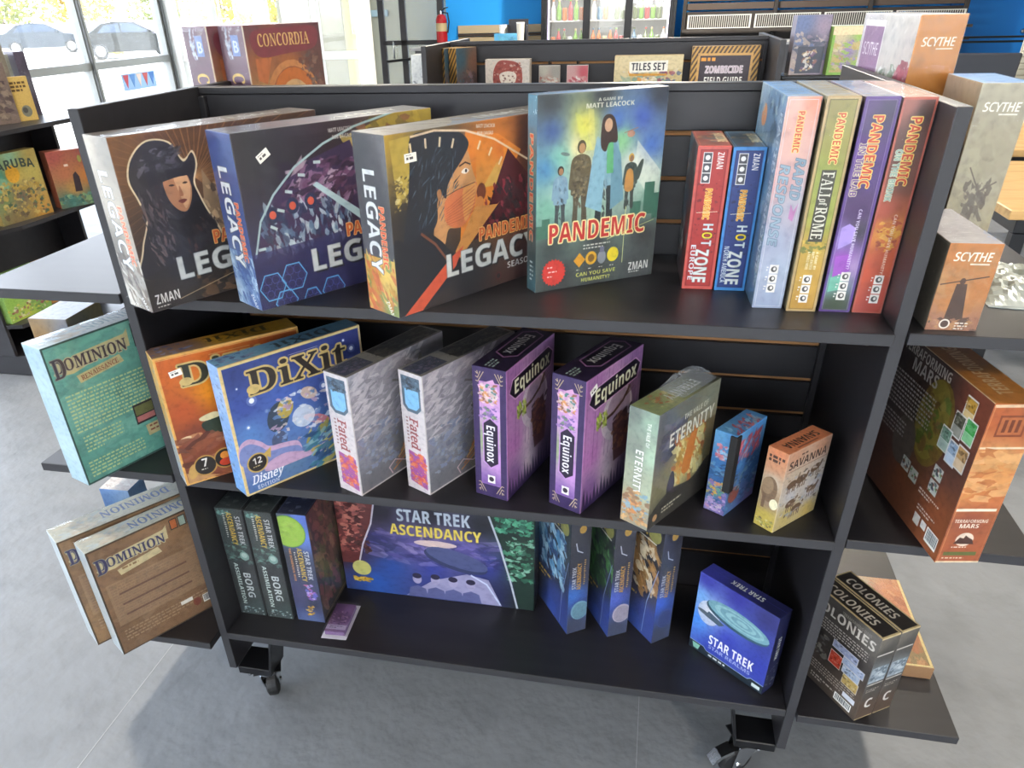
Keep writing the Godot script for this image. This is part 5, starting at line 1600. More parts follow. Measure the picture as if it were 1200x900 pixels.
func high_bay(x: float, z: float, e: float, label: String) -> void:
	var t := thing("ceiling_lamp", label, "lamp", Vector3(x, CEIL - 0.34, z), 0.0, "round lamps hanging from the ceiling")
	part(t, "housing", lathe([[0.0, 0.16], [0.05, 0.16], [0.06, 0.1], [0.1, 0.05], [0.12, 0.0], [0.105, 0.0], [0.0, 0.03]], 28), black_steel)
	part(t, "stem", tube([Vector3(0, 0.15, 0), Vector3(0, 0.34, 0)], 0.012), black_steel)
	var glow := flat(Color(1, 1, 1), 0.5)
	glow.emission_enabled = true
	glow.emission = Color(1.0, 0.97, 0.92)
	glow.emission_energy_multiplier = 6.0
	part(t, "lamp_disc", lathe([[0.0, 0.0], [0.1, 0.0], [0.1, 0.006], [0.0, 0.006]], 28), glow)
	var l := AreaLight3D.new()
	l.name = "lamp_light"
	t.add_child(l, true)
	l.position = Vector3(0, -0.004, 0)
	l.rotation.x = -PI / 2
	l.area_size = Vector2(0.18, 0.18)
	l.light_color = Color(1.0, 0.955, 0.885)
	l.light_energy = LAMP * e
	l.shadow_enabled = true
	l.area_range = 30.0
	l.area_attenuation = 2.0
const LAMP := 14.0

# ---------------------------------------------------------------- the shop
func build_room() -> void:
	# floor: painted concrete
	var fm := flat(k("7d8084"), 0.5)
	fm.uv1_triplanar = true
	fm.uv1_world_triplanar = true
	fm.uv1_scale = Vector3(0.9, 0.9, 0.9)
	fm.albedo_texture = noise_tex(0.012, [[0.0, Color(0.9, 0.9, 0.9)], [0.5, Color(0.97, 0.97, 0.97)], [1.0, Color(1.0, 1.0, 1.0)]], 4, 512, 6)
	fm.heightmap_enabled = false
	fm.normal_enabled = true
	fm.normal_texture = noise_tex(0.05, [], 9, 512, 4, 2.0)
	fm.normal_scale = 0.35
	fm.roughness_texture = noise_tex(0.02, [[0.0, Color(0.75, 0.75, 0.75)], [1.0, Color(1, 1, 1)]], 14)
	fm.roughness = 0.62
	structure("floor", slab(11.85, 0.2, 16.4, 0.0), fm, Vector3(1.075, -0.2, -3.1))
	# scored joints in the concrete
	var joint := flat(k("a2a4a7"), 0.8)
	for j in [[-0.3, -0.2, 0.0022, 1.6], [0.93, -0.4, 0.0012, 1.2]]:
		var o := structure("trim_1" if j[0] < 0 else "trim_2", slab(j[2], 0.0006, j[3], 0.0), joint, Vector3(j[0], 0.0, j[1]))
	var wall_white := flat(k("d9d8d2"), 0.8)
	var wall_blue := flat(k("22a4ff"), 0.7)
	var wall_beige := flat(k("b7ae9c"), 0.8)
	var ceiling := flat(k("d8d7d2"), 0.9)
	structure("ceiling", slab(12.4, 0.2, 17.0, 0.0), ceiling, Vector3(1.1, CEIL, -3.1))
	structure("wall_right", slab(0.15, CEIL, 16.4, 0.0), wall_beige, Vector3(7.075, 0, -3.1))
	# street front behind the shopper: a low wall, a long window and the wall above it, under a canopy
	structure("wall_front", slab(11.85, 0.6, 0.15, 0.0), wall_white, Vector3(1.075, 0, 5.175))
	structure("wall_front_upper", slab(11.85, CEIL - 2.4, 0.15, 0.0), wall_white, Vector3(1.075, 2.4, 5.175))
	structure("wall_front_pier", slab(3.6, 1.8, 0.15, 0.0), wall_white, Vector3(-3.05, 0.6, 5.175))
	structure("canopy", slab(12.4, 0.15, 2.6, 0.0), wall_white, Vector3(1.1, 3.3, 6.6))
	var shop_front := Node3D.new()
	shop_front.name = "window_3"
	shop_front.set_meta("kind", "structure")
	add_child(shop_front)
	for i in 6:
		part(shop_front, "mullion", slab(0.07, 1.8, 0.1, 0.003), flat(k("8b8d8a"), 0.4, 0.3), Vector3(-1.2 + i * 1.63, 0.6, 5.175))
	for i in 5:
		part(shop_front, "pane", slab(1.56, 1.8, 0.008, 0.0), glass, Vector3(-0.385 + i * 1.63, 0.6, 5.175))
	structure("wall_back", slab(9.35, CEIL, 0.15, 0.0), wall_blue, Vector3(2.4, 0, -11.275))
	structure("wall_return", slab(0.08, CEIL, 3.32, 0.0), wall_white, Vector3(-3.03, 0, -9.68), Vector3(0, deg_to_rad(20.2), 0))
	structure("wall_over_door", slab(1.35, CEIL - 2.4, 0.15, 0.0), wall_white, Vector3(-2.95, 2.4, -11.275))
	# glazed side wall along x = -4.85
	var frame_mat := flat(k("8b8d8a"), 0.4, 0.3)
	var side := Node3D.new()
	side.name = "window_1"
	side.set_meta("kind", "structure")
	add_child(side)
	var zs := [-8.0, -6.55, -5.1, -3.65, -2.2, -0.75, 0.7, 2.15, 3.6, 5.05]
	for z in zs:
		part(side, "mullion", slab(0.1, CEIL, 0.1 if z > -7.9 else 0.14, 0.003), frame_mat, Vector3(-4.85, 0, z))
		part(side, "glazing_bead", slab(0.03, CEIL, 0.02, 0.002), flat(k("4b4c4a"), 0.4), Vector3(-4.785, 0, z + 0.03))
	for i in zs.size() - 1:
		var zc: float = (zs[i] + zs[i + 1]) / 2
		for y in [0.0, 0.97, 2.9, CEIL - 0.12]:
			part(side, "transom", slab(0.09, 0.07, 1.38, 0.003), frame_mat, Vector3(-4.85, y, zc))
		part(side, "pane", slab(0.008, 0.9, 1.36, 0.0), glass, Vector3(-4.86, 0.07, zc))
		part(side, "pane", slab(0.008, 1.85, 1.36, 0.0), glass, Vector3(-4.86, 1.045, zc))
		part(side, "pane", slab(0.008, 0.62, 1.36, 0.0), glass, Vector3(-4.86, 2.97, zc))
	# glazed back corner at z = -8, white frames
	var fw := flat(k("dcdcd6"), 0.45)
	var back := Node3D.new()
	back.name = "window_2"
	back.set_meta("kind", "structure")
	add_child(back)
	var xs := [-4.72, -4.22, -3.62, -2.97, -2.42]
	for i in xs.size():
		part(back, "mullion", slab([0.1, 0.07, 0.16, 0.07, 0.16][i], CEIL, 0.1, 0.003), fw, Vector3(xs[i], 0, -8.05))
	for i in xs.size() - 1:
		var xc: float = (xs[i] + xs[i + 1]) / 2
		var wd: float = xs[i + 1] - xs[i] - 0.07
		for y in [0.0, 0.96, CEIL - 0.12]:
			part(back, "transom", slab(wd, 0.08, 0.08, 0.003), fw, Vector3(xc, y, -8.05))
		part(back, "pane", slab(wd, 0.88, 0.008, 0.0), glass, Vector3(xc, 0.08, -8.06))
		part(back, "pane", slab(wd, CEIL - 1.18, 0.008, 0.0), glass, Vector3(xc, 1.05, -8.06))
	# dark framed glass door and side light in the rear wall
	var dk := flat(k("3c3d42"), 0.4, 0.3)
	var door := Node3D.new()
	door.name = "door_1"
	door.set_meta("kind", "structure")
	add_child(door)
	for x in [-3.26, -2.93, -2.36]:
		part(door, "stile", slab(0.09, 2.4, 0.06, 0.003), dk, Vector3(x + 0.0, 0, -11.2))
	part(door, "rail", slab(0.9, 0.06, 0.06, 0.003), dk, Vector3(-2.81, 0.97, -11.2))
	part(door, "rail", slab(0.9, 0.12, 0.06, 0.003), dk, Vector3(-2.81, 0.0, -11.2))
	part(door, "push_bar", tube([Vector3(-3.2, 0.76, -11.12), Vector3(-2.5, 0.82, -11.12)], 0.018), black_steel)
	part(door, "pull_handle", tube([Vector3(-3.08, 0.8, -11.12), Vector3(-3.08, 1.02, -11.12)], 0.014), chrome)
	part(door, "pane", slab(0.24, 2.2, 0.008, 0.0), glass, Vector3(-3.095, 0.12, -11.2))
	part(door, "pane", slab(0.48, 2.2, 0.008, 0.0), glass, Vector3(-2.645, 0.12, -11.2))

# ---------------------------------------------------------------- outside the windows
func leaf_crown(r: Vector3, n: int, leaf: float, seed_: int) -> ArrayMesh:
	var g := RandomNumberGenerator.new()
	g.seed = seed_
	var st := SurfaceTool.new()
	st.begin(Mesh.PRIMITIVE_TRIANGLES)
	for i in n:
		var d := Vector3(g.randfn(), g.randfn(), g.randfn()).normalized() * pow(g.randf(), 0.45)
		var c := Vector3(d.x * r.x, d.y * r.y, d.z * r.z)
		var b := Basis.from_euler(Vector3(g.randf() * TAU, g.randf() * TAU, g.randf() * TAU))
		var s := leaf * g.randf_range(0.6, 1.3)
		quad(st, [Vector3(-s, 0, 0), Vector3(0, 0, -s * 0.5), Vector3(s, 0, 0), Vector3(0, 0, s * 0.5)], Vector3.UP, c, b)
	return st.commit()

func tree(label: String, at: Vector3, h: float, crown: Vector3, c: String, seed_: int) -> void:
	var t := thing("tree", label, "tree", at, 0.0, "trees beyond the car park")
	part(t, "trunk", lathe([[h * 0.045, 0.0], [h * 0.03, h * 0.2], [h * 0.022, h * 0.5], [h * 0.008, h * 0.85]], 9), flat(k("6d5a48"), 0.9))
	var m := flat(k(c), 0.8)
	m.backlight_enabled = true
	m.backlight = k(c).darkened(0.3)
	m.cull_mode = BaseMaterial3D.CULL_DISABLED
	part(t, "crown", leaf_crown(crown, 1100, crown.x * 0.08, seed_), m, Vector3(0, crown.y * 0.95, 0))
	for i in 3:
		var a := i * 2.1 + seed_
		part(t, "branch", tube([Vector3(0, h * 0.4, 0), Vector3(cos(a) * crown.x * 0.4, h * 0.6, sin(a) * crown.x * 0.4), Vector3(cos(a) * crown.x * 0.7, h * 0.75, sin(a) * crown.x * 0.7)], h * 0.012, 6), flat(k("6d5a48"), 0.9))

func shrub(label: String, at: Vector3, r: Vector3, c: String, seed_: int) -> void:
	var t := thing("shrub", label, "shrub", at, 0.0, "shrubs in the car park beds")
	var m := flat(k(c), 0.8)
	m.cull_mode = BaseMaterial3D.CULL_DISABLED
	part(t, "foliage", leaf_crown(r, 420, r.x * 0.16, seed_), m, Vector3(0, r.y * 0.9, 0))
	part(t, "stem", tube([Vector3.ZERO, Vector3(0, r.y * 0.7, 0)], r.x * 0.05, 6), flat(k("6d5a48"), 0.9))

func car(label: String, at: Vector3, turn: float, paint: Color, estate: bool) -> void:
	var t := thing("parked_car", label, "car", at, turn)
	var pm := flat(paint, 0.6)
	pm.metallic_specular = 0.25
	var body := PackedVector2Array([Vector2(-2.25, 0.35), Vector2(-2.28, 0.7), Vector2(-2.15, 0.95), Vector2(-1.5, 1.02), Vector2(-0.2, 1.0), Vector2(0.9, 0.98), Vector2(1.9, 0.86), Vector2(2.25, 0.7), Vector2(2.3, 0.4), Vector2(2.2, 0.3), Vector2(1.75, 0.3), Vector2(1.7, 0.5), Vector2(1.4, 0.66), Vector2(1.1, 0.5), Vector2(1.05, 0.28), Vector2(-1.05, 0.28), Vector2(-1.1, 0.5), Vector2(-1.4, 0.66), Vector2(-1.7, 0.5), Vector2(-1.75, 0.3)])
	part(t, "body", extrude(body, -0.86, 0.86), pm)
	var roof := PackedVector2Array([Vector2(-1.75, 1.0), Vector2(-1.1, 1.38), Vector2(-0.4, 1.47), Vector2(0.3, 1.42), Vector2(1.15, 0.98)])
	part(t, "roof", extrude(roof, -0.66, 0.66), pm)
	var gm := flat(k("22344a"), 0.3)
	for s in [-1.0, 1.0]:
		for w in [PackedVector2Array([Vector2(-1.35, 1.04), Vector2(-1.0, 1.32), Vector2(-0.4, 1.4), Vector2(-0.38, 1.04)]), PackedVector2Array([Vector2(-0.3, 1.04), Vector2(-0.32, 1.4), Vector2(0.24, 1.36), Vector2(0.92, 1.03)])]:
			part(t, "side_window", extrude(w, 0.662 * s - 0.008, 0.662 * s + 0.008), gm)
		part(t, "mirror", slab(0.18, 0.12, 0.14, 0.03), pm, Vector3(0.85, 1.0, 0.93 * s))
		for x in [-1.4, 1.4]:
			var w := part(t, "wheel", lathe([[0.0, -0.1], [0.3, -0.1], [0.33, -0.06], [0.33, 0.06], [0.3, 0.1], [0.0, 0.1]], 22), rubber, Vector3(x, 0.33, 0.76 * s), Vector3(PI / 2, 0, 0))
			part(w, "hub_cap", lathe([[0.0, -0.115], [0.21, -0.112], [0.21, 0.112], [0.0, 0.115]], 18), flat(k("c9ccce"), 0.3, 0.7))
		part(t, "head_lamp", slab(0.14, 0.14, 0.4, 0.03), flat(k("e8ecee"), 0.1), Vector3(2.2, 0.62, 0.55 * s))
		part(t, "tail_lamp", slab(0.1, 0.16, 0.36, 0.03), flat(k("b02a2a"), 0.2), Vector3(-2.24, 0.7, 0.6 * s))

func build_outdoors() -> void:
	var gm := flat(k("aaa69e"), 0.9)
	gm.uv1_triplanar = true
	gm.uv1_world_triplanar = true
	gm.uv1_scale = Vector3(0.15, 0.15, 0.15)
	gm.albedo_texture = noise_tex(0.02, [[0.0, Color(0.86, 0.86, 0.86)], [1.0, Color(1, 1, 1)]], 31)
	structure("ground", slab(190, 0.1, 170, 0.0), gm, Vector3(-50, -0.32, -35))
	car("pale silver saloon car parked outside, its nose towards the planted bed", Vector3(-33.5, -0.22, -41.5), deg_to_rad(38), k("2f363e"), false)
	car("dark grey saloon car parked outside beside the tall dry grasses", Vector3(-23.6, -0.22, -35.0), deg_to_rad(38), k("0d0f10"), false)
	var greens := ["8a7c1c", "6d7420", "967f22", "646e1c", "8a741a"]
	var g := RandomNumberGenerator.new()
	g.seed = 4
	var spots := [[-70, -66, 9.0], [-62, -72, 8.0], [-55, -74, 10.0], [-47, -76, 8.5], [-40, -74, 9.0], [-33, -72, 8.0], [-26, -70, 9.5], [-18, -66, 8.0]]
	var words := ["thin yellow leaved tree beyond the silver car", "small yellow tree behind the silver car's roof", "tall yellow tree above the low block wall", "broad yellow tree above the low block wall", "yellow tree between the two parked cars", "yellow tree behind the dark car's boot", "tall yellow tree behind the dark car's bonnet", "yellow green tree behind the tall dry grasses"]
	for i in spots.size():
		tree(words[i], Vector3(spots[i][0], -0.22, spots[i][1]), spots[i][2], Vector3(3.6, 3.0, 3.6), greens[i % 5], 40 + i)
	tree("leafy green tree standing just outside the white framed corner glazing", Vector3(-8.6, -0.22, -17.5), 3.4, Vector3(1.3, 1.5, 1.3), "8f9a2c", 60)
	shrub("low green shrub in the bed in front of the silver car", Vector3(-28.6, -0.22, -40.2), Vector3(1.1, 0.6, 0.9), "7f8a3c", 71)
	shrub("round yellow shrub in the bed in front of the silver car", Vector3(-26.6, -0.22, -38.6), Vector3(0.8, 0.7, 0.8), "bba648", 72)
	shrub("low brown shrub in the bed beyond the silver car", Vector3(-36.0, -0.22, -53.0), Vector3(1.6, 0.5, 1.0), "6a5a44", 73)
	# tall dry grasses by the dark car
	var gr := thing("grass_clump", "clump of tall dry feathery grass beside the dark car", "grass", Vector3(-17.6, -0.22, -29.0))
	for i in 9:
		var a := g.randf() * TAU
		part(gr, "stalk", tube([Vector3(cos(a) * 0.1, 0, sin(a) * 0.1), Vector3(cos(a) * 0.35, 0.6, sin(a) * 0.35), Vector3(cos(a) * 0.6, 1.05, sin(a) * 0.6)], 0.03, 5), flat(k("d8c3a4"), 0.9))
	var lw := thing("block_wall", "long low grey block wall at the far edge of the car park", "wall", Vector3(-48, -0.22, -62), deg_to_rad(38))
	part(lw, "wall_body", slab(60, 1.2, 0.3, 0.02), flat(k("8f8a9c"), 0.9))
	part(lw, "wall_cap", slab(60.2, 0.12, 0.42, 0.02), flat(k("a8a4ac"), 0.9), Vector3(0, 1.2, 0))
	# the next building's cream wall, seen through the white framed corner
	var nb := thing("neighbour_building", "cream rendered wall of the next building outside the corner glazing", "building", Vector3(-3.1, -0.22, -12.4))
	part(nb, "wall_body", slab(3.4, 4.4, 0.25, 0.01), flat(k("77735f"), 0.9), Vector3(-0.6, 0, 0))
	part(nb, "pilaster", slab(0.3, 4.4, 0.2, 0.01), flat(k("a39a72"), 0.9), Vector3(-0.95, 0, 0.2))
	part(nb, "notice", slab(0.3, 0.09, 0.02, 0.003), flat(k("6a7a78"), 0.6), Vector3(-0.55, 1.55, 0.15))

# ---------------------------------------------------------------- display units
func caster(t: Node3D, x: float, z: float, y: float, turn: float) -> void:
	var c := Node3D.new()
	c.name = "caster"
	t.add_child(c, true)
	c.position = Vector3(x, 0, z)
	c.rotation.y = turn
	part(c, "wheel", lathe([[0.0, -0.014], [0.03, -0.014], [0.0365, -0.01], [0.0375, 0.0], [0.0365, 0.01], [0.03, 0.014], [0.0, 0.014]], 24), rubber, Vector3(0, 0.0376, 0.018), Vector3(0, 0, PI / 2))
	part(c, "axle", tube([Vector3(-0.022, 0.0376, 0.018), Vector3(0.022, 0.0376, 0.018)], 0.006), chrome)
	for s in [-1.0, 1.0]:
		part(c, "fork", extrude(PackedVector2Array([Vector2(0.032, 0.028), Vector2(0.004, 0.03), Vector2(-0.022, 0.085), Vector2(-0.022, 0.094), Vector2(0.022, 0.094), Vector2(0.03, 0.05)]), -0.001, 0.001), chrome, Vector3(0.0185 * s, 0, 0), Vector3(0, -PI / 2, 0))
	part(c, "swivel", lathe([[0.0, 0.092], [0.026, 0.092], [0.028, 0.1], [0.022, 0.108], [0.0, 0.108]], 20), chrome)
	part(c, "plate", slab(0.064, 0.003, 0.064, 0.001), black_steel, Vector3(0, 0.108, 0))
	part(c, "brake_lever", extrude(PackedVector2Array([Vector2(0.03, 0.072), Vector2(0.055, 0.062), Vector2(0.075, 0.045), Vector2(0.077, 0.049), Vector2(0.06, 0.07), Vector2(0.032, 0.08)]), -0.014, 0.014), chrome, Vector3(0, 0, 0), Vector3(0, -PI / 2, 0))

func display(t: Node3D, both_sides: bool, zs: Array) -> void:
	# end panels
	for s in [0, 1]:
		var x := -PT / 2 if s == 0 else WID + PT / 2
		var p := part(t, "end_panel", slab(PT, TOP - 0.133, 0.716, 0.001), laminate, Vector3(x, 0.133, -0.358))
		part(p, "edge_band", slab(PT - 0.001, TOP - 0.134, 0.0008, 0.0002), laminate_edge, Vector3(0, 0.0005, 0.3583))
		part(t, "foot_bracket", slab(0.082, 0.022, 0.07, 0.002), black_steel, Vector3(x + (0.048 if s == 0 else -0.048), 0.111, -0.04))
		part(t, "foot_bracket", slab(0.07, 0.022, 0.07, 0.002), black_steel, Vector3(x + (0.05 if s == 0 else -0.05), 0.111, -0.676))
		for z in [-0.02, -0.058]:
			part(t, "bolt", lathe([[0.0, 0.0], [0.004, 0.0], [0.004, 0.002], [0.0, 0.003]], 10), chrome, Vector3(x + (PT / 2 + 0.034 if s == 0 else -PT / 2 - 0.034), 0.126, z + 0.026), Vector3(PI / 2, 0, 0))
		# sloping cheek that carries the bracket
		var m := 1.0 if s == 0 else -1.0
		for z in [-0.04, -0.676]:
			part(t, "foot_cheek", extrude(PackedVector2Array([Vector2(m * 0.104, 0.232), Vector2(m * 0.11, 0.232), Vector2(m * 0.088, 0.112), Vector2(m * 0.082, 0.112)]), -0.034, 0.034), black_steel, Vector3(x, 0, z))
	caster(t, 0.05, -0.045, 0.0, deg_to_rad(205))
	caster(t, WID - 0.05, -0.045, 0.0, deg_to_rad(-64))
	caster(t, 0.05, -0.67, 0.0, deg_to_rad(150))
	caster(t, WID - 0.05, -0.67, 0.0, deg_to_rad(110))
	# slatted back: slats stand proud of a bare board core
	part(t, "board_core", slab(WID, TOP - 0.24, 0.006, 0.0), board_core, Vector3(WID / 2, 0.228, -0.360))
	part(t, "back_board", slab(WID, TOP - 0.24, 0.006, 0.0), laminate, Vector3(WID / 2, 0.228, -0.3665))
	var y := 1.236
	var tops := [TOP - 0.013]
	while y > 0.3:
		tops.append(y - 0.004)
		y -= 0.0738
	for i in tops.size():
		var hi: float = tops[i]
		var lo: float = (tops[i + 1] + 0.008) if i + 1 < tops.size() else 0.228
		part(t, "slat", slab(WID, hi - lo, 0.009, 0.001), laminate, Vector3(WID / 2, lo, -0.3525))
	part(t, "top_rail", slab(WID, 0.013, 0.028, 0.0015), laminate, Vector3(WID / 2, TOP - 0.013, -0.358))
	# corner strips between the panels and the slats
	for s in [0.006, WID - 0.006]:
		part(t, "corner_strip", slab(0.012, TOP - 0.25, 0.012, 0.001), laminate, Vector3(s, 0.235, -0.342))
	# shelves
	for i in 3:
		var h: float = [S1, S2, S3][i]
		var sh := part(t, "shelf", slab(WID - 0.002, ST, 0.343 + zs[i], 0.001), laminate, Vector3(WID / 2, h - ST, -0.346 + (0.343 + zs[i]) / 2 + 0.002))
		part(sh, "edge_band", slab(WID - 0.004, ST - 0.001, 0.0008, 0.0002), laminate_edge, Vector3(0, 0.0005, (0.343 + zs[i]) / 2 + 0.0003))
		for x in [0.11, WID - 0.11]:
			part(t, "shelf_pin", tube([Vector3(x, h - ST - 0.012, zs[i] - 0.06), Vector3(x, h - ST, zs[i] - 0.06)], 0.003, 6), chrome)
		for x in [0.012, WID - 0.012]:
			part(t, "shelf_bracket", slab(0.004, 0.03, 0.28, 0.001), black_steel, Vector3(x, h - ST - 0.03, -0.2))
		if both_sides:
			part(t, "shelf", slab(WID - 0.002, ST, 0.343, 0.001), laminate, Vector3(WID / 2, (1.092 if i == 0 else h) - ST, -0.544))
	# shelves on the two ends
	for i in 3:
		var h: float = [S1, S2, S3][i]
		var l := part(t, "end_shelf", slab(0.295, ST, 0.70, 0.001), laminate, Vector3(-PT - 0.1485, h - ST, -0.345 + (0.036 if i == 2 else 0.0)))
		part(l, "edge_band", slab(0.294, ST - 0.001, 0.0008, 0.0002), laminate_edge, Vector3(0, 0.0005, 0.3503))
		var r := part(t, "end_shelf", slab(0.287, ST, 0.70, 0.001), laminate, Vector3(WID + PT + 0.1445, h - ST, -0.344 + [0.0, -0.006, 0.006][i]))
		part(r, "edge_band", slab(0.286, ST - 0.001, 0.0008, 0.0002), laminate_edge, Vector3(0, 0.0005, 0.3503))

func build_display() -> void:
	var t := thing("shop_display", "black mobile display unit with three shelves of games and slatted back", "display shelf")
	display(t, true, [0.016, 0.0115, 0.004])

func build_games() -> void:
	# ---- top shelf
	var la := game_box("board_game", "brown wrapped game box with a dark hooded figure, by the end panel", [0.096, S1, 0.082, 61.5], [0.37, 0.255, 0.072], {"front": art_legacy_a, "left": func(F): legacy_spine(F, "a39a8a", "6b675f", ["4a4038", "8f8a80", "c9c4b8", "6a5a48"], 301), "top": func(F): film_top(F, "4a4038", "6a6258")}, k("3a2f28"), {"wrap": true, "seed": 3})
	game_box("board_game", "dark blue wrapped game box with glowing hexagons and a clock arc", [0.267, S1, 0.049, 55.9], [0.37, 0.256, 0.073], {"front": art_legacy_b, "left": func(F): legacy_spine(F, "2c3f78", "51628f", ["6f8fb4", "2f4a86", "a9c0d4", "3f5f9a"], 302), "top": func(F): film_top(F, "3a3c4a", "55586a")}, k("2a2b4c"), {"wrap": true, "seed": 4, "sticker": [4.6, 3.4, 30.0]})
	game_box("board_game", "black and orange wrapped game box with a masked face", [0.493, S1, 0.05, 56.6], [0.372, 0.255, 0.074], {"front": art_legacy_c, "left": func(F): legacy_spine(F, "3c3f44", "4a4a50", ["b8862f", "d9b85a", "c96a3a", "7a8a4a"], 303), "top": func(F): film_top(F, "4a443c", "6d6658")}, k("2a2a2e"), {"wrap": true, "seed": 5, "sticker": [4.3, 3.3, 2.0]})
	game_box("board_game", "upright game box titled PANDEMIC with four figures under a green sky", [0.679, S1, -0.094, 34.8], [0.224, 0.289, 0.031], {"front": art_pandemic, "left": art_pandemic_side, "top": func(F): art_spine_top(F, "4a5a66", "6a7a84")}, k("2a3436"), {"wrap": true, "seed": 6})
	game_box("board_game", "small red box titled HOT ZONE standing beside a blue one", [0.912, S1, -0.148, 2.3], [0.049, 0.216, 0.153], {"front": func(F): art_hot(F, "c4574e", "a8322f", "7a2426", "EUROPE"), "left": func(F): art_hot_side(F, "7a3a38"), "top": func(F): art_hot_top(F, "8a5048", "b8685c")}, k("a8403a"), {"px": 18.0})
	game_box("board_game", "small blue box titled HOT ZONE standing beside a red one", [0.963, S1, -0.147, 1.8], [0.048, 0.215, 0.158], {"front": func(F): art_hot(F, "3f86c8", "263a78", "1c2a58", "NORTH AMERICA"), "left": func(F): art_hot_side(F, "34507a"), "top": func(F): art_hot_top(F, "46586a", "6f94b8")}, k("2c4478"), {"px": 18.0})
	game_box("board_game", "pale pink and grey upright box titled RAPID RESPONSE", [1.0155, S1, -0.071, 2.4], [0.0435, 0.288, 0.222], {"front": func(F): art_spine(F, "rapid"), "left": art_rapid_side, "top": func(F): art_spine_top(F, "6a84a4", "8aa0b8")}, k("8a94a8"), {"px": 18.0, "wrap": true, "seed": 7})
	game_box("board_game", "olive and gold upright box titled FALL OF ROME", [1.0635, S1, -0.063, 2.0], [0.042, 0.289, 0.227], {"front": func(F): art_spine(F, "rome"), "left": func(F): art_spine_top(F, "8a7f5a", "6a6244"), "top": func(F): art_spine_top(F, "9a8f6a", "b0a27c")}, k("8a7f4a"), {"px": 18.0, "wrap": true, "seed": 8})
	game_box("board_game", "purple upright box titled IN THE LAB", [1.111, S1, -0.068, 1.2], [0.0435, 0.288, 0.228], {"front": func(F): art_spine(F, "lab"), "left": func(F): art_spine_top(F, "4a3468", "33264a"), "top": func(F): art_spine_top(F, "8a8a9a", "6a6a80")}, k("46305f"), {"px": 18.0, "wrap": true, "seed": 9})
	game_box("board_game", "brown and orange upright box titled ON THE BRINK", [1.157, S1, -0.069, 0.4], [0.0415, 0.287, 0.228], {"front": func(F): art_spine(F, "brink"), "left": func(F): art_spine_top(F, "7a4238", "4a302c"), "top": func(F): art_spine_top(F, "a8786a", "8a6a64")}, k("8a4438"), {"px": 18.0, "wrap": true, "seed": 10})
	# ---- middle shelf
	game_box("board_game", "orange game box with a sailing boat and a gold initial D", [0.032, S2, 0.035, 45.0], [0.265, 0.26, 0.057], {"front": art_dixit, "left": func(F): art_dixit_side(F, "c9a050", "d9b468", "a8b4c0", 311), "top": func(F): art_dixit_top(F, "8a6a5a", "b98a2a", "3a3020")}, k("b5702f"), {"sticker": [3.2, 3.4, 8.0]})
	game_box("board_game", "blue game box with a starry sky, a cloud and the word DiXit", [0.165, S2, 0.05, 53.9], [0.284, 0.259, 0.046], {"front": art_dixit_disney, "left": func(F): art_dixit_side(F, "7fa8d8", "94b8e0", "6a9ad0", 312), "top": func(F): art_dixit_top(F, "7aa4bc", "5f8aa4", "2a3038")}, k("4a6aa8"), {})
	var fa := game_box("board_game", "grey wrapped game box with a tangled tree, nearer the starry blue box", [0.376, S2, 0.012, 65.6], [0.257, 0.239, 0.0565], {"front": art_fated, "left": art_fated_spine, "top": art_fated_top}, k("8c8784"), {"wrap": true, "seed": 12})
	again(fa, "grey wrapped game box with a tangled tree, nearer the purple boxes", [0.5, S2, -0.012, 62.1])
	var ea := game_box("board_game", "purple Equinox game box standing beside the grey tree boxes", [0.644, S2, -0.017, 72.8], [0.191, 0.256, 0.0655], {"front": art_equinox, "left": art_equinox_spine, "top": art_equinox_top}, k("3c2f57"), {})
	var eb := again(ea, "purple Equinox game box standing beside the green fantasy box", [0.777, S2, 0.002, 63.9])
	price_sticker(eb, 0.024, 0.232, 0.0, 22.0)
	game_box("board_game", "green and gold fantasy box titled THE VALE OF ETERNITY with loose film on top", [0.894, S2, 0.032, 57.4], [0.186, 0.221, 0.056], {"front": art_vale, "left": art_vale_spine, "top": art_vale_top}, k("6a6a50"), {"wrap": true, "seed": 14})
	var vale: Node3D = get_node("board_game_016")
	part(vale, "loose_film", crumple(0.105, 0.05, 0.018, 15), loose, Vector3(0.128, 0.2215, -0.03))
	var sea := game_box("card_game", "small blue sea themed box with a dark security strip", [1.023, S2, -0.034, 56.3], [0.1, 0.159, 0.04], {"front": func(F): art_sea(F, 321, true), "left": func(F): art_sea(F, 331, false), "top": func(F): art_sea(F, 341, true)}, k("4a80b4"), {"px": 20.0, "cat": "card game"})
	part(sea, "security_strip", extrude(PackedVector2Array([Vector2(-0.003, 0.01), Vector2(-0.003, -0.003), Vector2(0.011, -0.003), Vector2(0.011, 0.0), Vector2(0.0, 0.0), Vector2(0.0, 0.01)]), 0.0, 0.108), rubber, Vector3(0, 0.05, 0), Vector3(-PI / 2, 0, 0))
	game_box("card_game", "small orange and tan box titled SAVANNA with walking animals", [1.1, S2, 0.002, 46.7], [0.115, 0.153, 0.039], {"front": art_savanna, "left": art_savanna_spine, "top": art_savanna_top}, k("b08a60"), {"px": 20.0, "cat": "card game"})
	# ---- bottom shelf
	var ba := game_box("board_game", "black BORG ASSIMILATION box standing against the end panel", [0.003, S3, -0.065, 0.2], [0.062, 0.298, 0.22], {"front": art_borg, "top": func(F): art_spine_top(F, "2a3032", "3a4446"), "right": func(F): art_spine_top(F, "26282a", "33383a")}, k("26292b"), {"wrap": true, "seed": 15})
	again(ba, "black BORG ASSIMILATION box standing beside the green planet box", [0.071, S3, -0.064, 1.0])
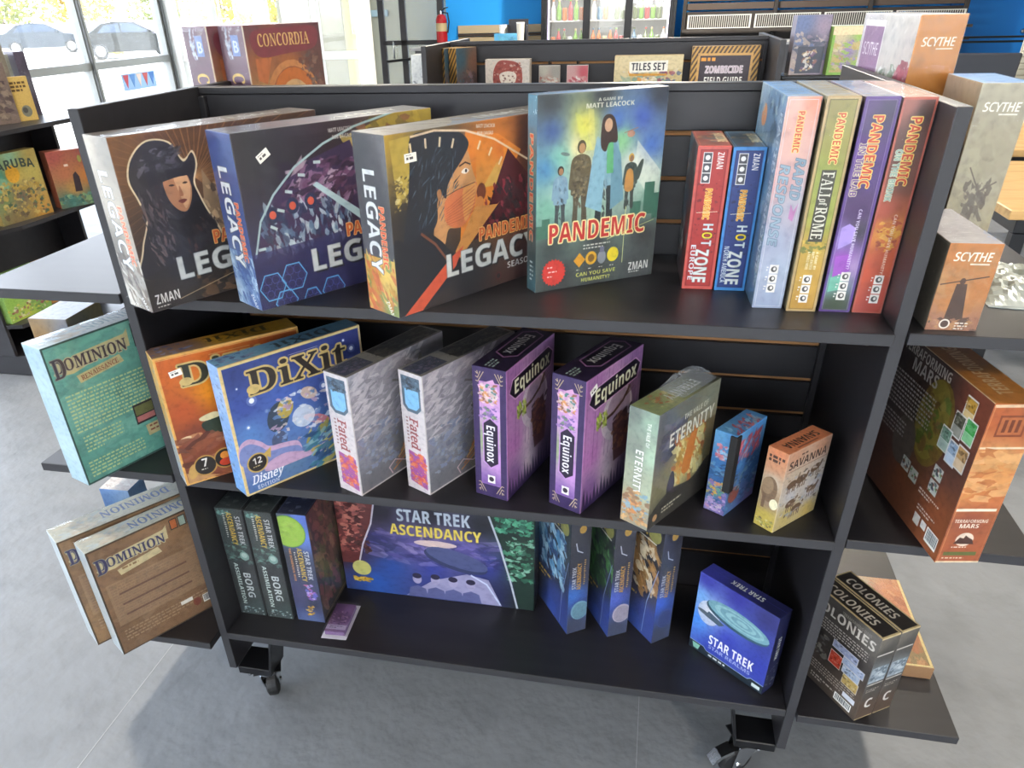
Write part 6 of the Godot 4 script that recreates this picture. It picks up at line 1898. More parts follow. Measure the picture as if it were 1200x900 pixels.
	game_box("board_game", "dark upright box with a green planet on its spine", [0.1435, S3, -0.067, 0.2], [0.066, 0.298, 0.22], {"front": art_planet, "top": func(F): art_spine_top(F, "3a4468", "2a3048"), "right": art_crew_side}, k("2f3440"), {"wrap": true, "seed": 16})
	game_box("board_game", "wide dark game box titled STAR TREK ASCENDANCY lying back on its long edge", [0.216, S3, -0.19, 0.0], [0.455, 0.262, 0.1], {"front": art_ascendancy, "right": func(F): art_spine_top(F, "2a2c34", "202228"), "top": func(F): art_spine_top(F, "2a2c3a", "34364a")}, k("25262e"), {"px": 12.0})
	game_box("board_game", "upright space game box with three pale blue figures, beside the wide box", [0.632, S3, -0.314, -56.9], [0.222, 0.298, 0.047], {"front": func(F): art_fleet(F, "4f8ab4", "2f4a78", "a4cce0", 351), "right": func(F): art_fleet_spine(F, "6f9aac", "3a6ab8"), "top": func(F): art_spine_top(F, "2a2c3a", "34364a")}, k("24262e"), {"wrap": true, "seed": 17})
	game_box("board_game", "upright space game box with a grey moon on its spine, middle of three", [0.742, S3, -0.309, -60.1], [0.2, 0.298, 0.047], {"front": func(F): art_fleet(F, "23342a", "2a4a30", "4f8a4a", 352), "right": func(F): art_fleet_spine(F, "a8a0b0", "4a5fb8"), "top": func(F): art_spine_top(F, "2a2c3a", "34364a")}, k("24262e"), {"wrap": true, "seed": 18})
	game_box("board_game", "upright space game box with a golden brown cover", [0.808, S3, -0.292, -51.1], [0.205, 0.298, 0.048], {"front": func(F): art_fleet(F, "8a6230", "b0824a", "d8c8a8", 353), "right": func(F): art_fleet_spine(F, "3a4a84", "3a5fc0"), "top": func(F): art_spine_top(F, "2a2c3a", "34364a")}, k("2c2620"), {"wrap": true, "seed": 19})
	game_box("board_game", "blue box titled STAR REALMS with a grey disc on the cover", [1.016, S3, -0.144, -39.8], [0.181, 0.205, 0.041], {"front": art_realms, "right": func(F): art_realms_edge(F, false), "top": func(F): art_realms_edge(F, true)}, k("2c3068"), {})
	card_pack()
	# ---- end shelves on the window side
	game_box("board_game", "teal card game box shown from behind on the end shelf", [-0.158, S2, 0.066, 68.6], [0.3, 0.28, 0.058], {"front": func(F): art_dominion(F, ["62a493", "7ab3a0", "548f83"], "RENAISSANCE", "c2b482", "3f2f38", 361, true), "left": func(F): art_dominion_side(F, "9ab8c4", "a8c4cc"), "top": func(F): art_dominion_top(F, "a4b4bc", "b8c4c8", "7a98a4")}, k("5a8a84"), {"wrap": true, "seed": 20})
	game_box("board_game", "brown card game box shown from behind, half covered by its twin", [-0.263, S3, 0.091, 54.9], [0.3, 0.284, 0.064], {"front": func(F): art_dominion(F, ["8a6a48", "7d5f42", "96744e"], "", "c8b88c", "2f2c58", 371, false), "left": func(F): art_dominion_side(F, "a8b4b8", "b8c4c8"), "top": func(F): art_dominion_top(F, "9a9a8c", "a8a898", "4a5f8c")}, k("7a6248"), {"wrap": true, "seed": 21})
	game_box("board_game", "brown card game box shown from behind with a price sticker, in front of its twin", [-0.188, S3, 0.107, 57.5], [0.3, 0.279, 0.056], {"front": func(F): art_dominion(F, ["7f5f42", "8d6b4a", "745638"], "", "c8b88c", "2f2c58", 372, false), "left": func(F): art_dominion_side(F, "a8b4b8", "b8c4c8"), "top": func(F): art_dominion_top(F, "9a9a8c", "a8a898", "4a5f8c")}, k("7a6248"), {"wrap": true, "seed": 22})
	game_box("board_game", "tan box with a white lid top behind the teal card game box", [-0.292, S2, -0.068, 3.0], [0.08, 0.28, 0.11], {"front": func(F): art_small(F, ["9a7a50", "7a8aa8", "a88a5c", "6a7a94"], 381), "right": func(F): art_small(F, ["6a5a44", "8a7448", "54503f"], 382), "top": func(F): art_spine_top(F, "c4c6c6", "d0d2d2")}, k("8a7450"), {})
	game_box("board_game", "small blue and white box behind the brown card game boxes", [-0.312, S3, -0.112, 2.0], [0.072, 0.28, 0.062], {"front": func(F): art_small(F, ["5a7aa8", "8aa0b8", "4a6a98"], 383), "top": func(F): art_small(F, ["d0c8c4", "c4b8b4", "d8d4d0"], 384)}, k("6a84a4"), {})
	# ---- end shelves on the other side
	game_box("board_game", "small orange SCYTHE box at the front of the end shelf", [1.242, S1, -0.011, 2.0], [0.066, 0.12, 0.2], {"front": func(F): art_scythe(F, ["b8763c", "b08050", "9a6a50", "4a3428"], true, 391), "left": func(F): art_spine_top(F, "6a6458", "7a7468"), "top": func(F): art_spine_top(F, "b4b0b8", "c4c2c8")}, k("b08050"), {"px": 20.0, "wrap": true, "seed": 23})
	game_box("board_game", "tall beige SCYTHE box behind the small orange one", [1.306, S1, -0.251, -0.9], [0.069, 0.287, 0.172], {"front": func(F): art_scythe(F, ["a49c84", "b0a88c", "a8863c", "6a6054"], false, 392), "left": func(F): art_small(F, ["8a7a68", "a08c70", "6a4a3c", "b0843c"], 393), "top": func(F): art_spine_top(F, "6a94c8", "7aa4d4")}, k("a49c84"), {"px": 18.0, "wrap": true, "seed": 24})
	game_box("board_game", "large SCYTHE box with an orange spine and white back panel", [1.25, S1, -0.435, 5.9], [0.073, 0.37, 0.27], {"front": func(F): art_scythe(F, ["c07a28", "b8762c", "7a5434", "4a3222"], false, 394), "left": art_scythe_back, "top": func(F): art_spine_top(F, "b0aca8", "c0bcb8")}, k("b08a58"), {"wrap": true, "seed": 25})
	game_box("board_game", "large TERRAFORMING MARS box with its back towards the display", [1.289, S2, -0.256, -80.0], [0.3, 0.28, 0.067], {"front": art_mars, "right": art_mars_spine, "top": art_mars_top}, k("8a4a2c"), {})
	var ca := game_box("board_game", "dark COLONIES box shown from behind, nearer the end panel", [1.228, S3, -0.136, -56.8], [0.17, 0.215, 0.045], {"front": art_colonies, "right": art_colonies_spine, "top": art_colonies_top}, k("3a3430"), {"px": 18.0})
	again(ca, "dark COLONIES box shown from behind, farther from the end panel", [1.2665, S3, -0.161, -56.8])
	flat_box()
	silver_bag()
	# ---- games on the far side of the same unit
	var cb := game_box("board_game", "maroon CONCORDIA box with an arch on its cover, behind the slatted back", [0.055, 1.092, -0.455, 73.0], [0.225, 0.316, 0.068], {"front": art_concordia, "left": art_concordia_spine, "top": func(F): art_spine_top(F, "b49a94", "a48a84")}, k("6a4048"), {"wrap": true, "seed": 26})
	again(cb, "maroon CONCORDIA box showing mostly its spine, behind the slatted back", [-0.024, 1.092, -0.458, 73.0])

func card_pack() -> void:
	var t := thing("card_pack", "small purple card pack in clear plastic lying on the bottom shelf", "card pack", Vector3(0.244, S3, -0.078), deg_to_rad(3))
	var im := Image.create(120, 220, false, Image.FORMAT_RGBA8)
	var F := Face.new()
	F.im = im
	F.k = 20.0
	F.w = 6.0
	F.h = 11.0
	art_small(F, ["5a3a6a", "7a5a8a", "4a2f58", "8a6a90"], 401)
	rect(F, 0, 8.4, 6.0, 1.8, k("a89ab8"))
	small_print(F, 1.0, 8.8, 4.0, 2, 0.6, k("5a4a68"), 402)
	var st := SurfaceTool.new()
	st.begin(Mesh.PRIMITIVE_TRIANGLES)
	quad(st, [Vector3(-0.023, 0.0125, 0.045), Vector3(0.023, 0.0125, 0.045), Vector3(0.023, 0.0125, -0.045), Vector3(-0.023, 0.0125, -0.045)], Vector3.UP, Vector3.ZERO, Basis(), [Vector2(0, 1), Vector2(1, 1), Vector2(1, 0), Vector2(0, 0)])
	part(t, "printed_card", st.commit(), print_material(im, 0.35, false))
	part(t, "deck", slab(0.046, 0.012, 0.09, 0.001), flat(k("6a5078"), 0.5))
	part(t, "blister", slab(0.056, 0.0145, 0.108, 0.003), film)
	part(t, "backing", slab(0.058, 0.0008, 0.112, 0.0003), flat(k("c8c4cc"), 0.4), Vector3(0, -0.0004, 0))

func flat_box() -> void:
	var t := thing("game_board_box", "thin orange wrapped box lying flat behind the COLONIES boxes", "board game", Vector3(1.44, S3, -0.272))
	var im := Image.create(240, 560, false, Image.FORMAT_RGBA8)
	var F := Face.new()
	F.im = im
	F.k = 20.0
	F.w = 12.0
	F.h = 28.0
	wash(F, [[2, 3, k("9a8a6a")], [8, 4, k("c07a48")], [4, 12, k("c8744a")], [9, 14, k("c06a40")], [4, 22, k("a86a44")], [10, 26, k("8a7a54")]])
	daub(F, 0, 0, 12, 28, [k("c07a50"), k("a8623c"), k("8f7a58"), k("d09a6a")], 50, 0.6, 1.8, 411, 1.4, 70, 0.5)
	rect(F, 0, 0, 0.4, 28, k("d8c48a"))
	rect(F, 11.4, 0, 0.6, 28, k("d8c48a"))
	rect(F, 0, 27.5, 12, 0.5, k("d8c48a"))
	var st := SurfaceTool.new()
	st.begin(Mesh.PRIMITIVE_TRIANGLES)
	quad(st, [Vector3(-0.053, 0.0303, 0.138), Vector3(0.053, 0.0303, 0.138), Vector3(0.053, 0.0303, -0.138), Vector3(-0.053, 0.0303, -0.138)], Vector3.UP, Vector3.ZERO, Basis(), [Vector2(0, 1), Vector2(1, 1), Vector2(1, 0), Vector2(0, 0)])
	part(t, "printed_lid", st.commit(), print_material(im, 0.3, true))
	part(t, "carton", slab(0.108, 0.03, 0.28, 0.0008), flat(k("8f6a44"), 0.5))
	part(t, "shrink_wrap", wrap_mesh(0.108, 0.03, 0.28, 27), film, Vector3(-0.054, 0, 0.14))

func silver_bag() -> void:
	var t := thing("foil_bag", "crinkled silver foil bag lying on the end shelf beside the SCYTHE boxes", "bag", Vector3(1.43, S1, -0.215), deg_to_rad(-6))
	part(t, "foil", crumple(0.124, 0.19, 0.022, 6), flat(k("b4bab4"), 0.3, 0.35))
	part(t, "sealed_edge", slab(0.124, 0.0012, 0.012, 0.0003), flat(k("7a8488"), 0.4, 0.4), Vector3(0, 0.0004, 0.1))

# a crumpled sheet, closed underneath: width, depth, height
func crumple(w: float, d: float, high: float, seed_: int) -> ArrayMesh:
	var st := SurfaceTool.new()
	st.begin(Mesh.PRIMITIVE_TRIANGLES)
	st.set_smooth_group(-1)
	var n := FastNoiseLite.new()
	n.seed = seed_
	n.frequency = 1.0
	n.fractal_type = FastNoiseLite.FRACTAL_RIDGED
	var nx := 22
	var nz := 24
	var p := func(i: int, j: int, top: bool) -> Vector3:
		var a := float(i) / nx * 2 - 1
		var b := float(j) / nz * 2 - 1
		var edge := (1.0 - pow(absf(a), 4.0)) * (1.0 - pow(absf(b), 4.0))
		var h := 0.001 + edge * high * (1.0 + 0.4 * n.get_noise_2d(a * 3.2, b * 4.0)) if top else 0.0
		return Vector3(a * w / 2, h, b * d / 2)
	for i in nx:
		for j in nz:
			for top in [true, false]:
				var q := [p.call(i, j, top), p.call(i + 1, j, top), p.call(i + 1, j + 1, top), p.call(i, j + 1, top)]
				if top:
					tri(st, q[0], q[1], q[2])
					tri(st, q[0], q[2], q[3])
				else:
					tri(st, q[0], q[2], q[1])
					tri(st, q[0], q[3], q[2])
	st.generate_normals()
	return st.commit()

# ---------------------------------------------------------------- the rest of the shop
func build_far_shop() -> void:
	build_second_display()
	build_window_display()
	build_rear()
	build_tables()

func build_second_display() -> void:
	var t := thing("shop_display", "black mobile display unit standing one aisle behind, its upper slats showing", "display shelf", Vector3(0.02, 0, -1.86))
	display(t, false, [0.01, 0.01, 0.01])
	var z := -2.13
	game_box("board_game", "pale grey box with a red band outside the far display's end panel", [-0.115, S1, -2.12, 4.0], [0.072, 0.244, 0.1], {"front": func(F): art_small(F, ["c4c8c8", "b8bcc0", "d0d4d2", "8a8e94"], 501, "", "", 0.2)}, k("b8bcbc"), {"px": 8.0})
	var zs := game_box("board_game", "yellow and black striped box on the far display, against its end panel", [0.03, S1, -2.08, 62.0], [0.12, 0.266, 0.04], {"front": func(F): art_small(F, ["3f5a68", "7a5a4c", "5a4a4c", "86727a"], 502), "left": func(F): art_stripes(F, [])}, k("b08a48"), {"px": 8.0})
	again(zs, "yellow and black striped box on the far display, leaning on its striped twin", [0.078, S1, -2.075, 62.0])
	game_box("board_game", "white box with a red grinning face on the far display", [0.185, S1, -2.1, 0.0], [0.172, 0.226, 0.05], {"front": func(F):
		art_small(F, ["c0b8ae", "b8b0a8", "c4bcb4"], 503)
		blob(F, [3.0, 5.0, 5.0, 0.8, 9.0, 0.4, 13.0, 1.6, 14.4, 5.6, 13.0, 10.0, 4.4, 10.0], k("8a4038"))
		daub(F, 3.4, 1.0, 10.4, 8.0, [k("a0584c"), k("6d302c"), k("c0a898"), k("8a4038")], 50, 0.25, 0.7, 513)
		blob(F, [5.6, 5.0, 9.0, 4.0, 12.0, 5.0, 11.4, 8.0, 8.8, 9.4, 6.2, 8.0], k("cfc4b8"))
		daub(F, 6.0, 5.0, 5.4, 3.0, [k("5a3432"), k("d8d0c4")], 14, 0.2, 0.5, 514)
		daub(F, 0.5, 10.0, 16.0, 3.0, [k("3f4a5c"), k("4a3a38"), k("c8c0b4")], 30, 0.3, 0.9, 504)}, k("b8b0a6"), {"px": 8.0})
	for i in 2:
		var p := thing("card_pack", ["pale grey card pack hanging from a hook on the far display's slats", "pink and red card pack hanging from a hook on the far display's slats"][i], "card pack", Vector3([0.424, 0.532][i], 1.1, -2.18))
		var im := Image.create(96, 150, false, Image.FORMAT_RGBA8)
		var F := Face.new()
		F.im = im
		F.k = 10.0
		F.w = 9.6
		F.h = 15.0
		art_small(F, [["b0aea4", "8a8a84", "a05a50", "c4c2b8"], ["b08a88", "a84a54", "c8c0bc", "8a3a48"]][i], 505 + i)
		var st := SurfaceTool.new()
		st.begin(Mesh.PRIMITIVE_TRIANGLES)
		quad(st, [Vector3(-0.04, 0, 0.0145), Vector3(0.04, 0, 0.0145), Vector3(0.04, 0.128, 0.0145), Vector3(-0.04, 0.128, 0.0145)], Vector3(0, 0, 1), Vector3.ZERO, Basis(), [Vector2(0, 1), Vector2(1, 1), Vector2(1, 0), Vector2(0, 0)])
		part(p, "printed_front", st.commit(), print_material(im, 0.4, false))
		part(p, "deck", slab(0.082, 0.13, 0.012, 0.001), flat(k("b0aca8"), 0.5), Vector3(0, 0, 0.008))
		part(p, "hook", tube([Vector3(0, 0.135, -0.03), Vector3(0, 0.137, 0.03), Vector3(0, 0.146, 0.036)], 0.003, 6), black_steel)
	game_box("board_game", "cream box titled TILES SET on the far display", [0.675, S1, -2.1, 0.0], [0.248, 0.232, 0.05], {"front": func(F):
		art_small(F, ["c4b48c", "bca878", "c9b48e", "8fa08a"], 507)
		rect(F, 0, 0, F.w, 4.6, k("c8b890"))
		daub(F, 0.5, 5.0, 24.0, 6.0, [k("8a4a5a"), k("5a6a84"), k("c9803a"), k("d8ccb0"), k("7a9a8c")], 44, 0.4, 1.2, 508)
		poly(F, [5.4, 2.0, 19.4, 1.6, 19.4, 5.2, 5.6, 5.6], k("e0dcd0"))
		text(F, "TILES SET", 12.4, 4.8, 2.4, k("33323a"), {"c": true, "wd": 12.4})
		rect(F, 5.6, 5.9, 13.6, 0.7, k("c08a34"))}, k("c0ac80"), {"px": 10.0})
	game_box("book", "black and yellow striped FIELD GUIDE on the far display", [0.951, S1, -2.1, 0.0], [0.236, 0.258, 0.03], {"front": func(F): art_stripes(F, ["ZOMBICIDE", "FIELD GUIDE"])}, k("b98f4a"), {"px": 10.0, "cat": "book"})
	game_box("board_game", "narrow grey green box outside the far display's other end panel", [1.243, S1, -2.12, 0.0], [0.028, 0.24, 0.1], {"front": func(F): art_small(F, ["6a6c64", "7a7a6c", "5a5c58"], 509)}, k("6a6c64"), {"px": 8.0})
	var b := game_box("puzzle_box", "dark glossy box with a bright picture standing on the far display's end shelf", [1.3, 1.19, -2.15, 6.0], [0.12, 0.185, 0.06], {"front": func(F):
		art_small(F, ["5a6a94", "8a7a90", "3a3f54", "b0a098"], 510)
		rect(F, 2.0, 9.6, 9.0, 8.4, k("34384a"))
		daub(F, 4.0, 10.6, 5.0, 6.4, [k("c0a070"), k("8a5a4a"), k("d8d4cc"), k("6a4a6a")], 26, 0.3, 0.9, 511)}, k("8a8490"), {"px": 10.0, "cat": "puzzle"})
	var gb := game_box("toy_bag", "bright green and cream toy pack standing beside the dark glossy box", [1.425, 1.19, -2.13, 3.0], [0.125, 0.15, 0.05], {"front": func(F):
		art_small(F, ["c0b08a", "8ab04a", "8a7aa0", "b09a5a"], 512)
		frame(F, 0.0, 0.9, k("7aa83a"))
		rect(F, 0, 0, F.w, 2.6, k("d8c49a"))}, k("7aa040"), {"px": 10.0, "cat": "toy"})
	var r := thing("riser", "black display riser under the dark box and the green toy pack", "riser", Vector3(1.425, S1, -2.19))
	part(r, "riser_top", slab(0.3, 0.012, 0.14, 0.002), black_steel, Vector3(0, 0.148, 0))
	for x in [-0.14, 0.14]:
		part(r, "riser_side", slab(0.012, 0.148, 0.14, 0.002), black_steel, Vector3(x, 0, 0))

func build_window_display() -> void:
	# a unit along the window wall; its shelves face the aisle (+x)
	var t := thing("shop_display", "black display unit along the window wall with a jungle game on its middle shelf", "display shelf", Vector3(-1.88, 0, -2.0))
	part(t, "back_panel", slab(0.02, 0.95, 0.9, 0.002), laminate, Vector3(-0.4, 0.1, -0.05))
	part(t, "end_panel", slab(0.30, 0.93, 0.018, 0.001), laminate, Vector3(-0.25, 0.1, 0.36))
	part(t, "end_panel", slab(0.14, 0.93, 0.018, 0.001), laminate, Vector3(-0.32, 0.1, -0.5))
	for h in [S1, S2 - 0.01, S3]:
		var out := PackedVector2Array([Vector2(-0.4, -0.5), Vector2(-0.14, -0.5), Vector2(-0.03, -0.44), Vector2(0.02, -0.3), Vector2(0.02, 0.2), Vector2(-0.03, 0.34), Vector2(-0.1, 0.36), Vector2(-0.4, 0.36)])
		part(t, "shelf", extrude(out, 0.0, ST), laminate, Vector3(0, h - ST, 0), Vector3(-PI / 2, 0, 0)).scale = Vector3(1, -1, 1)
	part(t, "plinth", slab(0.4, 0.1, 0.84, 0.004), laminate, Vector3(-0.2, 0.0, -0.06))
	var dom := {"px": 9.0}
	game_box("board_game", "jungle game box titled KARUBA on the window display", [-1.93, S2 - 0.01, -1.78, 84.0], [0.285, 0.28, 0.055], {"front": func(F):
		wash(F, [[3, 2, k("7aa88a")], [14, 2, k("8ab090")], [26, 2, k("b09a54")], [6, 9, k("4a8a74")], [14, 8, k("c8a03c")], [24, 10, k("a89a50")], [5, 18, k("6a7a4c")], [14, 18, k("6a5a48")], [24, 20, k("b08a44")], [8, 26, k("7a6a48")], [24, 26, k("b8863c")]])
		ell(F, 13.0, 8.6, 3.6, 3.6, k("d09a2c"))
		ell(F, 5.4, 12.0, 4.0, 3.0, k("6f9a7c"))
		daub(F, 2, 12, 25, 15, [k("5a4a38"), k("8a7a4a"), k("a88a3c"), k("3f5a4a"), k("c0a860")], 90, 0.5, 1.6, 521)
		text(F, "KARUBA", 14.0, 6.2, 3.6, k("2f3f3a"), {"c": true, "wd": 24.0, "arch": 1.6})}, k("a8945a"), dom)
	game_box("board_game", "red orange box with a small dark figure beside the jungle game", [-1.9, S2 - 0.01, -2.12, 60.0], [0.22, 0.25, 0.07], {"front": func(F):
		wash(F, [[3, 2, k("9a5048")], [18, 3, k("8a4a48")], [6, 10, k("a8684a")], [16, 12, k("b0703c")], [8, 17, k("a8824a")], [6, 22, k("3f6a64")], [18, 22, k("356058")]])
		poly(F, [8.6, 18.5, 9.4, 11.0, 11.0, 9.6, 12.2, 12.0, 12.0, 18.5], k("3a2f34"))
		small_print(F, 6.6, 6.0, 5.0, 1, 1.4, k("d8c0b0"), 522, 0.7)
		ell(F, 14.4, 4.4, 0.9, 1.6, k("8a8a4a"))
		daub(F, 0, 19.5, 22, 5, [k("4a7a70"), k("2f5a54"), k("7a9a6a")], 30, 0.5, 1.4, 523)}, k("a86048"), dom)
	game_box("board_game", "grey brown box with a red haired figure on the window display's top shelf", [-2.18, S1, -2.02, 72.0], [0.28, 0.31, 0.06], {"front": func(F):
		art_small(F, ["8a8478", "7a7468", "968e80"], 524)
		poly(F, [10.0, 30.0, 11.0, 10.0, 14.0, 4.0, 18.0, 5.0, 20.0, 12.0, 21.0, 30.0], k("5a3434"))
		ell(F, 15.0, 7.0, 3.4, 4.0, k("6a3a34"))
		ell(F, 14.4, 8.4, 1.8, 2.4, k("b89a84"))}, k("7a7264"), dom)
	game_box("board_game", "dark brown box covered in small figures on the window display's top shelf", [-2.06, S1, -1.97, 70.0], [0.19, 0.24, 0.05], {"front": func(F): art_small(F, ["5a4c48", "7a6a62", "4a3c40", "8a7a6a"], 525), "left": func(F): art_small(F, ["b0703c", "8a5a38", "6a4a44"], 526)}, k("5a4a48"), dom)
	game_box("board_game", "yellow labelled box titled MONEY on the window display's top shelf", [-2.02, S1, -2.16, 70.0], [0.1, 0.18, 0.03], {"front": func(F):
		art_small(F, ["c8a860", "d0b46c", "b89850"], 527)
		rect(F, 0, 0, F.w, F.h, k("c9aa62"))
		small_print(F, 1.4, 2.0, 7.0, 3, 1.5, k("5a4428"), 528, 0.6)
		ell(F, 5.6, 14.0, 2.4, 2.4, k("7a7a6c"))
		ell(F, 5.0, 13.6, 1.2, 1.2, k("4a4a48"))}, k("c0a05a"), dom)
	game_box("board_game", "pale grey upright box at the far end of the window display's top shelf", [-2.2, S1, -2.36, 64.0], [0.05, 0.26, 0.1], {"front": func(F): art_small(F, ["9a9e9c", "8a8e88", "b0b4b0"], 529)}, k("9a9e9c"), dom)
	game_box("board_game", "dark violet upright box at the far end of the window display's top shelf", [-2.15, S1, -2.41, 64.0], [0.05, 0.27, 0.1], {"front": func(F): art_small(F, ["5a5264", "4a4454", "6a6a78"], 530)}, k("4f485a"), dom)
	# lower shelf
	game_box("board_game", "children's game box with a yellow chick on the window display's low shelf", [-1.96, S3, -1.66, 86.0], [0.25, 0.21, 0.055], {"front": func(F):
		wash(F, [[3, 2, k("8ac0c8")], [20, 3, k("9ac8a0")], [4, 12, k("8ab04a")], [20, 12, k("6a9a4a")], [10, 20, k("a8b84a")]])
		ell(F, 17.0, 6.4, 3.4, 3.2, k("e0b82c"))
		ell(F, 17.2, 11.0, 4.4, 4.0, k("d8b030"))
		ell(F, 16.2, 5.8, 0.4, 0.5, k("3a2c1c"))
		ell(F, 18.4, 5.8, 0.4, 0.5, k("3a2c1c"))
		poly(F, [16.8, 6.8, 18.0, 6.8, 17.4, 7.8], k("c8642c"))
		daub(F, 0, 14, 25, 6, [k("8a4a4a"), k("c8b84a"), k("6a8a4a"), k("d8d0b0")], 40, 0.4, 1.2, 531)}, k("8ab060"), dom)
	game_box("board_game", "orange box beside the yellow chick game on the low shelf", [-1.97, S3, -1.94, 82.0], [0.16, 0.2, 0.055], {"front": func(F): art_small(F, ["c08a50", "d0a060", "a86a3c"], 532)}, k("b88450"), dom)
	game_box("board_game", "black box with a silver label on the window display", [-1.66, S2 - 0.2, -2.62, 55.0], [0.3, 0.07, 0.2], {"front": func(F): art_small(F, ["3f4248", "34363c", "50545c"], 533), "left": func(F): art_small(F, ["9aa0ac", "80889a", "b4b8c4"], 534)}, k("3a3c42"), dom)
	var st := thing("stool", "low black stand under the black box with a silver label", "stand", Vector3(-1.63, 0, -2.82), deg_to_rad(55))
	part(st, "stand_top", slab(0.34, 0.02, 0.26, 0.003), laminate, Vector3(0, S2 - 0.22, 0))
	for x in [-0.14, 0.14]:
		for zz in [-0.1, 0.1]:
			part(st, "leg", slab(0.025, S2 - 0.22, 0.025, 0.002), black_steel, Vector3(x, 0, zz))

func build_rear() -> void:
	# fire extinguisher on the door post
	var e := thing("fire_extinguisher", "red fire extinguisher hanging beside the glass door", "extinguisher", Vector3(-2.3, 1.0, -11.0))
	part(e, "cylinder", lathe([[0.0, 0.0], [0.075, 0.0], [0.08, 0.01], [0.08, 0.28], [0.06, 0.33], [0.025, 0.35], [0.0, 0.35]], 24), flat(k("a81c24"), 0.25))
	part(e, "label_band", lathe([[0.081, 0.14], [0.0812, 0.145], [0.0812, 0.235], [0.081, 0.24]], 24), flat(k("b9a880"), 0.5))
	part(e, "valve", lathe([[0.0, 0.34], [0.02, 0.34], [0.02, 0.39], [0.0, 0.39]], 12), chrome)
	part(e, "handle", tube([Vector3(0, 0.385, 0), Vector3(0.06, 0.42, 0.02), Vector3(0.11, 0.43, 0.03)], 0.008, 6), black_steel)
	part(e, "hose", tube([Vector3(0.02, 0.37, 0), Vector3(0.1, 0.36, 0.02), Vector3(0.12, 0.25, 0.03), Vector3(0.1, 0.12, 0.05)], 0.01, 6), rubber)
	part(e, "wall_bracket", slab(0.05, 0.2, 0.12, 0.004), black_steel, Vector3(0, 0.08, -0.12))
	var wp := thing("window_poster", "small blue and red poster stuck low on the window pane", "poster", Vector3(-4.845, 0.74, -7.32))
	part(wp, "paper", slab(0.003, 0.16, 0.62, 0.0), flat(k("8fb4e0"), 0.6))
	for i in 5:
		part(wp, "pennant", extrude(PackedVector2Array([Vector2(-0.05, 0.15), Vector2(0.05, 0.15), Vector2(0.0, 0.02)]), 0.0, 0.002), flat(k(["4a7ac0", "c05a5a", "d8c8c0", "5a8ac8", "b84a58"][i]), 0.6), Vector3(0.003, 0, -0.24 + i * 0.12), Vector3(0, PI / 2, 0))
	# cream dado rail along the blue wall
	structure("trim_3", slab(1.6, 0.1, 0.03, 0.003), flat(k("b9a98c"), 0.6), Vector3(-1.3, 1.1, -11.18))
	structure("trim_4", slab(1.6, 0.03, 0.05, 0.003), flat(k("3a302c"), 0.6), Vector3(-1.3, 1.065, -11.17))
	structure("trim_5", slab(1.6, 1.06, 0.02, 0.003), flat(k("b0a080"), 0.6), Vector3(-1.3, 0.0, -11.18))
	# counter with clutter
	var c := thing("service_counter", "long dark counter in front of the blue wall and the fridges", "counter", Vector3(0.55, 0, -9.0))
	part(c, "counter_top", slab(4.6, 0.03, 0.6, 0.004), flat(k("8a8c90"), 0.3), Vector3(-0.35, 1.0, 0))
	part(c, "counter_front", slab(4.5, 1.0, 0.02, 0.003), flat(k("3a3b40"), 0.5), Vector3(-0.35, 0, 0.26))
	for x in [-2.55, 1.85]:
		part(c, "counter_end", slab(0.03, 1.0, 0.5, 0.003), flat(k("3a3b40"), 0.5), Vector3(x, 0, 0))
	game_box("board_game", "bright blue box lying on the counter below the blue wall", [-1.13, 1.03, -8.95, 0.0], [0.27, 0.12, 0.15], {"front": func(F): art_small(F, ["3f8ab4", "5aa0c4", "4a90a8"], 541)}, k("3f88b0"), {"px": 8.0})
	var bx := thing("cardboard_tray", "black open tray standing behind the blue box on the counter", "tray", Vector3(-0.89, 1.03, -9.2))
	part(bx, "tray_back", slab(0.24, 0.26, 0.012, 0.002), flat(k("1f2026"), 0.5), Vector3(0, 0, -0.06))
	part(bx, "tray_base", slab(0.24, 0.012, 0.12, 0.002), flat(k("1f2026"), 0.5))
	for x in [-0.115, 0.115]:
		part(bx, "tray_side", slab(0.012, 0.2, 0.12, 0.002), flat(k("1f2026"), 0.5), Vector3(x, 0, 0))
	var cup := lathe([[0.0, 0.0], [0.035, 0.0], [0.047, 0.13], [0.048, 0.135], [0.044, 0.135], [0.034, 0.01], [0.0, 0.01]], 18)
	for i in 2:
		var q := thing("paper_cup", ["white paper cup standing at the near side of the black tray", "patterned paper cup standing in front of the black tray"][i], "cup", Vector3([-1.07, -0.8][i], [1.03, 1.03][i], [-9.2, -8.86][i]))
		part(q, "cup_body", cup, flat(k(["e2dfd8", "b9b4a8"][i]), 0.6)).scale = Vector3(1, [1.5, 1.7][i], 1)
		part(q, "cup_rim", lathe([[0.046, 0.0], [0.05, 0.004], [0.05, 0.01], [0.046, 0.012]], 18), flat(k("e8e6e0"), 0.5), Vector3(0, [0.195, 0.222][i], 0))
	var papers := [[-1.42, "stack of white papers at the door end of the counter", 0.16], [-0.45, "stack of white papers beside the blue box on the counter", 0.2], [0.0, "thin stack of white papers in front of the fridges", 0.24]]
	for p in papers:
		var q := thing("paper_stack", p[1], "paper", Vector3(p[0], 1.03, -8.85))
		for i in 3:
			part(q, "sheet", slab(p[2], 0.014, 0.2, 0.001), flat(k(["dcdce0", "e6e6e8", "d4d6da"][i]), 0.7), Vector3(0.004 * i, 0.014 * i, 0), Vector3(0, 0.05 * i, 0))
	# glass door fridges with bottles
	var led := flat(Color(1, 1, 1), 0.4)
	led.emission_enabled = true
	led.emission = Color(0.86, 0.8, 1.0)
	led.emission_energy_multiplier = 1.6
	var f := thing("drinks_fridge", "black three door drinks fridge with lit shelves of bottles", "fridge", Vector3(0.1, 0, -10.6))
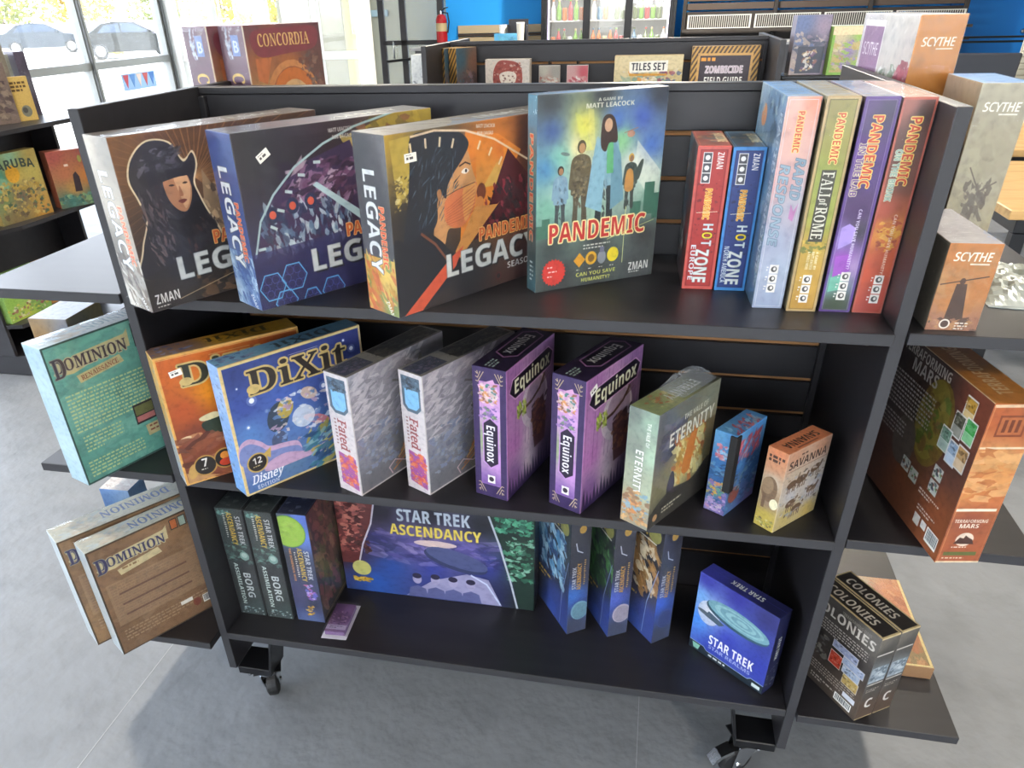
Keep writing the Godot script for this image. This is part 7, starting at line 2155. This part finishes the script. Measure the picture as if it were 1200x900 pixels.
	part(f, "fridge_back", slab(1.66, 2.0, 0.03, 0.003), flat(k("c8ccd0"), 0.5), Vector3(0, 0.1, -0.32))
	for x in [-0.83, 0.83]:
		part(f, "fridge_side", slab(0.06, 2.1, 0.68, 0.004), black_steel, Vector3(x, 0, 0))
	part(f, "fridge_roof", slab(1.7, 0.08, 0.68, 0.004), black_steel, Vector3(0, 2.05, 0))
	part(f, "fridge_base", slab(1.7, 0.2, 0.68, 0.004), black_steel, Vector3(0, 0.0, 0))
	for i in 4:
		part(f, "door_frame", slab(0.09 if i in [1, 2] else 0.04, 1.9, 0.05, 0.004), black_steel, Vector3(-0.8 + i * 0.533, 0.2, 0.33))
	for x in [-0.765, 0.765]:
		part(f, "led_strip", slab(0.02, 1.85, 0.02, 0.003), led, Vector3(x, 0.2, 0.3))
	var fl := AreaLight3D.new()
	fl.name = "fridge_light"
	f.add_child(fl, true)
	fl.position = Vector3(0, 1.9, 0.28)
	fl.rotation.x = deg_to_rad(-70)
	fl.area_size = Vector2(1.5, 0.1)
	fl.light_energy = 2.0
	fl.light_color = Color(0.93, 0.92, 1.0)
	fl.shadow_enabled = true
	fl.area_range = 20.0
	var rows := [0.92, 1.245, 1.6]
	for y in rows:
		part(f, "fridge_shelf", slab(1.58, 0.016, 0.5, 0.002), flat(k("d8dcdc"), 0.4), Vector3(0, y - 0.016, -0.05))
	for i in 3:
		part(f, "door_pane", slab(0.44, 1.85, 0.006, 0.0), glass, Vector3(-0.533 + i * 0.533, 0.22, 0.33))
	var g := RandomNumberGenerator.new()
	g.seed = 17
	var bottle := lathe([[0.0, 0.0], [0.03, 0.0], [0.032, 0.01], [0.032, 0.13], [0.013, 0.18], [0.012, 0.215], [0.0, 0.215]], 10)
	var can := lathe([[0.0, 0.0], [0.03, 0.0], [0.033, 0.012], [0.033, 0.13], [0.028, 0.142], [0.0, 0.142]], 10)
	var cap := lathe([[0.0, 0.0], [0.015, 0.0], [0.015, 0.02], [0.0, 0.02]], 8)
	var hues := [["5a6a4a", "white topped green bottle"], ["b0622c", "orange drink bottle"], ["c8b48a", "pale tea bottle"], ["a8323a", "red drink bottle"], ["3f6a8a", "blue drink bottle"], ["d0d0cc", "clear water bottle"], ["6a9a3c", "lime green drink bottle"]]
	var inks := hues.map(func(q): return flat(k(q[0]), 0.3))
	for r in 2:
		for dr in 3:
			for i in 6:
				var pick := g.randi() % 7
				if r == 0 and dr == 1:
					pick = [1, 1, 2, 1, 3, 3][i]
				if dr == 2 and i > 2:
					pick = [6, 0, 5][i - 3]
				var door := ["in the fridge beside the blue wall", "behind the middle fridge door", "in the fridge beside the wire baskets"]
				var where: String = ["low ", "high "][r]
				var q := thing("drink_bottle", hues[pick][1] + " " + where + door[dr], "bottle", Vector3(0.1 - 0.72 + dr * 0.533 + i * 0.075, rows[r], -10.42), 0.0, "bottles in the drinks fridge")
				part(q, "bottle_body", bottle if (r + i + dr) % 3 else can, inks[pick])
				if (r + i + dr) % 3:
					part(q, "bottle_cap", cap, inks[(pick + 3) % 7], Vector3(0, 0.212, 0))
	# wire basket racking
	var w := thing("basket_rack", "brown slatted rack with white wire baskets beside the fridge", "rack", Vector3(2.75, 0, -10.5))
	var brown := flat(k("4a3f38"), 0.6)
	part(w, "rack_back", slab(3.4, 1.0, 0.03, 0.003), flat(k("2f2a28"), 0.6), Vector3(0, 0.3, -0.25))
	for i in 9:
		part(w, "rack_board", slab(3.4, 0.075, 0.02, 0.003), brown, Vector3(0, 1.32 + i * 0.095, -0.22))
	for x in [-1.68, -0.55, 0.58, 1.68]:
		part(w, "rack_post", slab(0.05, 2.2, 0.05, 0.004), flat(k("2a2624"), 0.5), Vector3(x, 0, -0.18))
	for y in [1.08, 0.95]:
		part(w, "rack_ledge", slab(3.4, 0.03, 0.36, 0.003), flat(k("35302c"), 0.5), Vector3(0, y, 0))
	var wire := flat(k("d0d2cc"), 0.4, 0.3)
	for b in 4:
		var q := Node3D.new()
		q.name = "wire_basket"
		w.add_child(q, true)
		q.position = Vector3(-1.25 + b * 0.82, 1.12, 0.14)
		var st := SurfaceTool.new()
		st.begin(Mesh.PRIMITIVE_TRIANGLES)
		for i in 30:
			add_slab(st, Vector3(-0.37 + i * 0.0255, 0.07, 0.0), Vector3(0.006, 0.14, 0.006), 0.0)
		part(q, "uprights", st.commit(), wire).set_meta("kind", "stuff")
		for y in [0.0, 0.14]:
			part(q, "rim_wire", slab(0.76, 0.01, 0.01, 0.0), wire, Vector3(0, y, 0))
		for x in [-0.38, 0.38]:
			part(q, "corner_wire", slab(0.016, 0.15, 0.012, 0.0), wire, Vector3(x, 0, 0))
	# blue door in the rear wall, at the right
	var d := Node3D.new()
	d.name = "door_2"
	d.set_meta("kind", "structure")
	add_child(d)
	var blue2 := flat(k("0a7ad2"), 0.6)
	part(d, "door_leaf", slab(0.9, 2.1, 0.05, 0.004), blue2, Vector3(4.95, 0, -11.17))
	for x in [4.44, 5.46]:
		part(d, "door_jamb", slab(0.1, 2.2, 0.09, 0.004), flat(k("0a64b0"), 0.6), Vector3(x, 0, -11.17))
	part(d, "door_knob", lathe([[0.0, 0.0], [0.02, 0.0], [0.03, 0.03], [0.02, 0.05], [0.0, 0.055]], 14), chrome, Vector3(5.3, 1.0, -11.15), Vector3(PI / 2, 0, 0))

func build_tables() -> void:
	# pale wooden tables with a black frame
	var wood := flat(k("c9a46a"), 0.45)
	wood.albedo_texture = noise_tex(0.01, [[0.0, Color(0.82, 0.78, 0.7)], [0.5, Color(1, 1, 1)], [1.0, Color(0.9, 0.86, 0.8)]], 51, 256, 4)
	wood.uv1_triplanar = true
	wood.uv1_scale = Vector3(0.8, 6, 6)
	var zs := [[-2.6, 1.05, "pale wooden table with black legs nearer the display"], [-4.1, 1.3, "pale wooden table with black legs farther along the aisle"]]
	for q in zs:
		var t := thing("wooden_table", q[2], "table", Vector3(2.95, 0, q[0]))
		part(t, "table_top", slab(1.6, 0.035, q[1], 0.003), wood, Vector3(0, 0.715, 0))
		part(t, "apron", slab(1.5, 0.06, q[1] - 0.1, 0.003), black_steel, Vector3(0, 0.655, 0))
		for x in [-0.72, 0.72]:
			for z in [-1.0, 1.0]:
				part(t, "leg", slab(0.05, 0.655, 0.05, 0.003), black_steel, Vector3(x, 0, z * (q[1] / 2 - 0.08)))
	# black chair beyond the tables
	var c := thing("office_chair", "black padded chair standing beyond the wooden tables", "chair", Vector3(3.82, 0, -7.9), deg_to_rad(170))
	part(c, "seat", slab(0.5, 0.09, 0.48, 0.03), rubber, Vector3(0, 0.42, 0))
	part(c, "backrest", slab(0.5, 0.45, 0.07, 0.03), flat(k("232226"), 0.6), Vector3(0, 0.5, -0.24), Vector3(deg_to_rad(-8), 0, 0))
	part(c, "back_frame", slab(0.58, 0.42, 0.03, 0.012), flat(k("3a3d44"), 0.4), Vector3(0, 0.54, -0.28), Vector3(deg_to_rad(-8), 0, 0))
	for x in [-0.22, 0.22]:
		for z in [-0.2, 0.2]:
			part(c, "leg", tube([Vector3(x, 0, z), Vector3(x * 0.9, 0.43, z * 0.9)], 0.014), black_steel)
	# black rail across the end of the play area
	var r := thing("guard_rail", "black two bar guard rail in front of the blue door", "rail", Vector3(4.2, 0, -9.4))
	for y in [1.0, 0.955]:
		part(r, "rail_bar", slab(2.4, 0.02, 0.03, 0.003), black_steel, Vector3(0.4, y, 0))
	for x in [-0.75, 1.55]:
		part(r, "rail_post", slab(0.04, 1.0, 0.04, 0.003), black_steel, Vector3(x, 0, 0))
	# beige column and a ribbed panel beside the door
	structure("column", slab(0.5, CEIL, 0.5, 0.004), flat(k("a89f8c"), 0.8), Vector3(4.75, 0, -7.0))
	var p := thing("vent_panel", "pale ribbed panel standing between the blue door and the column", "panel", Vector3(4.35, 0, -7.9))
	for i in 22:
		part(p, "rib", slab(0.34, 0.045, 0.03, 0.004), flat(k("c9c6b4"), 0.6), Vector3(0, 0.05 + i * 0.05, 0))
	part(p, "panel_back", slab(0.36, 1.17, 0.02, 0.003), flat(k("b4b1a0"), 0.6), Vector3(0, 0.0, -0.025))
